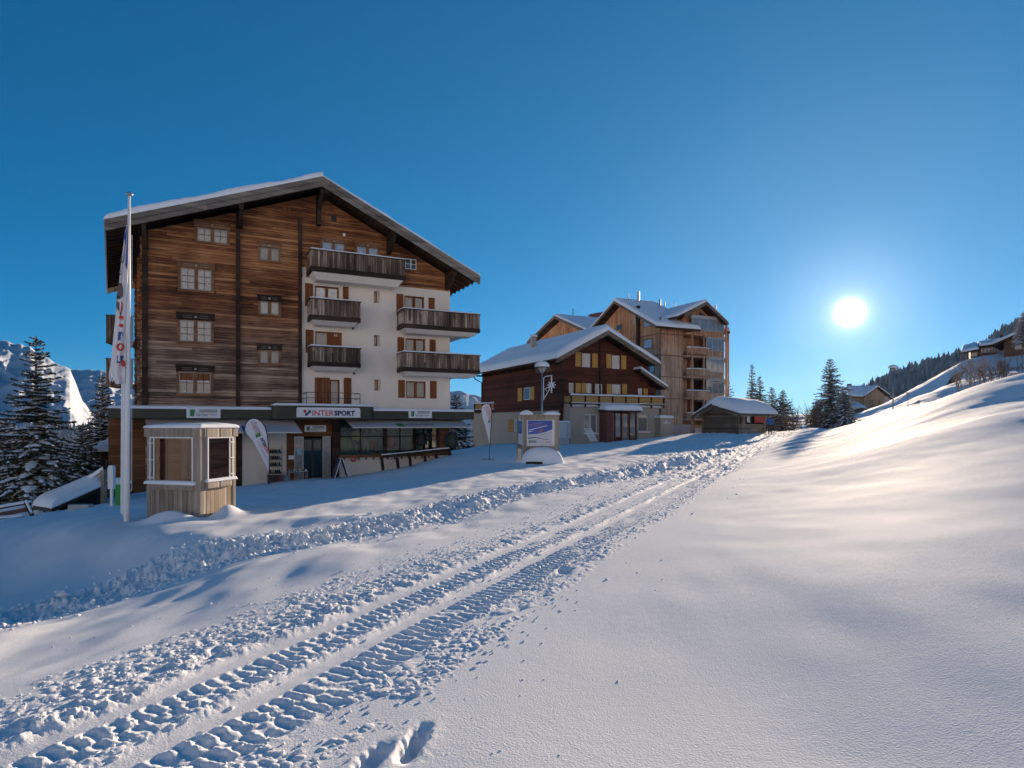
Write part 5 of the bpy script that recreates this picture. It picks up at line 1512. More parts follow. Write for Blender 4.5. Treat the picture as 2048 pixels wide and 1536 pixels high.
mb = MB(); mb.beam(a0 + FH.D * .1 + Vector((0, 0, -.22)), a1 + FH.D * .1 + Vector((0, 0, -.22)), .14, .16); mb.beam(a1 + FH.D * .1 + Vector((0, 0, -.22)), a2 + FH.D * .1 + Vector((0, 0, -.22)), .14, .16); mb.build('verge_beam', M_OLDLOGV, HH)
# one snow cushion over all
def cushion():
    mb = MB(); nu, nv = 44, 50
    for j in range(nv + 1):
        v = .5 - .5 * math.cos(math.pi * j / nv)
        for i in range(nu + 1):
            t = .5 - .5 * math.cos(math.pi * i / nu)
            p = (a0.lerp(a1, t / .5) if t < .5 else a1.lerp(a2, (t - .5) / .5)).lerp(b0.lerp(b1_, t / .5) if t < .5 else b1_.lerp(b2, (t - .5) / .5), v)
            W = (a2 - a0).length; L = (b0 - a0).length
            eu = min(t * W, (1 - t) * W, v * L, (1 - v) * L); k = min(eu / .8, 1); prof = math.sqrt(max(0, 1 - (1 - k) ** 2))
            top = .42 + .28 * math.exp(-((t - .55) / .35) ** 2) + .25 * math.exp(-((t - .8) / .2) ** 2) + .10 * math.sin(math.pi * v)
            mb.v.append((p.x, p.y, p.z + .02 + (top + mnoise.noise(p * .6) * .08) * prof))
    n = nu + 1
    for j in range(nv):
        for i in range(nu): mb.f.append((j * n + i, j * n + i + 1, (j + 1) * n + i + 1, (j + 1) * n + i)); mb.m.append(0)
    return mb.build('snow_cushion', M_RSNOW, HH, smooth=True)
cushion()

# ============================================================ ticket cabin in front (glazed wooden box)
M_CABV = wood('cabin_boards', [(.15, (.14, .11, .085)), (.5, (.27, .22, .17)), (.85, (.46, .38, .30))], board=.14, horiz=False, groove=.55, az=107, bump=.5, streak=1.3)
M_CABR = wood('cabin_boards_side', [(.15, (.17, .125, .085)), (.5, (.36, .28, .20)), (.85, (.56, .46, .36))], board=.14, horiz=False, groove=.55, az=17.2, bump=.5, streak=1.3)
M_CABT = wood('cabin_timber', [(.2, (.20, .165, .13)), (.8, (.42, .35, .28))], board=.3, horiz=False, groove=.1, streak=1.4)
Bc = PX(401, 850, 15.0); Ac = PX(293.5, 850, 15.49); Cc = PX(471.5, 850, 16.15)
FB = Frame((Ac.x, Ac.y, 0), U=(Bc - Ac)); wB = (Bc - Ac).length
UC = (Cc - Bc).normalized()
FC = FreeFrame((Bc.x, Bc.y, 0), UC, -FB.U); wC = (Cc - Bc).length
TB = empty('glazed_cabin', ((Ac + Cc) / 2 + Vector((0, 0, -2.4))), 'small square wooden cabin with large framed windows standing in the snow before the big house', 'cabin')
zT_, zS_, zB_ = -.09, -1.42, -2.75
zS2 = -1.36
cs = .13
corners = [FB.P(0, 0, 0), FB.P(wB - 0, 0, 0), FC.P(wC, 0, 0), FC.P(wC, wB, 0)]
mb = MB()
def post(u, F, w=.12):
    F.box(mb, u, u + w, 0, w, zB_, zT_ - .2); mb.cut()
post(0, FB); post(wB - .19, FB, .19)
FC.box(mb, wC - .11, wC, 0, .11, zB_, zT_ - .2); mb.cut()
FC.box(mb, wC - .11, wC, wB - .13, wB, zB_, zT_ - .2); mb.cut()
mb.build_each('corner_post', M_CABT, TB)
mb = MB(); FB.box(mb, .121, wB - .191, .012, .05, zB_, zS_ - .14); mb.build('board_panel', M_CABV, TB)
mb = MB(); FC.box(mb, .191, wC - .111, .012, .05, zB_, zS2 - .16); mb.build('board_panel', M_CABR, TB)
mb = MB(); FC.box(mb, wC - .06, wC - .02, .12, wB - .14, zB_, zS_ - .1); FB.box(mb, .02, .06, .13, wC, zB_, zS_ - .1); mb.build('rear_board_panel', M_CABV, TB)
mb = MB()
for u in (.13, wB * .52, wB - .24): FB.box(mb, u, u + .035, .0, .0115, zB_, zS_ - .16); mb.cut()
mb.build_each('cover_strip', M_GREYTRIM, TB)
# sill beams with snow, head beams
mb = MB(); FB.box(mb, .121, wB - .191, -.07, .10, zS_ - .14, zS_ - .005); mb.cut(); FC.box(mb, .16, wC - .09, -.08, .10, zS2 - .16, zS2 - .005); mb.cut(); mb.build_each('sill_beam', M_CABT, TB); mb = MB()
FB.box(mb, -.03, wB + .03, -.05, .12, zT_ - .199, zT_); FC.box(mb, .1, wC + .03, -.05, .12, zT_ - .198, zT_)
FC.box(mb, wC - .10, wC + .02, .13, wB + .03, zT_ - .197, zT_ - .002); FB.box(mb, -.02, .10, .14, wC, zT_ - .196, zT_ - .003)
mb.build('beam_frame', M_CABT, TB)
snow_slab('sill_snow', [FB.P(.0, -.10, zS_), FB.P(wB - .12, -.10, zS_), FB.P(wB - .12, .02, zS_), FB.P(.0, .02, zS_)], .07, TB, 30, 4, .05, 0, 91, .01)
snow_slab('sill_snow', [FC.P(.12, -.10, zS2), FC.P(wC - .05, -.10, zS2), FC.P(wC - .05, .02, zS2), FC.P(.12, .02, zS2)], .07, TB, 24, 4, .05, 0, 92, .01)
mb = MB(); mb.hexa([FB.P(-.05, -.06, zT_ + .002), FB.P(wB + .05, -.06, zT_ + .002), FC.P(wC + .04, -.06, zT_ + .002), FC.P(wC + .04, wB + .04, zT_ + .002), FB.P(-.05, -.06, zT_ + .03), FB.P(wB + .05, -.06, zT_ + .03), FC.P(wC + .04, -.06, zT_ + .03), FC.P(wC + .04, wB + .04, zT_ + .03)]); rf = mb.build('flat_roof', M_CABT, TB)
snow_slab('roof_snow', [FB.P(-.04, -.05, zT_ + .03), FB.P(wB + .05, -.06, zT_ + .03), FC.P(wC + .04, -.06, zT_ + .03), FC.P(wC + .04, wB + .04, zT_ + .03)], .075, rf, 30, 24, .10, .015, 93, .025, bulge=.02)
# windows: glass with inner frames, hinges of the sliding panes
def cab_glass():
    m, nt, b = new_mat('cabin_glass')
    for n in list(nt.nodes):
        if n.type != 'OUTPUT_MATERIAL': nt.nodes.remove(n)
    out = [n for n in nt.nodes if n.type == 'OUTPUT_MATERIAL'][0]
    t = node(nt, 'ShaderNodeBsdfTransparent'); t.inputs[0].default_value = (.68, .60, .60, 1)
    g = node(nt, 'ShaderNodeBsdfGlossy'); g.inputs['Roughness'].default_value = .02
    g.inputs['Color'].default_value = (.85, .78, .74, 1)
    mx = node(nt, 'ShaderNodeMixShader'); mx.inputs[0].default_value = .028
    nt.links.new(t.outputs[0], mx.inputs[1]); nt.links.new(g.outputs[0], mx.inputs[2]); nt.links.new(mx.outputs[0], out.inputs[0])
    return m
M_CGL = cab_glass()
def cab_window(F, u0, u1, z0, z1, side):
    mb = MB()
    F.box(mb, u0, u1, -.035, -.005, z1 - .03, z1); F.box(mb, u0, u0 + .03, -.035, -.005, z0, z1 - .031); F.box(mb, u1 - .03, u1, -.035, -.005, z0, z1 - .031)
    o = mb.build('window', M_WHITE, TB)
    gu0 = u0 + .11 if side < 0 else u0 + .03; gu1 = u1 - .10 if side > 0 else u1 - .03
    mb = MB(); F.box(mb, (u0 + .11) if side < 0 else (u1 - .14), (u0 + .14) if side < 0 else (u1 - .11), -.03, -.008, z0 + .005, z1 - .031); mb.build('inner_stile', M_WHITE, o)
    mb = MB(); F.box(mb, gu0 + .001, gu1 - .001, -.015, -.009, z0, z1 - .031); mb.build('pane', M_CGL, o)
    mb = MB()
    for k in (.12, .5, .86):
        z = z0 + (z1 - z0) * k; a = (u0 - .02) if side < 0 else (u1 - .13); F.box(mb, a, a + .15, -.05, -.036, z, z + .022); mb.cut()
    for k in (.08, .3, .62, .93):
        u = u0 + (u1 - u0) * k; F.box(mb, u, u + .025, -.045, -.01, z1 - .005, z1 + .045); mb.cut()
    mb.build_each('bracket', M_WHITE, o)
cab_window(FB, .12, wB - .20, zS_ + .0, zT_ - .20, -1); cab_window(FC, .20, wC - .12, zS2 + .0, zT_ - .20, 1)
# counter and two metal chairs inside
def chair(loc, rz, label):
    c = empty('metal_chair', loc, label, 'chair', 'chairs inside the glazed cabin')
    r = Matrix.Rotation(rz, 4, 'Z')
    T = lambda x, y, z: Vector(loc) + r @ Vector((x, y, z))
    mb = MB()
    for s_ in (-1, 1):
        mb.tube([T(s_ * .22, -.20, 0), T(s_ * .22, -.24, .62), T(s_ * .20, .0, .68), T(s_ * .22, .22, .60), T(s_ * .22, .24, 0)], .014, 6)
    mb.tube([T(-.2, .2, .45), T(-.18, .30, .95), T(-.1, .33, 1.02), T(.1, .33, 1.02), T(.18, .30, .95), T(.2, .2, .45)], .014, 6)
    mb.build('frame', M_BLACK, c)
    mb = MB()
    mb.hexa([T(-.21, -.2, .42), T(.21, -.2, .42), T(.21, .22, .42), T(-.21, .22, .42), T(-.21, -.2, .45), T(.21, -.2, .45), T(.21, .22, .45), T(-.21, .22, .45)]); mb.build('seat', M_BLACK, c)
    mb = MB()
    for z in (.6, .72, .84):
        mb.beam(T(-.18, .29, z), T(.18, .29, z), .02, .06, up=(0, 0, 1))
    mb.build('backrest', M_BLACK, c)
chair(FB.P(wB * .62, .42, -1.97), .3, 'black metal chair behind the front window of the glazed cabin')
chair(FB.P(wB * .70, .88, -1.97), 1.9, 'black metal chair behind the side window of the glazed cabin')
mb = MB(); FB.box(mb, .12, wB - .15, .12, wC - .12, -2.03, -1.975); mb.build('floor', M_CABT, TB)

# ============================================================ flagpoles
def gpole(px, Y, top_py, r, label, bot_py, lean=0, knob=True):
    b = PX(px[1], bot_py, Y); t = PX(px[0], top_py, Y)
    p = empty('flagpole', (b.x, b.y, b.z), label, 'flagpole', 'flagpoles beside the glazed cabin')
    mb = MB(); mb.tube([b + Vector((0, 0, -.6)), b, b.lerp(t, .45), b.lerp(t, .75), t], [r, r, r * .85, r * .6, r * .42], 16)
    mb.build('pole', M_WHITE, p, smooth=True)
    if knob:
        mb = MB(); mb.lathe(t, [(.01, -.02), (.07, .0), (.085, .03), (.05, .06), (.015, .08), (.004, .11)], 14); mb.build('cap', M_STEEL, p, smooth=True)
    return p
fp = gpole((258.5, 253.5), 15.0, 391, .068, 'tall white flagpole carrying a drooping banner, front one of the group', 1040)
gpole((246, 244.5), 17.5, 560, .045, 'thinner white flagpole close behind the tall one with the banner', 1023, knob=False)
gpole((249.5, 247.5), 16.4, 560, .04, 'slim white flagpole squeezed between the two others', 1031, knob=False)
mb = MB(); mb.tube([PX(264, 470, 14.95), PX(263.5, 980, 14.95)], .006, 4); mb.tube([PX(263.5, 980, 14.95), PX(258, 984, 15.0)], .01, 4); mb.build('halyard', M_WHITE, fp)
# banner cloth: folded sheet hanging from the pole
def banner():
    Y = 14.93
    o0 = empty('banner', PX(245, 770, Y), 'white banner with blue, red and brown letters hanging limp from the tall flagpole', 'flag')
    L = [(450, 252.5), (470, 249.5), (520, 243), (560, 238.5), (600, 233), (640, 230), (680, 226), (720, 222), (745, 219), (766, 231)]
    Rr = [(450, 257), (480, 256.5), (560, 256), (640, 255.5), (700, 252), (745, 250.5), (768, 249.5)]
    def interp(tab, y): 
        return float(np.interp(y, [a for a, _ in tab], [b for _, b in tab]))
    mb = MB(); ny, nx = 60, 14
    def Pt(y, s, off=0):
        xl, xr = interp(L, y), interp(Rr, y)
        fold = .05 * math.sin(s * 7 + y * .012) * (y - 440) / 330 + .03 * math.sin(s * 15 + y * .03)
        return PX(xl + (xr - xl) * s, y, Y + fold - off)
    for j in range(ny + 1):
        y = 450 + 318 * j / ny
        for i in range(nx + 1): mb.v.append(tuple(Pt(y, i / nx)))
    base2 = len(mb.v)
    for j in range(ny + 1):
        y = 450 + 318 * j / ny
        for i in range(nx + 1): mb.v.append(tuple(Pt(y, i / nx, -.006)))
    n = nx + 1
    for j in range(ny):
        for i in range(nx):
            mb.f.append((j * n + i, (j + 1) * n + i, (j + 1) * n + i + 1, j * n + i + 1)); mb.f.append((base2 + j * n + i, base2 + j * n + i + 1, base2 + (j + 1) * n + i + 1, base2 + (j + 1) * n + i)); mb.m += [0, 0]
    mb.build('cloth', plain('banner_cloth', (.74, .72, .74), .8, .05, 4), o0, smooth=True)
    def mark(pts, mat, name='letter'):
        mb = MB(); pts = [(xa + (xb - xa) * q, ya + (yb - ya) * q) for (xa, ya), (xb, yb) in zip(pts, pts[1:] + pts[:1]) for q in (0, .5)]; mb.poly([Pt(y, (x - interp(L, y)) / max(interp(Rr, y) - interp(L, y), 1), .02) for x, y in pts][::-1]); mb.build(name, mat, o0)
    def disc(cx, cy, rx, ry, mat, a0=0, a1=2 * math.pi):
        mark([(cx + rx * math.cos(a), cy + ry * math.sin(a)) for a in np.linspace(a0, a1, 17)], mat)
    mark([(252, 428 + 24), (256, 452), (255, 540), (247, 522), (251, 492), (249, 478), (251, 466)], M_BLUEINK)
    mark([(249.5, 463), (253, 468), (250, 478), (246.5, 482)], M_BLUEINK)
    disc(243.5, 519, 3.2, 7, M_INKBROWN); disc(240.5, 545, 2, 5, M_INKBROWN)
    mark([(238, 566), (243, 566), (246, 576), (246, 592), (240, 598), (233, 597), (235, 580)], M_INKBROWN)
    disc(238.5, 578, 2, 4.2, bpy.data.materials['banner_cloth'])
    mark([(233, 604), (244, 604), (245, 618), (241, 634), (238, 622), (233, 616)], M_INKBROWN)
    disc(242.5, 612, 2.6, 10, M_INKRED, -1.5, 1.6); disc(242, 637, 5, 6, M_INKRED, math.pi, 2 * math.pi + .5); disc(242.5, 651, 4.5, 3.5, M_INKRED)
    mark([(237, 664), (247, 663), (246, 671), (240, 680), (235.5, 682)], M_BLUEINK)
    disc(240.5, 694, 8, 8, M_INKRED)
    mark([(234.5, 711), (248, 712), (245, 719), (240, 726), (233, 726)], M_BLUEINK); disc(246.5, 727, 4.2, 7, M_INKRED)
    mb = MB()
    for x in (219.5, 224):
        mb.tube([PX(x + 1, 735, Y), PX(x - 1, 752, Y), PX(x + 1, 764, Y), PX(x + 3, 758, Y), PX(x + 1, 740, Y)], .012, 5); mb.cut()
    mb.build_each('rope_loop', M_WHITE, o0)
banner()

# ============================================================ feather flags
def feather(name, pts, Y, base, label, col, border, marks):
    o0 = empty(name, base, label, 'flag', 'feather flags outside the shop')
    P = [PX(x, y, Y) for x, y in pts]
    mb = MB(); mb.prism(P, (0, .012, 0)); mb.build('cloth', col, o0)
    mb = MB(); mb.tube([PX(x, y, Y - .012) for x, y in border], .022, 6); mb.build('pole', M_BLACK, o0)
    mb = MB(); c = Vector(base)
    for a in (0, 1.57): mb.beam(c + Vector((-.38 * math.cos(a), -.38 * math.sin(a), .03)), c + Vector((.38 * math.cos(a), .38 * math.sin(a), .03)), .04, .03)
    mb.build('cross_base', M_BLACK, o0)
    return o0
FL = plain('feather_flag_cloth', (.72, .72, .76), .7, .04, 4)
Y1 = 31.0
fo = feather('feather_flag', [(489, 858), (490, 848), (496, 841), (504, 837.5), (513, 838), (522, 844), (529, 854), (533, 868), (535.5, 885), (537, 905), (538, 925), (537.5, 944), (533, 935), (520, 908), (505, 881), (494, 868)], Y1, PX(538, 978, Y1),
             'leaning white feather flag with a green square at the left wall of the shop', FL, [(490, 870), (489, 858), (491, 847), (497, 840), (505, 836.5), (514, 837.5), (523, 843), (530, 853), (534, 867), (536.5, 885), (538, 905), (538.7, 930), (538.3, 978)], None)
FF = Frame((0, Y1 - .02, 0), U=(1, 0, 0))
def ffp(px, py): return ((px - CX) / FPX * (Y1 - .02), (CY - py) / FPX * (Y1 - .02))
rot = -math.atan2(100, 46) + 0.02
def fl_text(txt, px, py, h, w, mat, bold=0):
    x, z = ffp(px, py); text_mesh('lettering', txt, FF, x, z, -.004, h, mat, fo, width=w, rot=rot, bold=bold)
fl_text('Rent', 506, 846, .18, .55, M_INKGREY); fl_text('b\u00fcrcherAlpin', 500, 845, .13, .75, M_INKRED)
fl_text('INTER', 520, 878, .17, .42, M_INKBLUE, .03); fl_text('SPORT', 526.5, 892, .17, .42, M_INKRED, .03); fl_text('www.intersport.ch', 513, 881, .08, .95, M_INKRED)
mb = MB(); mb.poly([PX(x, y, Y1 - .02) for x, y in ((512, 876), (522.5, 871.5), (520, 864), (511, 869.5))]); mb.build('green_logo', M_INKGREEN, fo)
Y2 = 34.0
fo2 = feather('feather_flag', [(963, 822), (964, 814), (968, 809.5), (973, 808), (978.5, 810), (982, 815), (983, 824), (982.5, 840), (981, 862), (979.5, 888), (978, 884), (972, 858), (965, 834)], Y2, PX(978, 919.5, Y2),
              'narrow white feather flag standing alone on the snow right of the shop', FL, [(980, 812), (983, 818), (983.7, 826), (983, 845), (981.3, 870), (979.5, 895), (978.3, 919)], None)
FF2 = Frame((0, Y2 - .02, 0), U=(1, 0, 0)); x, z = (970.5 - CX) / FPX * Y2, (850 - 814) / FPX * Y2
text_mesh('lettering', 'INTERSPORT', FF2, x, z, 0, .16, M_INKRED, fo2, width=.75, rot=-1.2)
text_mesh('lettering', 'b\u00fcrcherAlpin', FF2, x - .1, z - .05, 0, .10, M_INKGREY, fo2, width=.9, rot=-1.2)
mb = MB(); mb.poly([PX(a, b, Y2 - .02) for a, b in ((975, 847), (980, 844), (980.5, 838.5), (977, 841))]); mb.build('green_logo', M_INKGREEN, fo2)

# ============================================================ information board (three-sided) with snow
Yb = 31.5
FI = Frame(PX(1052, 850, Yb), az_deg=88)
IB = empty('information_board', FI.P(.8, .2, -1.9), 'weathered information board with a blue ski poster and snow-capped posts', 'sign')
wI = FI.u(1113)
zt_i = FI.uz(1052, 832)[1]; zbI = FI.uz(1052, 925)[1]
mb = MB()
for u in (-.17, wI - .08): FI.box(mb, u, u + .2, -.06, .12, zbI - .6, zt_i); mb.cut()
mb.build_each('post', M_CABT, IB)
mb = MB(); FI.box(mb, -.2, wI + .15, -.10, .16, zt_i + .001, zt_i + .08); FI.box(mb, .031, wI - .081, -.03, .09, zt_i - .2, zt_i); mb.build('top_beam', M_CABT, IB)
p0 = FI.rect(1056, 1105, 841, 888, -.05)
mb = MB(); FI.box(mb, .04, wI - .09, .0, .04, p0[2] - .09, p0[3] + .05); mb.build('white_board', M_WHITE, IB)
def I(a, b, e=.0): 
    return FI.P(p0[0] + (p0[1] - p0[0]) * a, -.012 - e, p0[2] + (p0[3] - p0[2]) * b)
def imark(name, pts, mat, e):
    mb = MB(); mb.poly([I(a, b, e) for a, b in pts]); mb.build(name, mat, poster)
mb = MB(); mb.poly([I(0, 0), I(1, 0), I(1, 1), I(0, 1)]); poster = mb.build('poster', plain('poster_snow', (.62, .62, .66), .5, .06, 4), IB)
imark('blue_field', [(0, .40), (.45, .44), (.75, .52), (1, .62), (1, 1), (0, 1)], plain('poster_blue', (.035, .09, .38), .4, .35, 2.2), .004)
imark('white_streak', [(.03, .57), (.35, .66), (.78, .77), (.78, .795), (.35, .69), (.03, .60)], M_WHITE, .007)
imark('white_streak', [(.03, .50), (.22, .54), (.22, .565), (.03, .53)], M_WHITE, .007)
imark('red_mark', [(.42, .47), (.60, .52), (.60, .66), (.46, .62)], plain('poster_red', (.35, .12, .16), .5, .3, 9), .006)
imark('dark_track', [(.0, .22), (.3, .27), (.6, .20), (.85, .185), (.85, .20), (.6, .225), (.3, .30), (0, .26)], M_BLACK, .007)
imark('dark_track', [(.5, .36), (.95, .49), (.95, .50), (.5, .375)], M_BLACK, .007)
imark('dark_track', [(.6, .31), (.9, .36), (.9, .37), (.6, .32)], M_INKGREY, .007)
imark('green_logo', [(.04, .05), (.10, .05), (.11, .15), (.04, .15)], M_INKGREEN, .007)
imark('grey_bar', [(.12, .05), (.34, .05), (.34, .15), (.12, .15)], M_INKGREY, .007)
FIt = FI
text_mesh('lettering', 'WINTERSPORT', FI, p0[0] + .03, p0[2] + (p0[3] - p0[2]) * .72, -.028, .13, plain('poster_lilac', (.42, .22, .36), .5, .1), poster, width=.72, rot=.16)
text_mesh('lettering', 'INTERSPORT', FI, p0[0] + (p0[1] - p0[0]) * .70, p0[2] + .05, -.02, .07, M_INKRED, poster, width=.28)
text_mesh('lettering', '||||||||||||||||||||||||', FI, p0[0], p0[2] - .075, .0, .055, M_INKGREY, IB, width=p0[1] - p0[0])
mb = MB()
FI.box(mb, .03, wI - .08, .0, .07, p0[2] - .22, p0[2] - .10); FI.box(mb, .03, wI - .08, .02, .05, p0[2] - .5, p0[2] - .221); mb.build('lower_beam', M_CABT, IB)
mb = MB()
for k in range(6):
    FI.box(mb, p0[0] + .1 + k * .22, p0[0] + .115 + k * .22, -.04, -.001, p0[3] + .01, p0[3] + .06); 
FI.box(mb, .05, wI - .12, -.03, -.005, p0[3] + .02, p0[3] + .045)
FI.box(mb, wI - .13, wI - .10, -.03, -.005, p0[2] - .05, p0[3] + .02)
FI.box(mb, .04, .09, -.03, -.005, p0[2] - .05, p0[3] + .02)
mb.build('poster_clips', M_WHITE, IB)
# left wing of the board
FIl = FreeFrame(FI.P(-.18, .05, 0), (-.13, 1.0, 0), (1, 0, 0))
mb = MB(); FIl.box(mb, .05, 1.5, .0, .05, p0[2] - .05, p0[3] + .04); lf = mb.build('side_board', M_WHITE, IB)
mb = MB(); FIl.box(mb, .1, 1.4, -.012, -.001, p0[2] + .5, p0[3] - .02); mb.build('side_poster', bpy.data.materials['poster_blue'], lf)
mb = MB(); FIl.box(mb, 1.45, 1.62, -.05, .12, zbI - .6, zt_i); FIl.box(mb, .0, 1.6, -.02, .07, p0[2] - .25, p0[2] - .06); mb.build('post', M_CABT, IB)
snow_slab('snow_cap', [FI.P(-.32, -.16, zt_i + .08), FI.P(.35, -.16, zt_i + .08), FI.P(.35, .25, zt_i + .08), FI.P(-.32, .25, zt_i + .08)], .10, IB, 14, 8, .22, 0, 94, .02, bulge=.12)
snow_slab('snow_cap', [FI.P(wI - .65, -.12, zt_i + .08), FI.P(wI + .18, -.12, zt_i + .08), FI.P(wI + .18, .2, zt_i + .08), FI.P(wI - .65, .2, zt_i + .08)], .07, IB, 14, 8, .2, 0, 95, .02, bulge=.08)
# snow dome under the board and the low timber
mb = MB()
c = FI.P(wI * .52, -.10, zbI + .02); 
mb.lathe(c, [(1.12, -.25), (1.06, .05), (.98, .3), (.83, .52), (.6, .66), (.3, .735), (.02, .75)], 36, 1.0, .62)
dm = mb.build('snow_mound', M_RSNOW, None, smooth=True, loc=c); tag(dm, 'rounded snow dome heaped under the information board', 'snow mound')
mb = MB(); FI.box(mb, -.05, .75, -.85, -.70, zbI - .12, zbI + .08); o = mb.build('squared_timber', M_DKWOOD, None, loc=FI.P(.3, -.8, zbI)); tag(o, 'short dark squared timber lying at the foot of the information board', 'timber')

# ============================================================ street lamps with star decorations
def lamp(px, Y, top, bot, label, scale=1.0, star=True, side=1, name='street_lamp'):
    base = PX(px, bot, Y); t = PX(px, top, Y)
    o = empty(name, base, label, 'lamp')
    mb = MB(); hL = t.z - base.z
    mb.tube([base + Vector((0, 0, -1.0)), base + Vector((0, 0, hL * .35)), base + Vector((0, 0, hL - .72 * scale))], [.085 * scale, .065 * scale, .05 * scale], 10); mb.build('pole', M_STEEL, o, smooth=True)
    c = Vector((t.x, t.y, t.z - .42 * scale))
    mb = MB(); mb.lathe(c, [(.42 * scale, .0), (.43 * scale, .04 * scale), (.30 * scale, .20 * scale), (.10 * scale, .28 * scale), (.02, .29 * scale)], 18); mb.build('lamp_hood', M_BLACK, o, smooth=True)
    mb = MB(); mb.lathe(c, [(.06 * scale, -.36 * scale), (.15 * scale, -.25 * scale), (.28 * scale, -.01)], 16); mb.build('lamp_glass', M_PANEL, o, smooth=True)
    mb = MB()
    for a in np.linspace(0, 2 * math.pi, 5)[:-1]: mb.tube([c + Vector((.05 * scale * math.cos(a), .05 * scale * math.sin(a), -.38 * scale)), c + Vector((.38 * scale * math.cos(a), .38 * scale * math.sin(a), 0))], .012 * scale, 5)
    mb.build('lamp_cage', M_BLACK, o)
    mb = MB(); mb.lathe(c + Vector((0, 0, .02)), [(.44 * scale, .0), (.46 * scale, .10 * scale), (.38 * scale, .24 * scale), (.22 * scale, .34 * scale), (.02, .37 * scale)], 20)
    if star is not None: mb.build('snow_cap', M_RSNOW, o, smooth=True)
    return o, t, c
lo, lt, lc = lamp(1084, 44, 721, 902, 'tall street lamp with a snow cap in front of the brown chalet', 1.15)
def star(P, Y, cx, cy, R_, label, arm=None, r=.05):
    o = empty('star_decoration', P(cx, cy), label, 'star decoration')
    mb = MB()
    for k in range(8):
        a = k * math.pi / 4; L = R_ * (1.0 if k % 2 else (1.0 if k in (0, 4) else 1.9))
        if k == 2 or k == 6: L = R_ * 1.9
        mb.tube([P(cx + 1.5 * math.cos(a), cy - 1.5 * math.sin(a)), P(cx + L * math.cos(a), cy - L * math.sin(a))], [r, r * .75], 6); mb.cut()
    mb.build_each('ray', M_WHITE, o)
    mb = MB(); 
    for pts in (arm or []): mb.tube([P(x, y) for x, y in pts], r * .55, 6)
    if arm: mb.build('bracket', M_WHITE, o)
    mb = MB(); mb.blob(P(cx, cy), r * 1.8, r * 1.3, r * 1.8, 3, 1, 1, 0); mb.build('hub', M_STEEL, o)
P44 = lambda x, y: PX(x, y, 43.9)
star(P44, 43.9, 1103, 770, 8.5, 'white eight-armed star on a bracket of the tall street lamp', [[(1087.5, 800), (1087, 757), (1090, 753), (1104, 751)], [(1103, 751), (1103, 754)], [(1088, 797), (1095, 786), (1100, 776)], [(1089, 777), (1094, 782), (1090, 778), (1098, 773)], [(1088, 774), (1086.5, 776)]], .055)
lamp(1786, 70, 729, 829, 'slender street lamp rising above the snow ridge near the ochre house', 1.0, star=True)
lo3, _, _ = lamp(1816, 85, 784, 819, 'small distant street lamp on the far snow slope', .55)
lamp(2027, 42, 741, 780, 'short snow-capped lamp among the shrubs at the right edge', .5)
P38 = lambda x, y: PX(x, y, 41)
star(P38, 41, 2010, 765, 4.6, 'white star decoration low beside the shrubs at the right edge', [[(2010, 756), (2026, 758)]], .03)
lamp(1838, 80, 800, 830, 'lowest of the distant street lamps, only its cap above the ridge', .5)
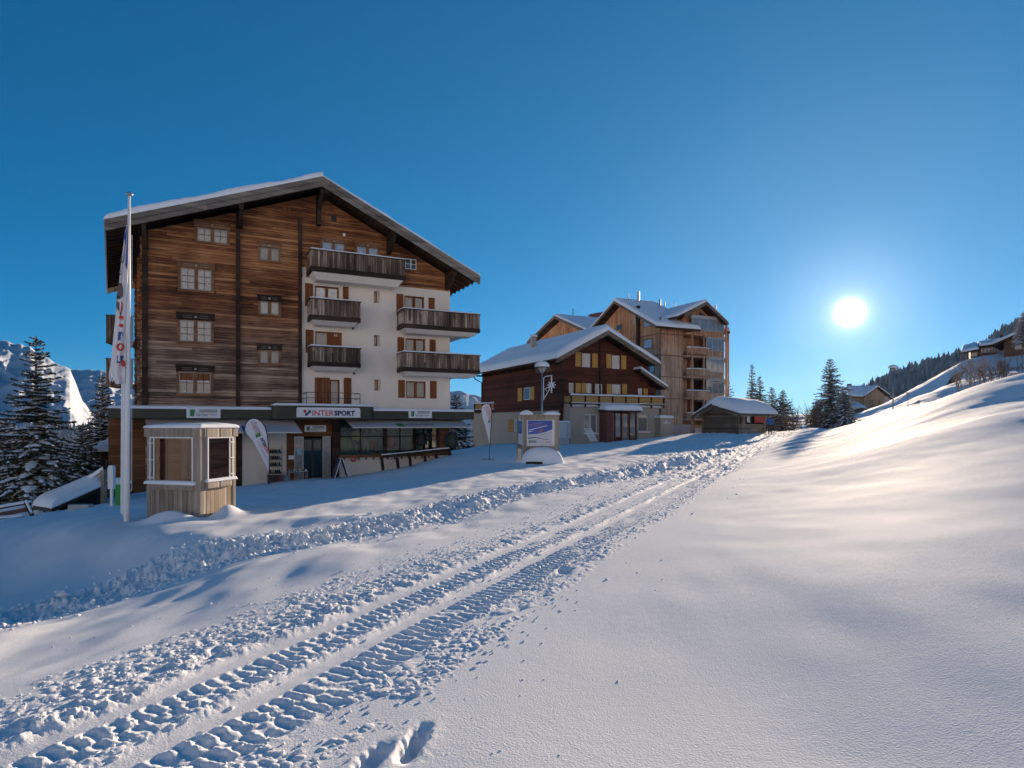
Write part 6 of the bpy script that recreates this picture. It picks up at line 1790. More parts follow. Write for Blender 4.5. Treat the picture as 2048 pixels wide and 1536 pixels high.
# ============================================================ vegetation
M_NEEDLE = plain('spruce_needles', (.105, .095, .055), .7, .6, 3.0, spec=.2)
M_NEEDLE2 = plain('frosted_needles', (.20, .22, .20), .8, .45, 2.0, spec=.2)
M_BARK = plain('bark', (.10, .075, .055), .9, .3, 6)
M_TWIG = plain('frosted_twigs', (.34, .27, .23), .9, .35, 1.5)
M_TWIG2 = plain('brown_twigs', (.20, .13, .085), .9, .35, 1.5)
M_TSNOW = snow_mat('tree_snow', 20, .3)
def spruce(base, h, rad, seed, label, snow=.6, dens=1.0, sparse=0, needle=None, name='spruce', cat='tree', group=None, top2=False, lean=0, low=.06, clump=1.15):
    rnd = random.Random(seed); base = Vector(base)
    o = empty(name, base, label, cat, group)
    mb = MB(); 
    mb.tube([base + Vector((0, 0, -.5)), base + Vector((lean * .3, 0, h * .5)), base + Vector((lean, 0, h * .99))], [h * .022, h * .012, .012], 8)
    mb.build('trunk', M_BARK, o)
    fo = MB(); sn = MB()
    def tri(m, a, b, c):
        i = len(m.v); m.v += [tuple(a), tuple(b), tuple(c)]; m.f.append((i, i + 1, i + 2)); m.m.append(0)
    z = h * low; lev = 0
    step = .017 * h ** .5 * 3.3 / 3.0 * (1 / dens) * 1.9
    while z < h * .985:
        f = z / h
        L = rad * ((1 - f) ** .82) * (1.06 - .5 * max(0, .12 - f) / .12)
        n = int((5 + 3 * (1 - f)) * (1 - sparse * .4))
        a0 = rnd.random() * 6.28
        for k in range(n):
            if rnd.random() < .10 + sparse * .25: continue
            a = a0 + k * 6.283 / n + rnd.uniform(-.35, .35)
            l = L * rnd.choice((rnd.uniform(.35, .8), rnd.uniform(.75, 1.2), rnd.uniform(.8, 1.05))) + .12
            zz = z + rnd.uniform(-1.1, 1.1) * step
            droop = (.38 * (1 - f) + .05) * rnd.uniform(.6, 1.5)
            dx, dy = math.cos(a), math.sin(a)
            m = max(3, int(l / .16))
            prev = None
            cx = base.x + lean * f
            for i in range(m + 1):
                t = i / m
                r_ = l * t
                dz = .10 * l * t * 2 - droop * l * t * t * 1.5 + .16 * l * t ** 4
                p = Vector((cx + dx * r_, base.y + dy * r_, base.z + zz + dz))
                if i > 0:
                    w = (.30 * (1 - t) ** .6 + .07) * min(1, l * .9) * rnd.uniform(.6, 1.5) * clump
                    side = Vector((-dy, dx, 0))
                    for s_ in (-1, 1):
                        for q in range(2):
                            tip = p + side * s_ * w * rnd.uniform(.5, 1.1) + Vector((dx, dy, 0)) * rnd.uniform(-.02, .14) + Vector((0, 0, -rnd.uniform(.03, .20) * (1.1 - f)))
                            b0 = prev.lerp(p, rnd.uniform(-.1, .4)); b1 = p + Vector((0, 0, rnd.uniform(-.05, .03)))
                            tri(fo, b0, b1, tip)
                    # hanging fringe
                    if rnd.random() < .8:
                        tri(fo, prev + Vector((0, 0, .02)), p + Vector((0, 0, .02)), prev.lerp(p, .5) + side * rnd.uniform(-.07, .07) + Vector((0, 0, -rnd.uniform(.08, .26) * (1.15 - f))))
                    if rnd.random() < snow:
                        c = prev.lerp(p, .5) + Vector((0, 0, .025)); sw = w * rnd.uniform(.35, .8); sl = (p - prev).length * rnd.uniform(.5, .85)
                        base_i = len(sn.v); hgt = rnd.uniform(.03, .085)
                        d1 = Vector((dx, dy, (p.z - prev.z) / max(.01, (p - prev).length))) * sl; s1 = side * sw
                        for (aa, bb, cc) in ((-1, -.7, 0), (-.2, -1, -.02), (1, -.5, 0), (1.1, .4, -.01), (.1, 1, -.02), (-.9, .6, 0)):
                            sn.v.append(tuple(c + d1 * aa * rnd.uniform(.8, 1.1) + s1 * bb + Vector((0, 0, cc))))
                        sn.v.append(tuple(c + Vector((0, 0, hgt))))
                        for e in range(6): sn.f.append((base_i + e, base_i + (e + 1) % 6, base_i + 6)); sn.m.append(0)
                prev = p
            # tip tuft
            tri(fo, prev + Vector((0, 0, .05)), prev + Vector((dx * .12, dy * .12, -.02)), prev + Vector((0, 0, -.06)))
        z += step * rnd.uniform(.8, 1.2) * (1 + .2 * sparse)
    # leader
    for k in range(5):
        a = k * 1.26; tri(fo, base + Vector((lean + .09 * math.cos(a), .09 * math.sin(a), h * .965)), base + Vector((lean - .05 * math.cos(a), -.05 * math.sin(a), h * .985)), base + Vector((lean, 0, h * 1.02)))
    fo.build('crown', needle or M_NEEDLE, o); 
    if sn.f: sn.build('branch_snow', M_TSNOW, o)
    return o
def at(px, py, Y): 
    p = PX(px, py, Y); return p
def on_ground(px, Y):
    x = (px - CX) / FPX * Y; return Vector((x, Y, gz(x, Y)))
def htop(px, Y, top): 
    g = on_ground(px, Y); return g, (CY - top) / FPX * Y - g.z
g = at(72, 1018, 30); spruce(g, (1018 - 676) / FPX * 30, 2.25, 11, 'big snow-laden spruce at the left edge of the picture', snow=.6, dens=.62, clump=1.5)
g = at(50, 760, 30)
g = at(205, 990, 41); spruce(g, (990 - 752) / FPX * 41, 1.35, 12, 'slim snow-laden spruce left of the flagpoles', snow=.7)
g = at(166, 985, 36); spruce(g, (985 - 848) / FPX * 36, 1.25, 13, 'small spruce between the big spruce and the slim one', snow=.7, needle=M_NEEDLE)
g = at(10, 1010, 33); spruce(g, (1010 - 835) / FPX * 33, 1.6, 14, 'half-cropped spruce low at the left edge under the big one', snow=.6)
g = at(912, 905, 60); spruce(g, (905 - 788) / FPX * 60, 1.9, 15, 'lone spruce seen past the right corner of the big house', snow=.5, needle=M_NEEDLE)
g = at(1453, 866, 100); spruce(g, (866 - 757) / FPX * 100, 2.4, 16, 'spruce peeping out behind the right edge of the larchwood block', snow=.3, sparse=.5)
for i, (px, top, Y, r, lab) in enumerate(((1504, 729, 88, 1.1, 'tallest narrow spruce behind the log hut'), (1519.5, 753, 90, 1.9, 'spruce right beside the tallest narrow one behind the log hut'), (1543.5, 775, 86, 2.0, 'third spruce from the left behind the log hut'), (1565.5, 781, 84, 2.1, 'rightmost of the four spruces behind the log hut'))):
    g = at(px, 866, Y); spruce(g, (866 - top) / FPX * Y, r, 20 + i, lab, snow=.35, sparse=.35, group='spruces behind the log hut')
g = at(1660, 868, 78); spruce(g, (868 - 718) / FPX * 78, 2.9, 31, 'tall frosted spruce under the sun at the end of the road', snow=.55, needle=M_NEEDLE2, dens=.9)
g = at(1690, 866, 76); spruce(g, (866 - 775) / FPX * 76, 2.0, 32, 'smaller snowy spruce leaning on the right side of the tall frosted one', snow=.8, needle=M_NEEDLE2)
g = at(1636, 866, 82); spruce(g, (866 - 800) / FPX * 82, 1.6, 33, 'low frosted spruce at the left foot of the tall frosted one', snow=.5, needle=M_NEEDLE2)
# bare frosted shrubs
def shrub(base, h, w, seed, label, mat, group=None, stems=9):
    rnd = random.Random(seed); base = Vector(base); mb = MB()
    def grow(p, d, l, r, lv):
        q = p + d * l; mid = p.lerp(q, .5) + Vector((rnd.uniform(-.05, .05), rnd.uniform(-.05, .05), 0)) * l
        mb.tube([p, mid, q], [r, r * .8, r * .55], 3, cap=False)
        if lv == 0: return
        for k in range(rnd.choice((3, 4))):
            t = rnd.uniform(.35, 1.0); s = p.lerp(q, t)
            dd = (d + Vector((rnd.uniform(-.75, .75), rnd.uniform(-.75, .75), rnd.uniform(-.15, .5)))).normalized()
            grow(s, dd, l * rnd.uniform(.45, .7), r * .55, lv - 1)
    for i in range(stems):
        a = rnd.random() * 6.28; s = rnd.random() ** .6
        p = base + Vector((math.cos(a) * w * .45 * s, math.sin(a) * w * .3 * s, -.3))
        d = Vector((math.cos(a) * .35 * s, math.sin(a) * .3 * s, 1)).normalized()
        grow(p, d, h * rnd.uniform(.4, .6), .018 + h * .006, 3)
    o = mb.build('shrub', mat, None, loc=base); tag(o, label, 'shrub', group)
    return o
for i, (px, top, Y, w, mt, lab) in enumerate(((1585, 806, 80, 3.0, M_TWIG, 'bare frosted shrub just right of the four spruces'), (1604, 796, 78, 2.6, M_TWIG2, 'golden-brown bare shrub in the middle of the road end'), (1622, 800, 76, 2.4, M_TWIG2, 'golden-brown bare shrub against the tall frosted spruce'), (1560, 822, 74, 3.4, M_TWIG2, 'brown bare bush behind the walker in blue'), (1540, 828, 78, 2.5, M_TWIG, 'low frosted bush directly behind the log hut porch'), (1598, 828, 70, 3.6, M_TWIG2, 'wide low brown bush at the end of the road'))):
    g = at(px, 862, Y); shrub(g, (862 - top) / FPX * Y, w, 40 + i, lab, mt, 'bare bushes at the end of the road', 10)

# ============================================================ hillside on the right behind the ridge
HC = [(1640,842,150),(1700,836,190),(1740,830,190),(1756,827,150),(1780,812,150),(1800,800,150),(1850,776,140),(1900,742,128),(1935,722,120),(1960,716,118),(2048,703,112),(2150,690,105),
      (2150,770,62),(2048,770,70),(1906,806,75),(1820,826,80),(1740,846,85),(1660,866,95),(1700,850,88),(1900,775,100),(1960,745,95),(2048,735,92),(2000,760,80),(1840,800,110),(1780,822,112),(2150,730,85),(1760,834,120),(1690,845,130)]
hp = np.array([list(PX(*c)) for c in HC] + [[60, 260, -1], [100, 260, 1], [130, 262, 3.2], [165, 262, 6], [160, 80, 20], [30, 200, -2], [70, 180, 0], [95, 200, 3], [118, 170, 9], [130, 160, 11], [160, 160, 13], [45, 120, -1.5]])
hw = _tps_fit(hp[:, :2] / 20, hp[:, 2], .01)
def hill_h(x, y):
    u, v = x / 20, y / 20; out = hw[len(hp)] + hw[len(hp) + 1] * u + hw[len(hp) + 2] * v
    for i in range(len(hp)):
        d2 = (u - hp[i, 0] / 20) ** 2 + (v - hp[i, 1] / 20) ** 2 + 1e-12; out = out + hw[i] * d2 * np.log(d2) * .5
    return out
hx, hy = np.meshgrid(np.linspace(36, 170, 190), np.linspace(52, 270, 210), indexing='ij')
hzz = hill_h(hx, hy) + .35 * fbm(hx * .12, hy * .09, 4, 200) + .12 * fbm(hx * .5, hy * .5, 3, 201)
edge = sstep(0, 12, hx - 36) * sstep(0, 14, hy - 52)
hzz = hzz * edge + (height(hx, hy, False) - 1.5) * (1 - edge) 
grid_mesh('snowy_hillside', hx, hy, hzz, M_SNOW, 'structure').data.flip_normals()
def hg(px, Y):
    x = (px - CX) / FPX * Y; return Vector((x, Y, float(hill_h(np.array([x]), np.array([float(Y)]))[0])))
# lodge on the hill
M_LODGE = wood('lodge_boards', [(.2, (.10, .055, .035)), (.8, (.22, .13, .085))], board=.2, groove=.4)
M_ROUGHST = plain('lodge_red_base', (.20, .07, .045), .9, .3, 1.5)
def lodge():
    Y = 118
    o = empty('hill_lodge', PX(1960, 722, Y), 'long low wooden lodge with a row of windows on top of the right-hand slope', 'house')
    P = lambda x, y, d=0: PX(x, y, Y + d)
    FLd = Frame(PX(1941, 850, 122), az_deg=124)
    b = FLd; u1 = b.u(2010)
    def Z(px, py): return b.uz(px, py)[1]
    mb = MB(); b.box(mb, 0, u1, 0, 8, Z(1960, 728), Z(1960, 693)); mb.build('wall', M_LODGE, o)
    mb = MB(); mb.hexa([b.P(1.5, -.5, Z(1960, 730) - 3), b.P(u1, -.5, Z(1960, 730) - 1), b.P(u1, 0, Z(1960, 730) - 1), b.P(1.5, 0, Z(1960, 730) - 3), b.P(1.5, -.5, Z(1960, 708)), b.P(u1, -.5, Z(1960, 706)), b.P(u1, -.001, Z(1960, 706)), b.P(1.5, -.001, Z(1960, 708))]); mb.build('base_wall', M_ROUGHST, o)
    for k in range(8):
        px = 1962 + k * 6.4; uu0, uu1 = b.u(px), b.u(px + 5.0); window(b, (uu0, uu1, Z(1960, 706.5), Z(1960, 696)), -.01, o, M_PANEL, G_CURT, leaves=1, fr=.1)
    window(b, (b.u(1942), b.u(1955), Z(1948, 713), Z(1948, 701)), -.01, o, M_PANEL, G_CURT, leaves=2, fr=.1)
    q = [b.P(b.u(1958), -1.2, Z(1960, 693)), b.P(b.u(2016), -1.2, Z(1960, 689)), b.P(b.u(2016), 5, Z(1960, 676)), b.P(b.u(1958), 5, Z(1960, 681))]
    r = roof_plate('roof', q, .35, M_SOFFIT, o); snow_slab('roof_snow', q, .45, r, 24, 12, .4, .03, 97, .04)
    q = [b.P(b.u(1921), -1.2, Z(1940, 705)), b.P(b.u(1958) - .05, -1.2, Z(1940, 700)), b.P(b.u(1958) - .05, 5, Z(1940, 683)), b.P(b.u(1927), 5, Z(1940, 688))]
    r = roof_plate('roof', q, .35, M_SOFFIT, o); snow_slab('roof_snow', q, .45, r, 24, 12, .4, .03, 98, .04)
    mb = MB()
    for px in (1923, 1934): u = b.u(px); b.box(mb, u - .12, u + .12, -.8, -.6, Z(1940, 732), Z(1940, 706)); mb.cut()
    mb.build_each('veranda_post', M_LODGE, o)
    mb = MB(); b.box(mb, b.u(1923), 0, -.8, 4, Z(1940, 728), Z(1940, 725)); mb.build('veranda_floor', M_LODGE, o)
    mb = MB(); mb.tube([P(2003, 684), P(2003, 669)], .22, 8); mb.build('chimney', M_BLACK, o)
lodge()
def rhouse():
    Y = 108; b = Frame(PX(2008, 850, 112), az_deg=135)
    Z = lambda px, py: b.uz(px, py)[1]
    o = empty('snowy_chalet', PX(2040, 700, Y), 'dark chalet with frosted gable cropped by the right edge', 'house')
    mb = MB(); b.box(mb, 0, 16, 0, 8, Z(2020, 715), Z(2020, 676)); mb.build('wall', M_LODGE, o)
    q = [b.P(-1.5, -1.2, Z(2020, 687)), b.P(3.0, -1.2, Z(2020, 664)), b.P(3.0, 8, Z(2020, 664)), b.P(-1.5, 8, Z(2020, 687))]
    r = roof_plate('roof', q, .4, M_SOFFIT, o); snow_slab('roof_snow', q, .5, r, 14, 14, .4, .03, 99, .04)
    q = [b.P(3.0, -1.2, Z(2020, 664)), b.P(10.0, -1.2, Z(2020, 664)), b.P(10.0, 8, Z(2020, 655)), b.P(3.0, 8, Z(2020, 664))]
    r = roof_plate('roof', q, .4, M_SOFFIT, o); snow_slab('roof_snow', q, .5, r, 14, 14, .4, .03, 100, .04)
    window(b, (1.5, 3.2, Z(2020, 700), Z(2020, 684)), -.01, o, M_PANEL, G_DARK, fr=.12)
    window(b, (4.5, 6.2, Z(2020, 700), Z(2020, 684)), -.01, o, M_PANEL, G_DARK, fr=.12)
    g = at(2046, 690, 104); spruce(g, (690 - 625) / FPX * 104, 1.6, 61, 'frost-white tree at the right edge above the chalet', snow=.95, needle=M_TWIG)
rhouse()
# ochre house at the far end
def ochre():
    Y = 182; M_OCH = wood('ochre_boards', [(.2, (.30, .21, .13)), (.8, (.44, .33, .21))], board=.35, horiz=False, groove=.3)
    P = lambda x, y, d=0: PX(x, y, Y + d)
    b = Frame(PX(1728, 850, Y), az_deg=85)
    Z = lambda px, py: b.uz(px, py)[1]
    o = empty('ochre_house', PX(1740, 826, Y), 'ochre boarded house with a snowy roof under the sun', 'house')
    u1 = b.u(1769); up = b.u(1751.5)
    mb = MB(); mb.prism([b.P(0, 0, Z(1728, 832)), b.P(u1, 0, Z(1728, 832)), b.P(u1, 0, Z(1728, 790)), b.P(up, 0, Z(1728, 775)), b.P(0, 0, Z(1728, 792))][::-1], b.D * 1.0); b.box(mb, -4.6, -.002, .5, 6, Z(1728, 832), Z(1728, 792)); mb.build('wall', M_OCH, o)
    for q, e, sd in (([b.P(-4.8, -.6, Z(1728, 793)), b.P(-.0, -.6, Z(1728, 793)), b.P(up, 4, Z(1728, 771)), b.P(-2.6, 4, Z(1728, 771))], (1, 0, 1, 1), 101), ([b.P(up, -1, Z(1728, 773)), b.P(u1 + 1, -1, Z(1728, 790)), b.P(u1 + 1, 6, Z(1728, 790)), b.P(up, 6, Z(1728, 773))], (1, 1, 1, 0), 102), ([b.P(-.4, -1, Z(1728, 792)), b.P(up, -1, Z(1728, 773)), b.P(up, 3, Z(1728, 773)), b.P(-.4, 3, Z(1728, 792))], (1, 0, 1, 1), 103), ([b.P(-8, 1, Z(1728, 780)), b.P(-3, 1, Z(1728, 778)), b.P(-3, 6, Z(1728, 772)), b.P(-7, 6, Z(1728, 773))], (1, 1, 1, 1), 104)):
        r = roof_plate('roof', q, .3, M_SOFFIT, o); snow_slab('roof_snow', q, .4, r, 14, 14, .4, .03, sd, .04, smooth_edges=e)
    mb = MB(); b.box(mb, -1.9, -.9, 4.2, 5.2, Z(1728, 775), Z(1728, 766)); mb.build('chimney', M_BROWN2, o)
    for px, t, bt in ((1741, 800, 812), (1756, 800, 812)): window(b, (b.u(px), b.u(px + 4), Z(1728, bt), Z(1728, t)), -.01, o, M_WINWOOD, G_DARK, leaves=1, fr=.12)
    o2 = empty('garden_shed', PX(1716, 822, 165), 'small snow-roofed shed left of the ochre house', 'shed')
    c = Frame(PX(1704, 850, 165), az_deg=90)
    z = lambda py: (CY - py) / FPX * 165
    mb = MB(); c.box(mb, 0, 3.1, 0, 3, z(828), z(816)); mb.build('wall', M_LODGE, o2)
    snow_slab('roof_snow', [c.P(-.3, -.5, z(816)), c.P(3.5, -.5, z(816)), c.P(3.3, 3, z(806)), c.P(-.2, 3, z(806))], .4, o2, 14, 10, .35, 0, 105, .03)
    o3 = empty('white_gabled_house', PX(1783, 810, 210), 'white gabled house half hidden right of the ochre house', 'house')
    c = Frame(PX(1770, 850, 210), az_deg=88); z = lambda py: (CY - py) / FPX * 210
    mb = MB(); mb.prism([c.P(0, 0, z(830)), c.P(3.4, 0, z(830)), c.P(3.4, 0, z(803)), c.P(.8, 0, z(790)), c.P(0, 0, z(790))][::-1], c.D * 6); mb.build('wall', M_PANEL, o3)
    q = [c.P(.3, -.8, z(788)), c.P(4.3, -.8, z(808)), c.P(4.3, 6, z(808)), c.P(.3, 6, z(788))]; r = roof_plate('roof', q, .4, M_BROWN2, o3); snow_slab('roof_snow', q, .35, r, 10, 10, .3, 0, 106, .03)
    q = [c.P(-1.3, -.8, z(785)), c.P(.3, -.8, z(788)), c.P(.3, 6, z(785)), c.P(-1.3, 6, z(785))]; r = roof_plate('roof', q, .3, M_BROWN2, o3); snow_slab('roof_snow', q, .35, r, 10, 10, .3, 0, 107, .03)
    window(c, (1.2, 2.2, z(815), z(804)), -.01, o3, M_LODGE, G_DARK, leaves=1, fr=.1)
ochre()
# hillside shrubs
k = 0
for (px, py, Y, h, w, mt, lab) in ((1925, 780, 78, 3.6, 3.0, M_TWIG, 'frosted bare shrub lowest on the right slope'), (1938, 765, 80, 4.0, 3.2, M_TWIG, 'frosted bare shrub in the left of the slope thicket'), (1955, 770, 76, 4.2, 3.0, M_TWIG, 'frosted bare shrub in the middle of the slope thicket'), (1975, 768, 74, 4.0, 3.0, M_TWIG, 'frosted bare shrub in the right of the slope thicket'), (1944, 742, 86, 3.2, 2.6, M_TWIG, 'upper frosted shrub just under the lodge'), (2020, 760, 66, 3.4, 4.0, M_TWIG2, 'dark twiggy shrub behind the right-edge lamp'), (2040, 752, 64, 3.6, 3.4, M_TWIG2, 'dark twiggy shrub cropped by the right edge'), (2000, 762, 68, 3.0, 3.0, M_TWIG2, 'dark twiggy shrub behind the low star decoration')):
    g = at(px, py + 6, Y); shrub(g, h, w, 80 + k, lab, mt, 'bare shrubs on the right slope', 8); k += 1
# stacked lattice snow fence on the slope
mb = MB()
for i in range(13):
    mb.beam(PX(1893 + i * 2.1, 770 - i * .75, 98), PX(1905 + i * 2.1, 752 - i * .9, 102), .12, .06)
mb.beam(PX(1893, 770, 98), PX(1921, 760, 98), .1, .1); mb.beam(PX(1905, 752, 102), PX(1932, 741, 102), .1, .1)
o = mb.build('snow_fence', M_LODGE, None, loc=PX(1907, 762, 99)); tag(o, 'slatted lattice fence half buried high on the right slope', 'fence')

# ============================================================ wooded mountain far right
M_FOREST = plain('far_forest', (.30, .30, .29), .95, .4, .05)  # frosted trees, colour lightened further to stand in for haze and sun glare
def far_ridge(name, prof, Y0, Y1, zlo, mat, label, seed, kind='structure', nx=220, ny=40, rough=1.0):
    px = np.linspace(prof[0][0], prof[-1][0], nx); py = np.interp(px, [p[0] for p in prof], [p[1] for p in prof])
    t = np.linspace(0, 1, ny)
    PXg, T = np.meshgrid(px, t, indexing='ij'); PY = np.repeat(py[:, None], ny, 1)
    Yg = Y0 + (Y1 - Y0) * T
    X = (PXg - CX) / FPX * Y1 * (.75 + .25 * T) if False else (PXg - CX) / FPX * Yg
    Zt = (CY - PY) / FPX * Y1
    Z = zlo + (Zt - zlo) * T ** .9
    n = fbm(X / 90 * 400 / Y1 * 3, Yg / 90 * 400 / Y1 * 3, 5, seed)
    Z = Z + n * rough * Y1 * .012 * np.sin(np.pi * np.clip(T, 0, 1))
    # back side drops
    Xb, Yb, Zb = X[:, -1:] * 1.15, Yg[:, -1:] * 1.15, Z[:, -1:] * .2 + zlo * .8
    X = np.concatenate([X, Xb], 1); Yg = np.concatenate([Yg, Yb], 1); Z = np.concatenate([Z, Zb], 1)
    o = grid_mesh(name, X, Yg, Z, mat, kind); o.data.flip_normals(); return o, X, Yg, Z
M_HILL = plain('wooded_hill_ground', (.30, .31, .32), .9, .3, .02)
prof = [(1700, 800), (1740, 775), (1756, 768), (1790, 748), (1830, 735), (1870, 722), (1900, 716), (1935, 706), (1975, 690), (1990, 668), (2010, 660), (2040, 645), (2100, 625), (2200, 590)]
_, X, Yg, Z = far_ridge('wooded_hill', prof, 330, 620, -20, M_HILL, '', 301, rough=.3)
rnd = random.Random(99); fm = MB()
nx_, ny_ = X.shape
for i in range(5200):
    a = rnd.random() * (nx_ - 2); b = (rnd.random() ** .7) * (ny_ - 2.01)
    i0, j0 = int(a), int(b)
    x, y, z = X[i0, j0] + rnd.uniform(-3, 3), Yg[i0, j0] + rnd.uniform(-3, 3), Z[i0, j0]
    h = rnd.choice((rnd.uniform(3, 6), rnd.uniform(5, 8), rnd.uniform(6, 10))); r = h * rnd.uniform(.18, .32); base = len(fm.v); n = 6; a0 = rnd.random() * 6
    for lv, (rr0, zz) in enumerate(((r, .05), (r * .62, .4), (r * .75, .36), (r * .3, .75))):
        for q in range(n):
            aa = a0 + q * 6.283 / n; k_ = rnd.uniform(.7, 1.15); fm.v.append((x + rr0 * k_ * math.cos(aa), y + rr0 * k_ * math.sin(aa), z + h * zz * rnd.uniform(.94, 1.06)))
    fm.v.append((x, y, z + h))
    for lv in (0, 2):
        for q in range(n): fm.f.append((base + lv * n + q, base + lv * n + (q + 1) % n, base + (lv + 1) * n + (q + 1) % n, base + (lv + 1) * n + q)); fm.m.append(0)
    for q in range(n): fm.f.append((base + 3 * n + q, base + 3 * n + (q + 1) % n, base + 4 * n)); fm.m.append(0)
o = fm.build('far_forest', M_FOREST); o['kind'] = 'stuff'

# ============================================================ snow mountains
def mountain(name, prof, Yn, Yf, zlo, seed, amp=1.0, nx=420, ny=150, ridge=1.0, sx=1.0):
    px = np.linspace(prof[0][0], prof[-1][0], nx); py = np.interp(px, [p[0] for p in prof], [p[1] for p in prof])
    t = np.linspace(0, 1, ny); PXg, T = np.meshgrid(px, t, indexing='ij')
    Yg = Yn + (Yf - Yn) * T; X = (PXg - CX) / FPX * (Yn * .0 + Yg)
    crest = (CY - np.repeat(py[:, None], ny, 1)) / FPX * Yf
    sc = 1 / (Yf * .055)
    w = fbm(X * sc * .6, Yg * sc * .6, 2, seed + 9) * 1.2
    rd = 0; a = 1; f = 1
    for k in range(5):
        n = 1 - np.abs(perlin(X * sc * f * sx + Yg * sc * f * .35 + w + k * 5.1, Yg * sc * f * .40 + w * .6, seed + k)) * 2
        rd = rd + a * n; a *= .40; f *= 2.1
    Z = zlo + (crest - zlo) * T ** 1.15 + rd * amp * Yf * .018 * ridge * np.sin(np.pi * T) ** .8
    Z = Z + perlin(px * .08, px * 0 + .5, seed + 20)[:, None] * Yf * .002 * T
    Xb, Yb, Zb = X[:, -1:] * 1.2, Yg[:, -1:] * 1.2, Z[:, -1:] * 0 + zlo
    X = np.concatenate([X, Xb], 1); Yg = np.concatenate([Yg, Yb], 1); Z = np.concatenate([Z, Zb], 1)
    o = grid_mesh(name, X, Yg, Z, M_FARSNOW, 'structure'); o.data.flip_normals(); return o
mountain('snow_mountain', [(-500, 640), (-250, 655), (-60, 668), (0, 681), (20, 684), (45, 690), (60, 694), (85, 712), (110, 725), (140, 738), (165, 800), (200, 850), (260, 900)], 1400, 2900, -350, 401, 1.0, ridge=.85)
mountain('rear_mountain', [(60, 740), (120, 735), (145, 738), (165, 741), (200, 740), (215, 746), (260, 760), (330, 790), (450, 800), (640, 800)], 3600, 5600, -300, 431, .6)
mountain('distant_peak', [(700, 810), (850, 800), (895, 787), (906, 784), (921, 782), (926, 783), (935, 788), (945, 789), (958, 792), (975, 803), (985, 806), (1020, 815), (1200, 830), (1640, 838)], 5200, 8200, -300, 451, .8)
# valley woods below the left mountain
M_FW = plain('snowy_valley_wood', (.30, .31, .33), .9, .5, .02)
vm = MB(); rnd = random.Random(17)
for i in range(2600):
    px = rnd.uniform(-60, 300); Y = rnd.uniform(500, 1350); py = 850 + (1040 - 850) * (1 - (Y - 500) / 900) * rnd.uniform(.35, 1.0)
    p = PX(px, py, Y); h = rnd.uniform(9, 18); r = h * .22; base = len(vm.v)
    for q in range(5): vm.v.append((p.x + r * math.cos(q * 1.257), p.y + r * math.sin(q * 1.257), p.z))
    vm.v.append((p.x, p.y, p.z + h))
    for q in range(5): vm.f.append((base + q, base + (q + 1) % 5, base + 5)); vm.m.append(0)
o = vm.build('valley_wood', M_FW); o['kind'] = 'stuff'

# ============================================================ thin air haze over the whole valley
def haze():
    mb = MB(); x, y0, y1, z0, z1 = 12500, -9200, 13500, -4200, 900
    mb.hexa([(-x, y0, z0), (x, y0, z0), (x, y1, z0), (-x, y1, z0), (-x, y0, z1), (x, y0, z1), (x, y1, z1), (-x, y1, z1)])
    m = bpy.data.materials.new('haze_air'); m.use_nodes = True; nt = m.node_tree
    for n in list(nt.nodes): nt.nodes.remove(n)
    out = nt.nodes.new('ShaderNodeOutputMaterial'); v = nt.nodes.new('ShaderNodeVolumePrincipled')
    v.inputs['Color'].default_value = (.80, .90, 1.0, 1); v.inputs['Density'].default_value = HAZE; v.inputs['Anisotropy'].default_value = .55
    nt.links.new(v.outputs[0], out.inputs['Volume'])
    o = mb.build('haze', m); o['kind'] = 'stuff'
HAZE = 4.0e-6
haze()
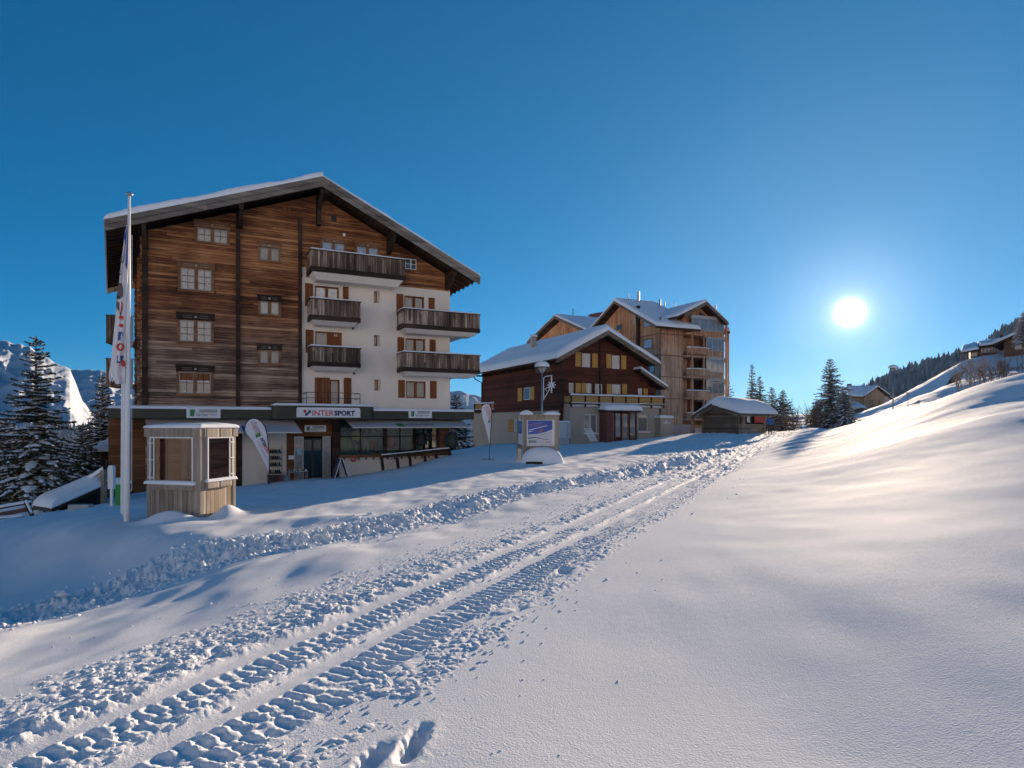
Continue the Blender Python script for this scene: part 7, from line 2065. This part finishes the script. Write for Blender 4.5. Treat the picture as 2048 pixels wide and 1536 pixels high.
# ============================================================ things around the shop
rnd = random.Random(3)
ORD = ['leftmost', 'second from the left', 'third from the left', 'fourth from the left', 'fifth from the left', 'sixth from the left', 'seventh from the left', 'eighth from the left', 'rightmost']
def garment(kind, u, zb, ht, mat, label, d=.9, mat2=None, F=None, head=True, name=None):
    """dressed mannequin or hanging coat: tapered torso, sleeves, legs"""
    F = F or F1
    name = name or ('mannequin' if kind == 'figure' else 'hanging_coat')
    o = empty(name, F.P(u, d, zb), label, 'mannequin' if kind == 'figure' else 'coat', 'clothes shown at the shop')
    def ring(mb, prof, uu=u, dd=d, sy=.55, seg=12):
        base = len(mb.v)
        for (r, z) in prof:
            for k in range(seg):
                a = 2 * math.pi * k / seg; mb.v.append(tuple(F.P(uu + r * math.cos(a), dd + r * sy * math.sin(a), z)))
        for i in range(len(prof) - 1):
            for k in range(seg): mb.f.append((base + i * seg + k, base + i * seg + (k + 1) % seg, base + (i + 1) * seg + (k + 1) % seg, base + (i + 1) * seg + k)); mb.m.append(0)
        mb.f.append(tuple(base + k for k in range(seg - 1, -1, -1))); mb.m.append(0)
        mb.f.append(tuple(base + (len(prof) - 1) * seg + k for k in range(seg))); mb.m.append(0)
    if kind == 'figure':
        h = ht; mb = MB()
        ring(mb, [(.17, zb + h * .46), (.19, zb + h * .52), (.165, zb + h * .62), (.20, zb + h * .74), (.21, zb + h * .80), (.12, zb + h * .845), (.06, zb + h * .86)])
        for s_ in (-1, 1):
            mb.tube([F.P(u + s_ * .20, d, zb + h * .80), F.P(u + s_ * .27, d - .03, zb + h * .64), F.P(u + s_ * .25, d - .10, zb + h * .49)], [.065, .055, .042], 8)
        mb.build('jacket', mat, o, smooth=True)
        mb = MB()
        for s_ in (-1, 1):
            mb.tube([F.P(u + s_ * .09, d, zb + h * .50), F.P(u + s_ * .11, d, zb + h * .28), F.P(u + s_ * .12, d, zb + .03)], [.105, .08, .055], 9); 
        mb.build('trousers', mat2 or M_BLACK, o, smooth=True)
        if head:
            mb = MB(); mb.blob(F.P(u, d, zb + h * .925), .085, .10, .125, 2, 2, 1, .05); mb.build('head', M_PANEL, o, smooth=True)
    else:
        mb = MB()
        ring(mb, [(.25, zb), (.24, zb + ht * .3), (.21, zb + ht * .65), (.20, zb + ht * .80), (.10, zb + ht * .93), (.05, zb + ht)], sy=.4)
        for s_ in (-1, 1): mb.tube([F.P(u + s_ * .19, d, zb + ht * .82), F.P(u + s_ * .28, d - .02, zb + ht * .5), F.P(u + s_ * .30, d - .03, zb + ht * .15)], [.07, .06, .05], 8)
        mb.build('coat_body', mat, o, smooth=True)
        mb = MB(); mb.tube([F.P(u, d, zb + ht), F.P(u, d, zb + ht + .12), F.P(u + .05, d, zb + ht + .15)], .008, 5); mb.build('hanger', M_STEEL, o)
    return o
def col(n, c): return plain(n, c, .6, .12, 6)
ws = F1.uz(720, 909)[1] + .02
mY, mR, mO, mT, mK, mG = col('lime_jacket', (.55, .62, .04)), col('red_cloth', (.42, .03, .04)), col('orange_cloth', (.50, .10, .03)), col('teal_cloth', (.03, .20, .17)), col('black_cloth', (.018, .018, .02)), col('grey_cloth', (.35, .33, .34))
garment('figure', F1.u(714, .9), ws, 1.62, mY, 'mannequin in a lime yellow jacket with black trousers in the shop window', mat2=mK, head=True)
garment('figure', F1.u(731, 1.0), ws, 1.45, mG, 'mannequin in a pale grey suit next to the lime yellow one', .9, mat2=mG)
garment('figure', F1.u(747, .9), ws, 1.60, mG, 'mannequin with a pale top and orange trousers in the shop window', mat2=mO)
garment('coat', F1.u(781.5, .45), ws + .25, .95, mR, 'red coat hung in the middle display window', .45)
garment('figure', F1.u(803, .9), ws, 1.60, mT, 'mannequin in a teal ski suit in the shop window', mat2=mT)
garment('coat', F1.u(843, -.35), ws + .4, .85, mK, 'black jacket hung outside against the wooden panel', -.35)
garment('figure', F1.u(862, .9), ws, 1.5, mT, 'mannequin in a dark teal jacket in the last display window', mat2=mK)
garment('coat', F1.u(905, -.2), F1.uz(905, 896)[1], 1.05, col('dark_green_cloth', (.03, .05, .035)), 'dark green coat hanging at the right corner of the shop', -.2)
garment('coat', F1.u(898, -.05), F1.uz(900, 893)[1], .9, col('navy_cloth', (.02, .05, .10)), 'navy coat behind the dark green one at the shop corner', .05)
garment('coat', F1.u(689, .8), ws + .1, 1.1, col('olive_cloth', (.25, .28, .05)), 'olive coat at the left end of the display window', .8)
# hats and goggles on a shelf in the window
mb = MB(); F1.box(mb, F1.u(722), F1.u(765), .8, 1.1, zC0 - .75, zC0 - .72); sh = mb.build('display_shelf', M_DKWOOD, None, loc=F1.P(F1.u(740), .9, zC0 - .75)); tag(sh, 'dark shelf high in the display window behind the mannequins', 'shelf')
for i in range(6):
    p = F1.P(F1.u(726 + i * 6.5), .95, zC0 - .71); mb = MB(); mb.lathe(p, [(.11, 0), (.115, .05), (.09, .12), (.03, .16)], 12)
    o = mb.build('helmet', (mK, mG, mT, mK, mR, mK)[i], None, smooth=True, loc=p); tag(o, (ORD[i] if i < 5 else 'rightmost') + ' ski helmet on the high shelf of the display window', 'helmet', 'helmets on the shelf')
# shoe rack with shoes
uR0, uR1 = F1.u(537, -.5), F1.u(564, -.5)
rk = empty('shoe_rack', F1.P((uR0 + uR1) / 2, -.4, -3.1), 'wire rack of dark shoes in four rows beside the leaning feather flag', 'rack')
zs_ = [F1.uz(550, p, -.5)[1] for p in (905, 918, 931, 946)]
mb = MB()
for z in zs_: F1.box(mb, uR0, uR1, -.55, -.15, z - .03, z); mb.cut()
mb.build_each('shelf', M_BLACK, rk)
mb = MB()
for u in (uR0, uR1):
    for d in (-.55, -.15): mb.tube([F1.P(u, d, -3.35), F1.P(u, d, zs_[0] + .35)], .012, 5)
mb.build('rack_frame', M_STEEL, rk)
shn = 0
for zi, z in enumerate(zs_):
    n = 6
    for i in range(n):
        u = uR0 + .06 + (uR1 - uR0 - .12) * (i + .5) / n; m_ = rnd.choice((mK, mK, mT, mG, col('dark_brown_shoe', (.06, .03, .02)) if shn == 0 else mK)); shn = 1
        mb = MB(); c = F1.P(u, -.38, z + .002)
        mb.blob(c + Vector((0, 0, .045)), .045, .12, .05, i + zi, 1, .9, .1); mb.blob(F1.P(u, -.30, z + .10), .042, .05, .09, i, 1, .9, .1)
        o = mb.build('shoe', m_, None, loc=c, smooth=True); tag(o, (ORD[i] if i < 5 else 'rightmost') + ' shoe on the ' + ('top', 'second', 'third', 'lowest')[zi] + ' shelf of the rack', 'shoe', 'shoes on the rack')
# table with small goods
uT0, uT1 = F1.u(577, -1.2), F1.u(616, -1.2); zTb = F1.uz(595, 943, -1.2)[1]
tb = empty('display_table', F1.P((uT0 + uT1) / 2, -1.0, -3.25), 'low metal table of small goods left of the shop door', 'table')
mb = MB(); F1.box(mb, uT0, uT1, -1.3, -.7, zTb - .03, zTb); mb.build('tabletop', M_STEEL, tb)
mb = MB()
for u in (uT0 + .04, uT1 - .04):
    for d in (-1.26, -.74): mb.tube([F1.P(u, d, -3.5), F1.P(u, d, zTb - .03)], .015, 6); mb.cut()
mb.build_each('leg', M_STEEL, tb)
for i in range(9):
    u = uT0 + .1 + (uT1 - uT0 - .2) * i / 8; mb = MB(); c = F1.P(u, -1.0 + rnd.uniform(-.15, .15), zTb + .001)
    mb.blob(c + Vector((0, 0, .05)), .07, .07, .07, i, 1, .8, .3); o = mb.build('folded_cap', (mG, mT, M_WHITE)[i % 3], None, loc=c, smooth=True); tag(o, ORD[i] + ' small cap in the row on the table by the shop door', 'cap', 'caps on the table')
# crates under rack
for i, (px, m_, lab) in enumerate(((541, M_GREEN, 'dark green crate beneath the shoe rack'), (552, mK, 'black crate beneath the shoe rack'), (563, col('maroon_crate', (.16, .03, .04)), 'maroon crate right of the shoe rack'), (571, col('blue_crate', (.15, .26, .34)), 'pale blue bag standing beside the maroon crate'))):
    u = F1.u(px, -.9); c = F1.P(u, -.9, F1.uz(px, 966, -.9)[1]); mb = MB(); F1.box(mb, u - .14, u + .14, -1.0, -.7, c.z - .1, c.z + .36); F1.box(mb, u - .16, u + .16, -1.02, -.68, c.z + .361, c.z + .40)
    o = mb.build('crate' if i < 3 else 'bag', m_, None, loc=c); tag(o, lab, 'crate' if i < 3 else 'bag')
# folding sign board
def aframe():
    d = -1.5; u0 = F1.u(681, d); c = F1.P(u0, d, F1.uz(681, 958, d)[1])
    o = empty('pavement_sign', c, 'dark blue folding board sign standing in the snow by the shop door', 'sign')
    W = .75; H_ = 1.12
    for s_, nm in ((-1, 'front_panel'), (1, 'rear_panel')):
        mb = MB()
        a = [c + F1.U * (s_ * .05) + Vector((0, 0, H_)) - F1.D * W * .5, c + F1.U * (s_ * .42) + Vector((0, 0, -.05)) - F1.D * W * .5, c + F1.U * (s_ * .42) + Vector((0, 0, -.05)) + F1.D * W * .5, c + F1.U * (s_ * .05) + Vector((0, 0, H_)) + F1.D * W * .5]
        mb.prism(a, F1.U * (.03 * s_)); p = mb.build(nm, M_INKBLUE if s_ < 0 else col('blue_grey_board', (.13, .17, .22)), o)
        mb = MB()
        for i in range(4): mb.beam(a[i], a[(i + 1) % 4], .035, .035)
        mb.build('panel_frame', M_WHITE, p)
aframe()
# round red sign on the sill
d = -.25; u, z = F1.uz(706.5, 918.5, d); mb = MB(); rr_ = .165
mb.prism([F1.P(u + rr_ * math.cos(a), d, z + rr_ * math.sin(a)) for a in np.linspace(0, 2 * math.pi, 25)[:-1]], F1.D * .03)
rs_ = mb.build('round_sign', col('sign_red', (.50, .05, .05)), None, loc=F1.P(u, d, z)); tag(rs_, 'round red sign with a pale bar under the display window', 'sign')
mb = MB(); F1.box(mb, u - .10, u + .10, d - .008, d - .003, z - .02, z + .05); mb.build('pale_bar', M_PANEL, rs_)
# letter post, bin and lean-to at the left
c = PX(219.5, 1000, 22); mb = MB(); o = empty('letter_post', c, 'white rounded post box on a slim post left of the flagpoles', 'post box')
Fx = Frame(PX(215, 850, 22), U=(1, 0, 0)); z_ = lambda py, Y=22: (850 - py) / FPX * Y
mb = MB(); w_ = (226 - 215) / FPX * 22
mb.prism([Fx.P(0, 0, z_(978)), Fx.P(w_, 0, z_(978)), Fx.P(w_, 0, z_(936)), Fx.P(w_ * .8, 0, z_(931)), Fx.P(w_ * .2, 0, z_(931)), Fx.P(0, 0, z_(936))], (0, .15, 0)); mb.build('box', M_WHITE, o)
mb = MB(); Fx.box(mb, w_ * .3, w_ * .75, .04, .11, z_(1015), z_(978)); mb.build('post', M_WHITE, o)
Fx = Frame(PX(230.5, 850, 22.5), U=(1, 0, 0)); o = empty('waste_bin', PX(236, 1004, 22.5), 'green waste bin with a cap of snow behind the flagpoles', 'bin')
zz = lambda py: z_(py, 22.5); mb = MB(); Fx.box(mb, 0, .28, 0, .3, zz(1012), zz(980)); Fx.box(mb, -.03, .31, -.03, .33, zz(980) + .001, zz(968)); mb.build('body', col('bin_green', (.02, .30, .05)), o)
mb = MB(); Fx.box(mb, -.10, -.031, .02, .1, zz(985), zz(975)); mb.build('handle', M_BLACK, o)
snow_slab('snow_cap', [Fx.P(-.12, -.08, zz(968)), Fx.P(.34, -.08, zz(968)), Fx.P(.34, .4, zz(968)), Fx.P(-.12, .4, zz(968))], .22, o, 12, 12, .2, 0, 111, .01)
# snow-covered ramp roof
o = empty('ramp_shelter', PX(150, 1000, 24), 'low lean-to with a steep snow-laden roof left of the post box', 'shelter')
A, B = PX(104, 1016, 23), PX(204, 972, 25); C_, D_ = PX(203, 950, 29), PX(66, 1010, 28)
r = roof_plate('roof', [A, B, C_, D_], .16, M_DKWOOD, o); snow_slab('roof_snow', [A, B, C_, D_], .30, r, 24, 16, .3, .05, 112, .04)
mb = MB(); mb.prism([PX(118, 1012, 23.6), PX(203, 974, 25.4), PX(203, 1016, 25.4), PX(118, 1024, 23.6)], (0, .3, 0)); mb.build('wall', M_DARK, o)
mb = MB(); mb.beam(PX(207, 940, 25), PX(207.5, 1012, 25), .16, .16); mb.beam(PX(204, 948, 26), PX(172, 968, 28), .12, .3); mb.build('post', M_CABT, o)
snow_slab('rail_snow', [PX(168, 965, 27.5), PX(206, 940, 25.5), PX(206, 938, 26), PX(168, 963, 28)], .12, o, 20, 4, .1, .02, 113, .01)
mb = MB(); mb.prism([PX(136, 1010, 22.5), PX(176, 1010, 22.5), PX(178, 1020, 22.5), PX(134, 1023, 22.5)], (0, .3, 0)); b_ = mb.build('crate', M_PANEL, None, loc=PX(155, 1018, 22.5)); tag(b_, 'pale box half sunk in the snow under the lean-to roof', 'box')
# old timbers at the left edge
for i, (a, b, w, m_, lab) in enumerate(((PX(-30, 1034, 19.5), PX(52, 1019, 20.5), .16, col('red_plank', (.22, .10, .08)), 'reddish plank lying on dark timbers at the left edge'), (PX(-20, 1042, 19.3), PX(48, 1036, 19.8), .13, M_DKWOOD, 'dark lower timber poking from the snow at the left edge'), (PX(-20, 1022, 21), PX(62, 1008, 21.5), .14, M_DKWOOD, 'dark upper timber behind the reddish plank'), (PX(52, 1005, 20.6), PX(64, 1030, 20.2), .10, M_DKWOOD, 'short crooked timber end beside the reddish plank'))):
    mb = MB(); mb.beam(a, b, w, w * .8); o = mb.build('timber', m_, None, loc=a.lerp(b, .5)); tag(o, lab, 'timber')
    snow_slab('snow_strip', [a + Vector((0, -w / 2, w * .4)), b + Vector((0, -w / 2, w * .4)), b + Vector((0, w / 2, w * .4)), a + Vector((0, w / 2, w * .4))], .07, o, 20, 4, .06, 0, 120 + i, .02)
# air-conditioning cabinet, deck chair and small things at the brown chalet
u0, u1, z0, z1 = F2.rect(1113, 1141, 846, 884, -3.0)
ac = empty('ventilation_cabinet', F2.P(u0, -3, z0), 'pale latticed ventilation cabinet between the information board and the chalet', 'cabinet')
mb = MB(); F2.box(mb, u0, u1, -3.0, -2.0, z0 + .3, z1); F2.box(mb, u0 - .03, u1 + .03, -3.03, -1.97, z1 + .001, z1 + .06); F2.box(mb, u0 + .1, u1 - .1, -2.9, -2.1, z0 - .5, z0 + .3); mb.build('body', col('cabinet_grey', (.36, .42, .46)), ac)
mb = MB()
for i in range(9): F2.box(mb, u0 + .08 + i * (u1 - u0) * .075, u0 + .11 + i * (u1 - u0) * .075, -3.02, -3.001, z0 + .35, z1 - .05)
for i in range(8): F2.box(mb, u0 + .05, u0 + (u1 - u0) * .70, -3.028, -3.0205, z0 + .42 + i * .17, z0 + .45 + i * .17)
mb.build('lattice', M_WHITE, ac)
snow_slab('snow_cap', [F2.P(u0, -3, z1 + .06), F2.P(u1, -3, z1 + .06), F2.P(u1, -2, z1 + .06), F2.P(u0, -2, z1 + .06)], .13, ac, 16, 10, .12, .02, 131, .02)
a = F2.P(F2.u(1168, -2.5), -2.5, F2.uz(1168, 856, -2.5)[1]); w = F2.U * .75
dc = empty('slatted_lounger', a + Vector((0, 0, -1.2)), 'white slatted lounger leaning against the chalet window', 'lounger')
mb = MB(); b = a + F2.U * .55 - F2.D * .25 + Vector((0, 0, -1.25))
for k in range(2): mb.beam(a + w * k, b + w * k, .06, .04)
mb.build('frame', M_WHITE, dc)
mb = MB()
for i in range(10): t = (i + .5) / 10; mb.beam(a.lerp(b, t), a.lerp(b, t) + w, .02, .08)
mb.build('slats', M_WHITE, dc)
# distant sign mast, antenna beyond the gap
mb = MB(); mb.tube([PX(935, 812, 150), PX(935, 795, 150)], .22, 6); mb.cut(); mb.hexa([PX(932.5, 803, 150), PX(938, 803, 150), PX(938, 803, 151), PX(932.5, 803, 151), PX(932.5, 788, 150), PX(938, 788, 150), PX(938, 788, 151), PX(932.5, 788, 151)]); mb.cut()
ms = empty('advert_pylon', PX(935, 812, 150), 'small distant pylon with a pale block on top beyond the grey annex', 'pylon'); mb.build_each('block', M_WHITE, ms)

# ============================================================ people
def person(base, h, label, coat, legs, az, pack=None, stride=.12, hat=None, arms='down', poles=False):
    """one skinned body in walking pose; az = compass heading"""
    o = empty('person', base, label, 'person')
    b = Vector(base); f = Vector((math.sin(az), math.cos(az), 0)); r = Vector((f.y, -f.x, 0)); up = Vector((0, 0, 1))
    k = h / 1.75
    def P(x, y, z): return b + (r * x + f * y + up * z) * k
    J = {'pelvis': (P(0, 0, .95), .15), 'belly': (P(0, .01, 1.12), .15), 'chest': (P(0, .03, 1.34), .17), 'neck': (P(0, .05, 1.50), .065), 'head0': (P(0, .07, 1.58), .085), 'head': (P(0, .08, 1.66), .10), 'crown': (P(0, .07, 1.73), .07)}
    E = [('pelvis', 'belly'), ('belly', 'chest'), ('chest', 'neck'), ('neck', 'head0'), ('head0', 'head'), ('head', 'crown')]
    for s_, n in ((-1, 'L'), (1, 'R')):
        st = stride * s_
        J['hip' + n] = (P(.09 * s_, 0, .90), .105); J['knee' + n] = (P(.10 * s_, st + .04, .50), .075); J['ank' + n] = (P(.10 * s_, st * 1.6 - .02, .09), .05); J['toe' + n] = (P(.11 * s_, st * 1.6 + .17, .04), .04)
        J['sh' + n] = (P(.19 * s_, .02, 1.42), .075); J['el' + n] = (P(.27 * s_, -st * .8, 1.15), .055); J['wr' + n] = (P(.26 * s_, -st + .14, .95), .035); J['hd' + n] = (P(.255 * s_, -st + .20, .88), .04)
        E += [('pelvis', 'hip' + n), ('hip' + n, 'knee' + n), ('knee' + n, 'ank' + n), ('ank' + n, 'toe' + n), ('chest', 'sh' + n), ('sh' + n, 'el' + n), ('el' + n, 'wr' + n), ('wr' + n, 'hd' + n)]
    names = list(J); idx = {n: i for i, n in enumerate(names)}
    me = bpy.data.meshes.new('body'); me.from_pydata([tuple(J[n][0] - b) for n in names], [(idx[a], idx[c]) for a, c in E], [])
    ob = bpy.data.objects.new('body', me); COL.objects.link(ob); ob.parent = o
    md = ob.modifiers.new('skin', 'SKIN'); me.skin_vertices[0].data[0].use_root = True
    for n in names:
        q = me.skin_vertices[0].data[idx[n]]; q.radius = (J[n][1] * k, J[n][1] * k)
    ob.modifiers.new('sub', 'SUBSURF').levels = 2; ob.modifiers['sub'].render_levels = 2
    bpy.context.view_layer.update(); dg = bpy.context.evaluated_depsgraph_get()
    m2 = bpy.data.meshes.new_from_object(ob.evaluated_get(dg)); ob.modifiers.clear(); ob.data = m2
    for m in (coat, legs, M_SKIN): m2.materials.append(m)
    for p in m2.polygons:
        z = p.center.z / k; p.use_smooth = True
        rad = abs(p.center.dot(r)) / k
        p.material_index = 1 if z < .93 and rad < .2 else (2 if z > 1.53 else 0)
    mb = MB(); mb.blob(P(0, .05, 1.69), .112 * k, .12 * k, .10 * k, 1, 2, .3, .03); mb.build('hat', hat or mK, o, smooth=True)
    if pack:
        mb = MB(); c = P(0, -.17, 1.28); mb.blob(c, .17 * k, .12 * k, .26 * k, 4, 2, 1, .1); mb.build('backpack', pack, o, smooth=True)
    if poles:
        mb = MB()
        for s_ in (-1, 1): mb.tube([P(.26 * s_, -stride * s_ + .22, .95), P(.34 * s_, -stride * s_ + .0, .0)], .012, 5); mb.cut()
        mb.build_each('walking_pole', M_BLACK, o)
    return o
M_SKIN = plain('skin', (.45, .28, .20), .6, .05)
g = on_ground(1540, 57); person(Vector((g.x, g.y, g.z)), 1.78, 'person in a blue jacket with a backpack walking up the track by the log hut', col('blue_jacket', (.05, .16, .42)), col('dark_trousers', (.05, .035, .03)), R(20), pack=col('blue_backpack', (.04, .13, .36)), poles=True)
g = hg(1744.5, 176); person(g, 1.75, 'left one of two distant walkers before the ochre house', col('red_brown_coat', (.20, .07, .05)), mK, R(-160))
g = hg(1751, 176); person(g, 1.75, 'right one of two distant walkers before the ochre house', col('dark_blue_coat', (.04, .05, .10)), mK, R(-160))

# ============================================================ loose snow clods beside the tracks
cl = MB(); rnd = random.Random(77)
def clod(x, y, s):
    z = float(height(np.array([x]), np.array([y]))[0]) if False else None
    return (x, y, s)
C_ = []
for i in range(3600):
    t = rnd.uniform(1.5, 20) if i % 3 else rnd.uniform(1.5, 8)
    side = rnd.random()
    if side < .22: s_ = -2.5 + abs(rnd.gauss(0, .30 if t < 6 else .10)) 
    elif side < .62: s_ = -4.25 - abs(rnd.gauss(0, .38))
    elif side < .66: s_ = rnd.uniform(-7, -1.2)
    else: s_ = rnd.choice((-3.98, -3.24, -4.0, -2.6, -3.25)) + rnd.gauss(0, .045)
    s0 = s_ + .0009 * max(t - 10, 0) ** 2 * .55 - .05 * math.sin(t * .33)
    x = TD[0] * t + TD[1] * s0; y = TD[1] * t - TD[0] * s0
    C_.append((x, y, rnd.uniform(.004, .013) if rnd.random() < .9 else rnd.uniform(.013, .026)))
for i in range(2600):   # beside the trodden path
    k = rnd.randrange(len(PATH) - 2); a, b = PATH[k], PATH[k + 1]; q = rnd.random(); p = a + (b - a) * q
    d = (b - a) / np.hypot(*(b - a)); off = rnd.gauss(0, .62)
    C_.append((p[0] + d[1] * off, p[1] - d[0] * off, rnd.uniform(.010, .035) if rnd.random() < .95 else rnd.uniform(.035, .075)))
for (px, py) in ((1235,1365),(1000,1505),(985,1508),(1118,1513),(895,1510),(1160,1130),(1045,1360),(880,1305),(1130,1130),(760,1512),(1000,1290),(915,1330),(955,1355),(905,1350)):
    Ys = np.arange(2.2, 30, .02); hh = height((px - CX) / FPX * Ys, Ys, False); hit = np.nonzero(hh > (CY - py) / FPX * Ys)[0]
    if len(hit): Y = float(Ys[hit[0]]); C_.append(((px - CX) / FPX * Y, Y, .0019 * Y))
cx, cy = np.array([c[0] for c in C_]), np.array([c[1] for c in C_]); cz = height(cx, cy)
for (x, y, s), z in zip(C_, cz):
    base = len(cl.v); vs, fs = ICO[1]; a = rnd.random() * 6.28; ca, sa = math.cos(a), math.sin(a); ex = rnd.uniform(.8, 1.7)
    for v in vs:
        k = rnd.uniform(.7, 1.25); vx, vy = v[0] * s * ex * k, v[1] * s * k
        cl.v.append((x + vx * ca - vy * sa, y + vx * sa + vy * ca, z + (v[2] * .8 + .1) * s * k))
    for f in fs: cl.f.append(tuple(base + i for i in f)); cl.m.append(0)
o = cl.build('snow_clods', M_SNOW); o['kind'] = 'stuff'
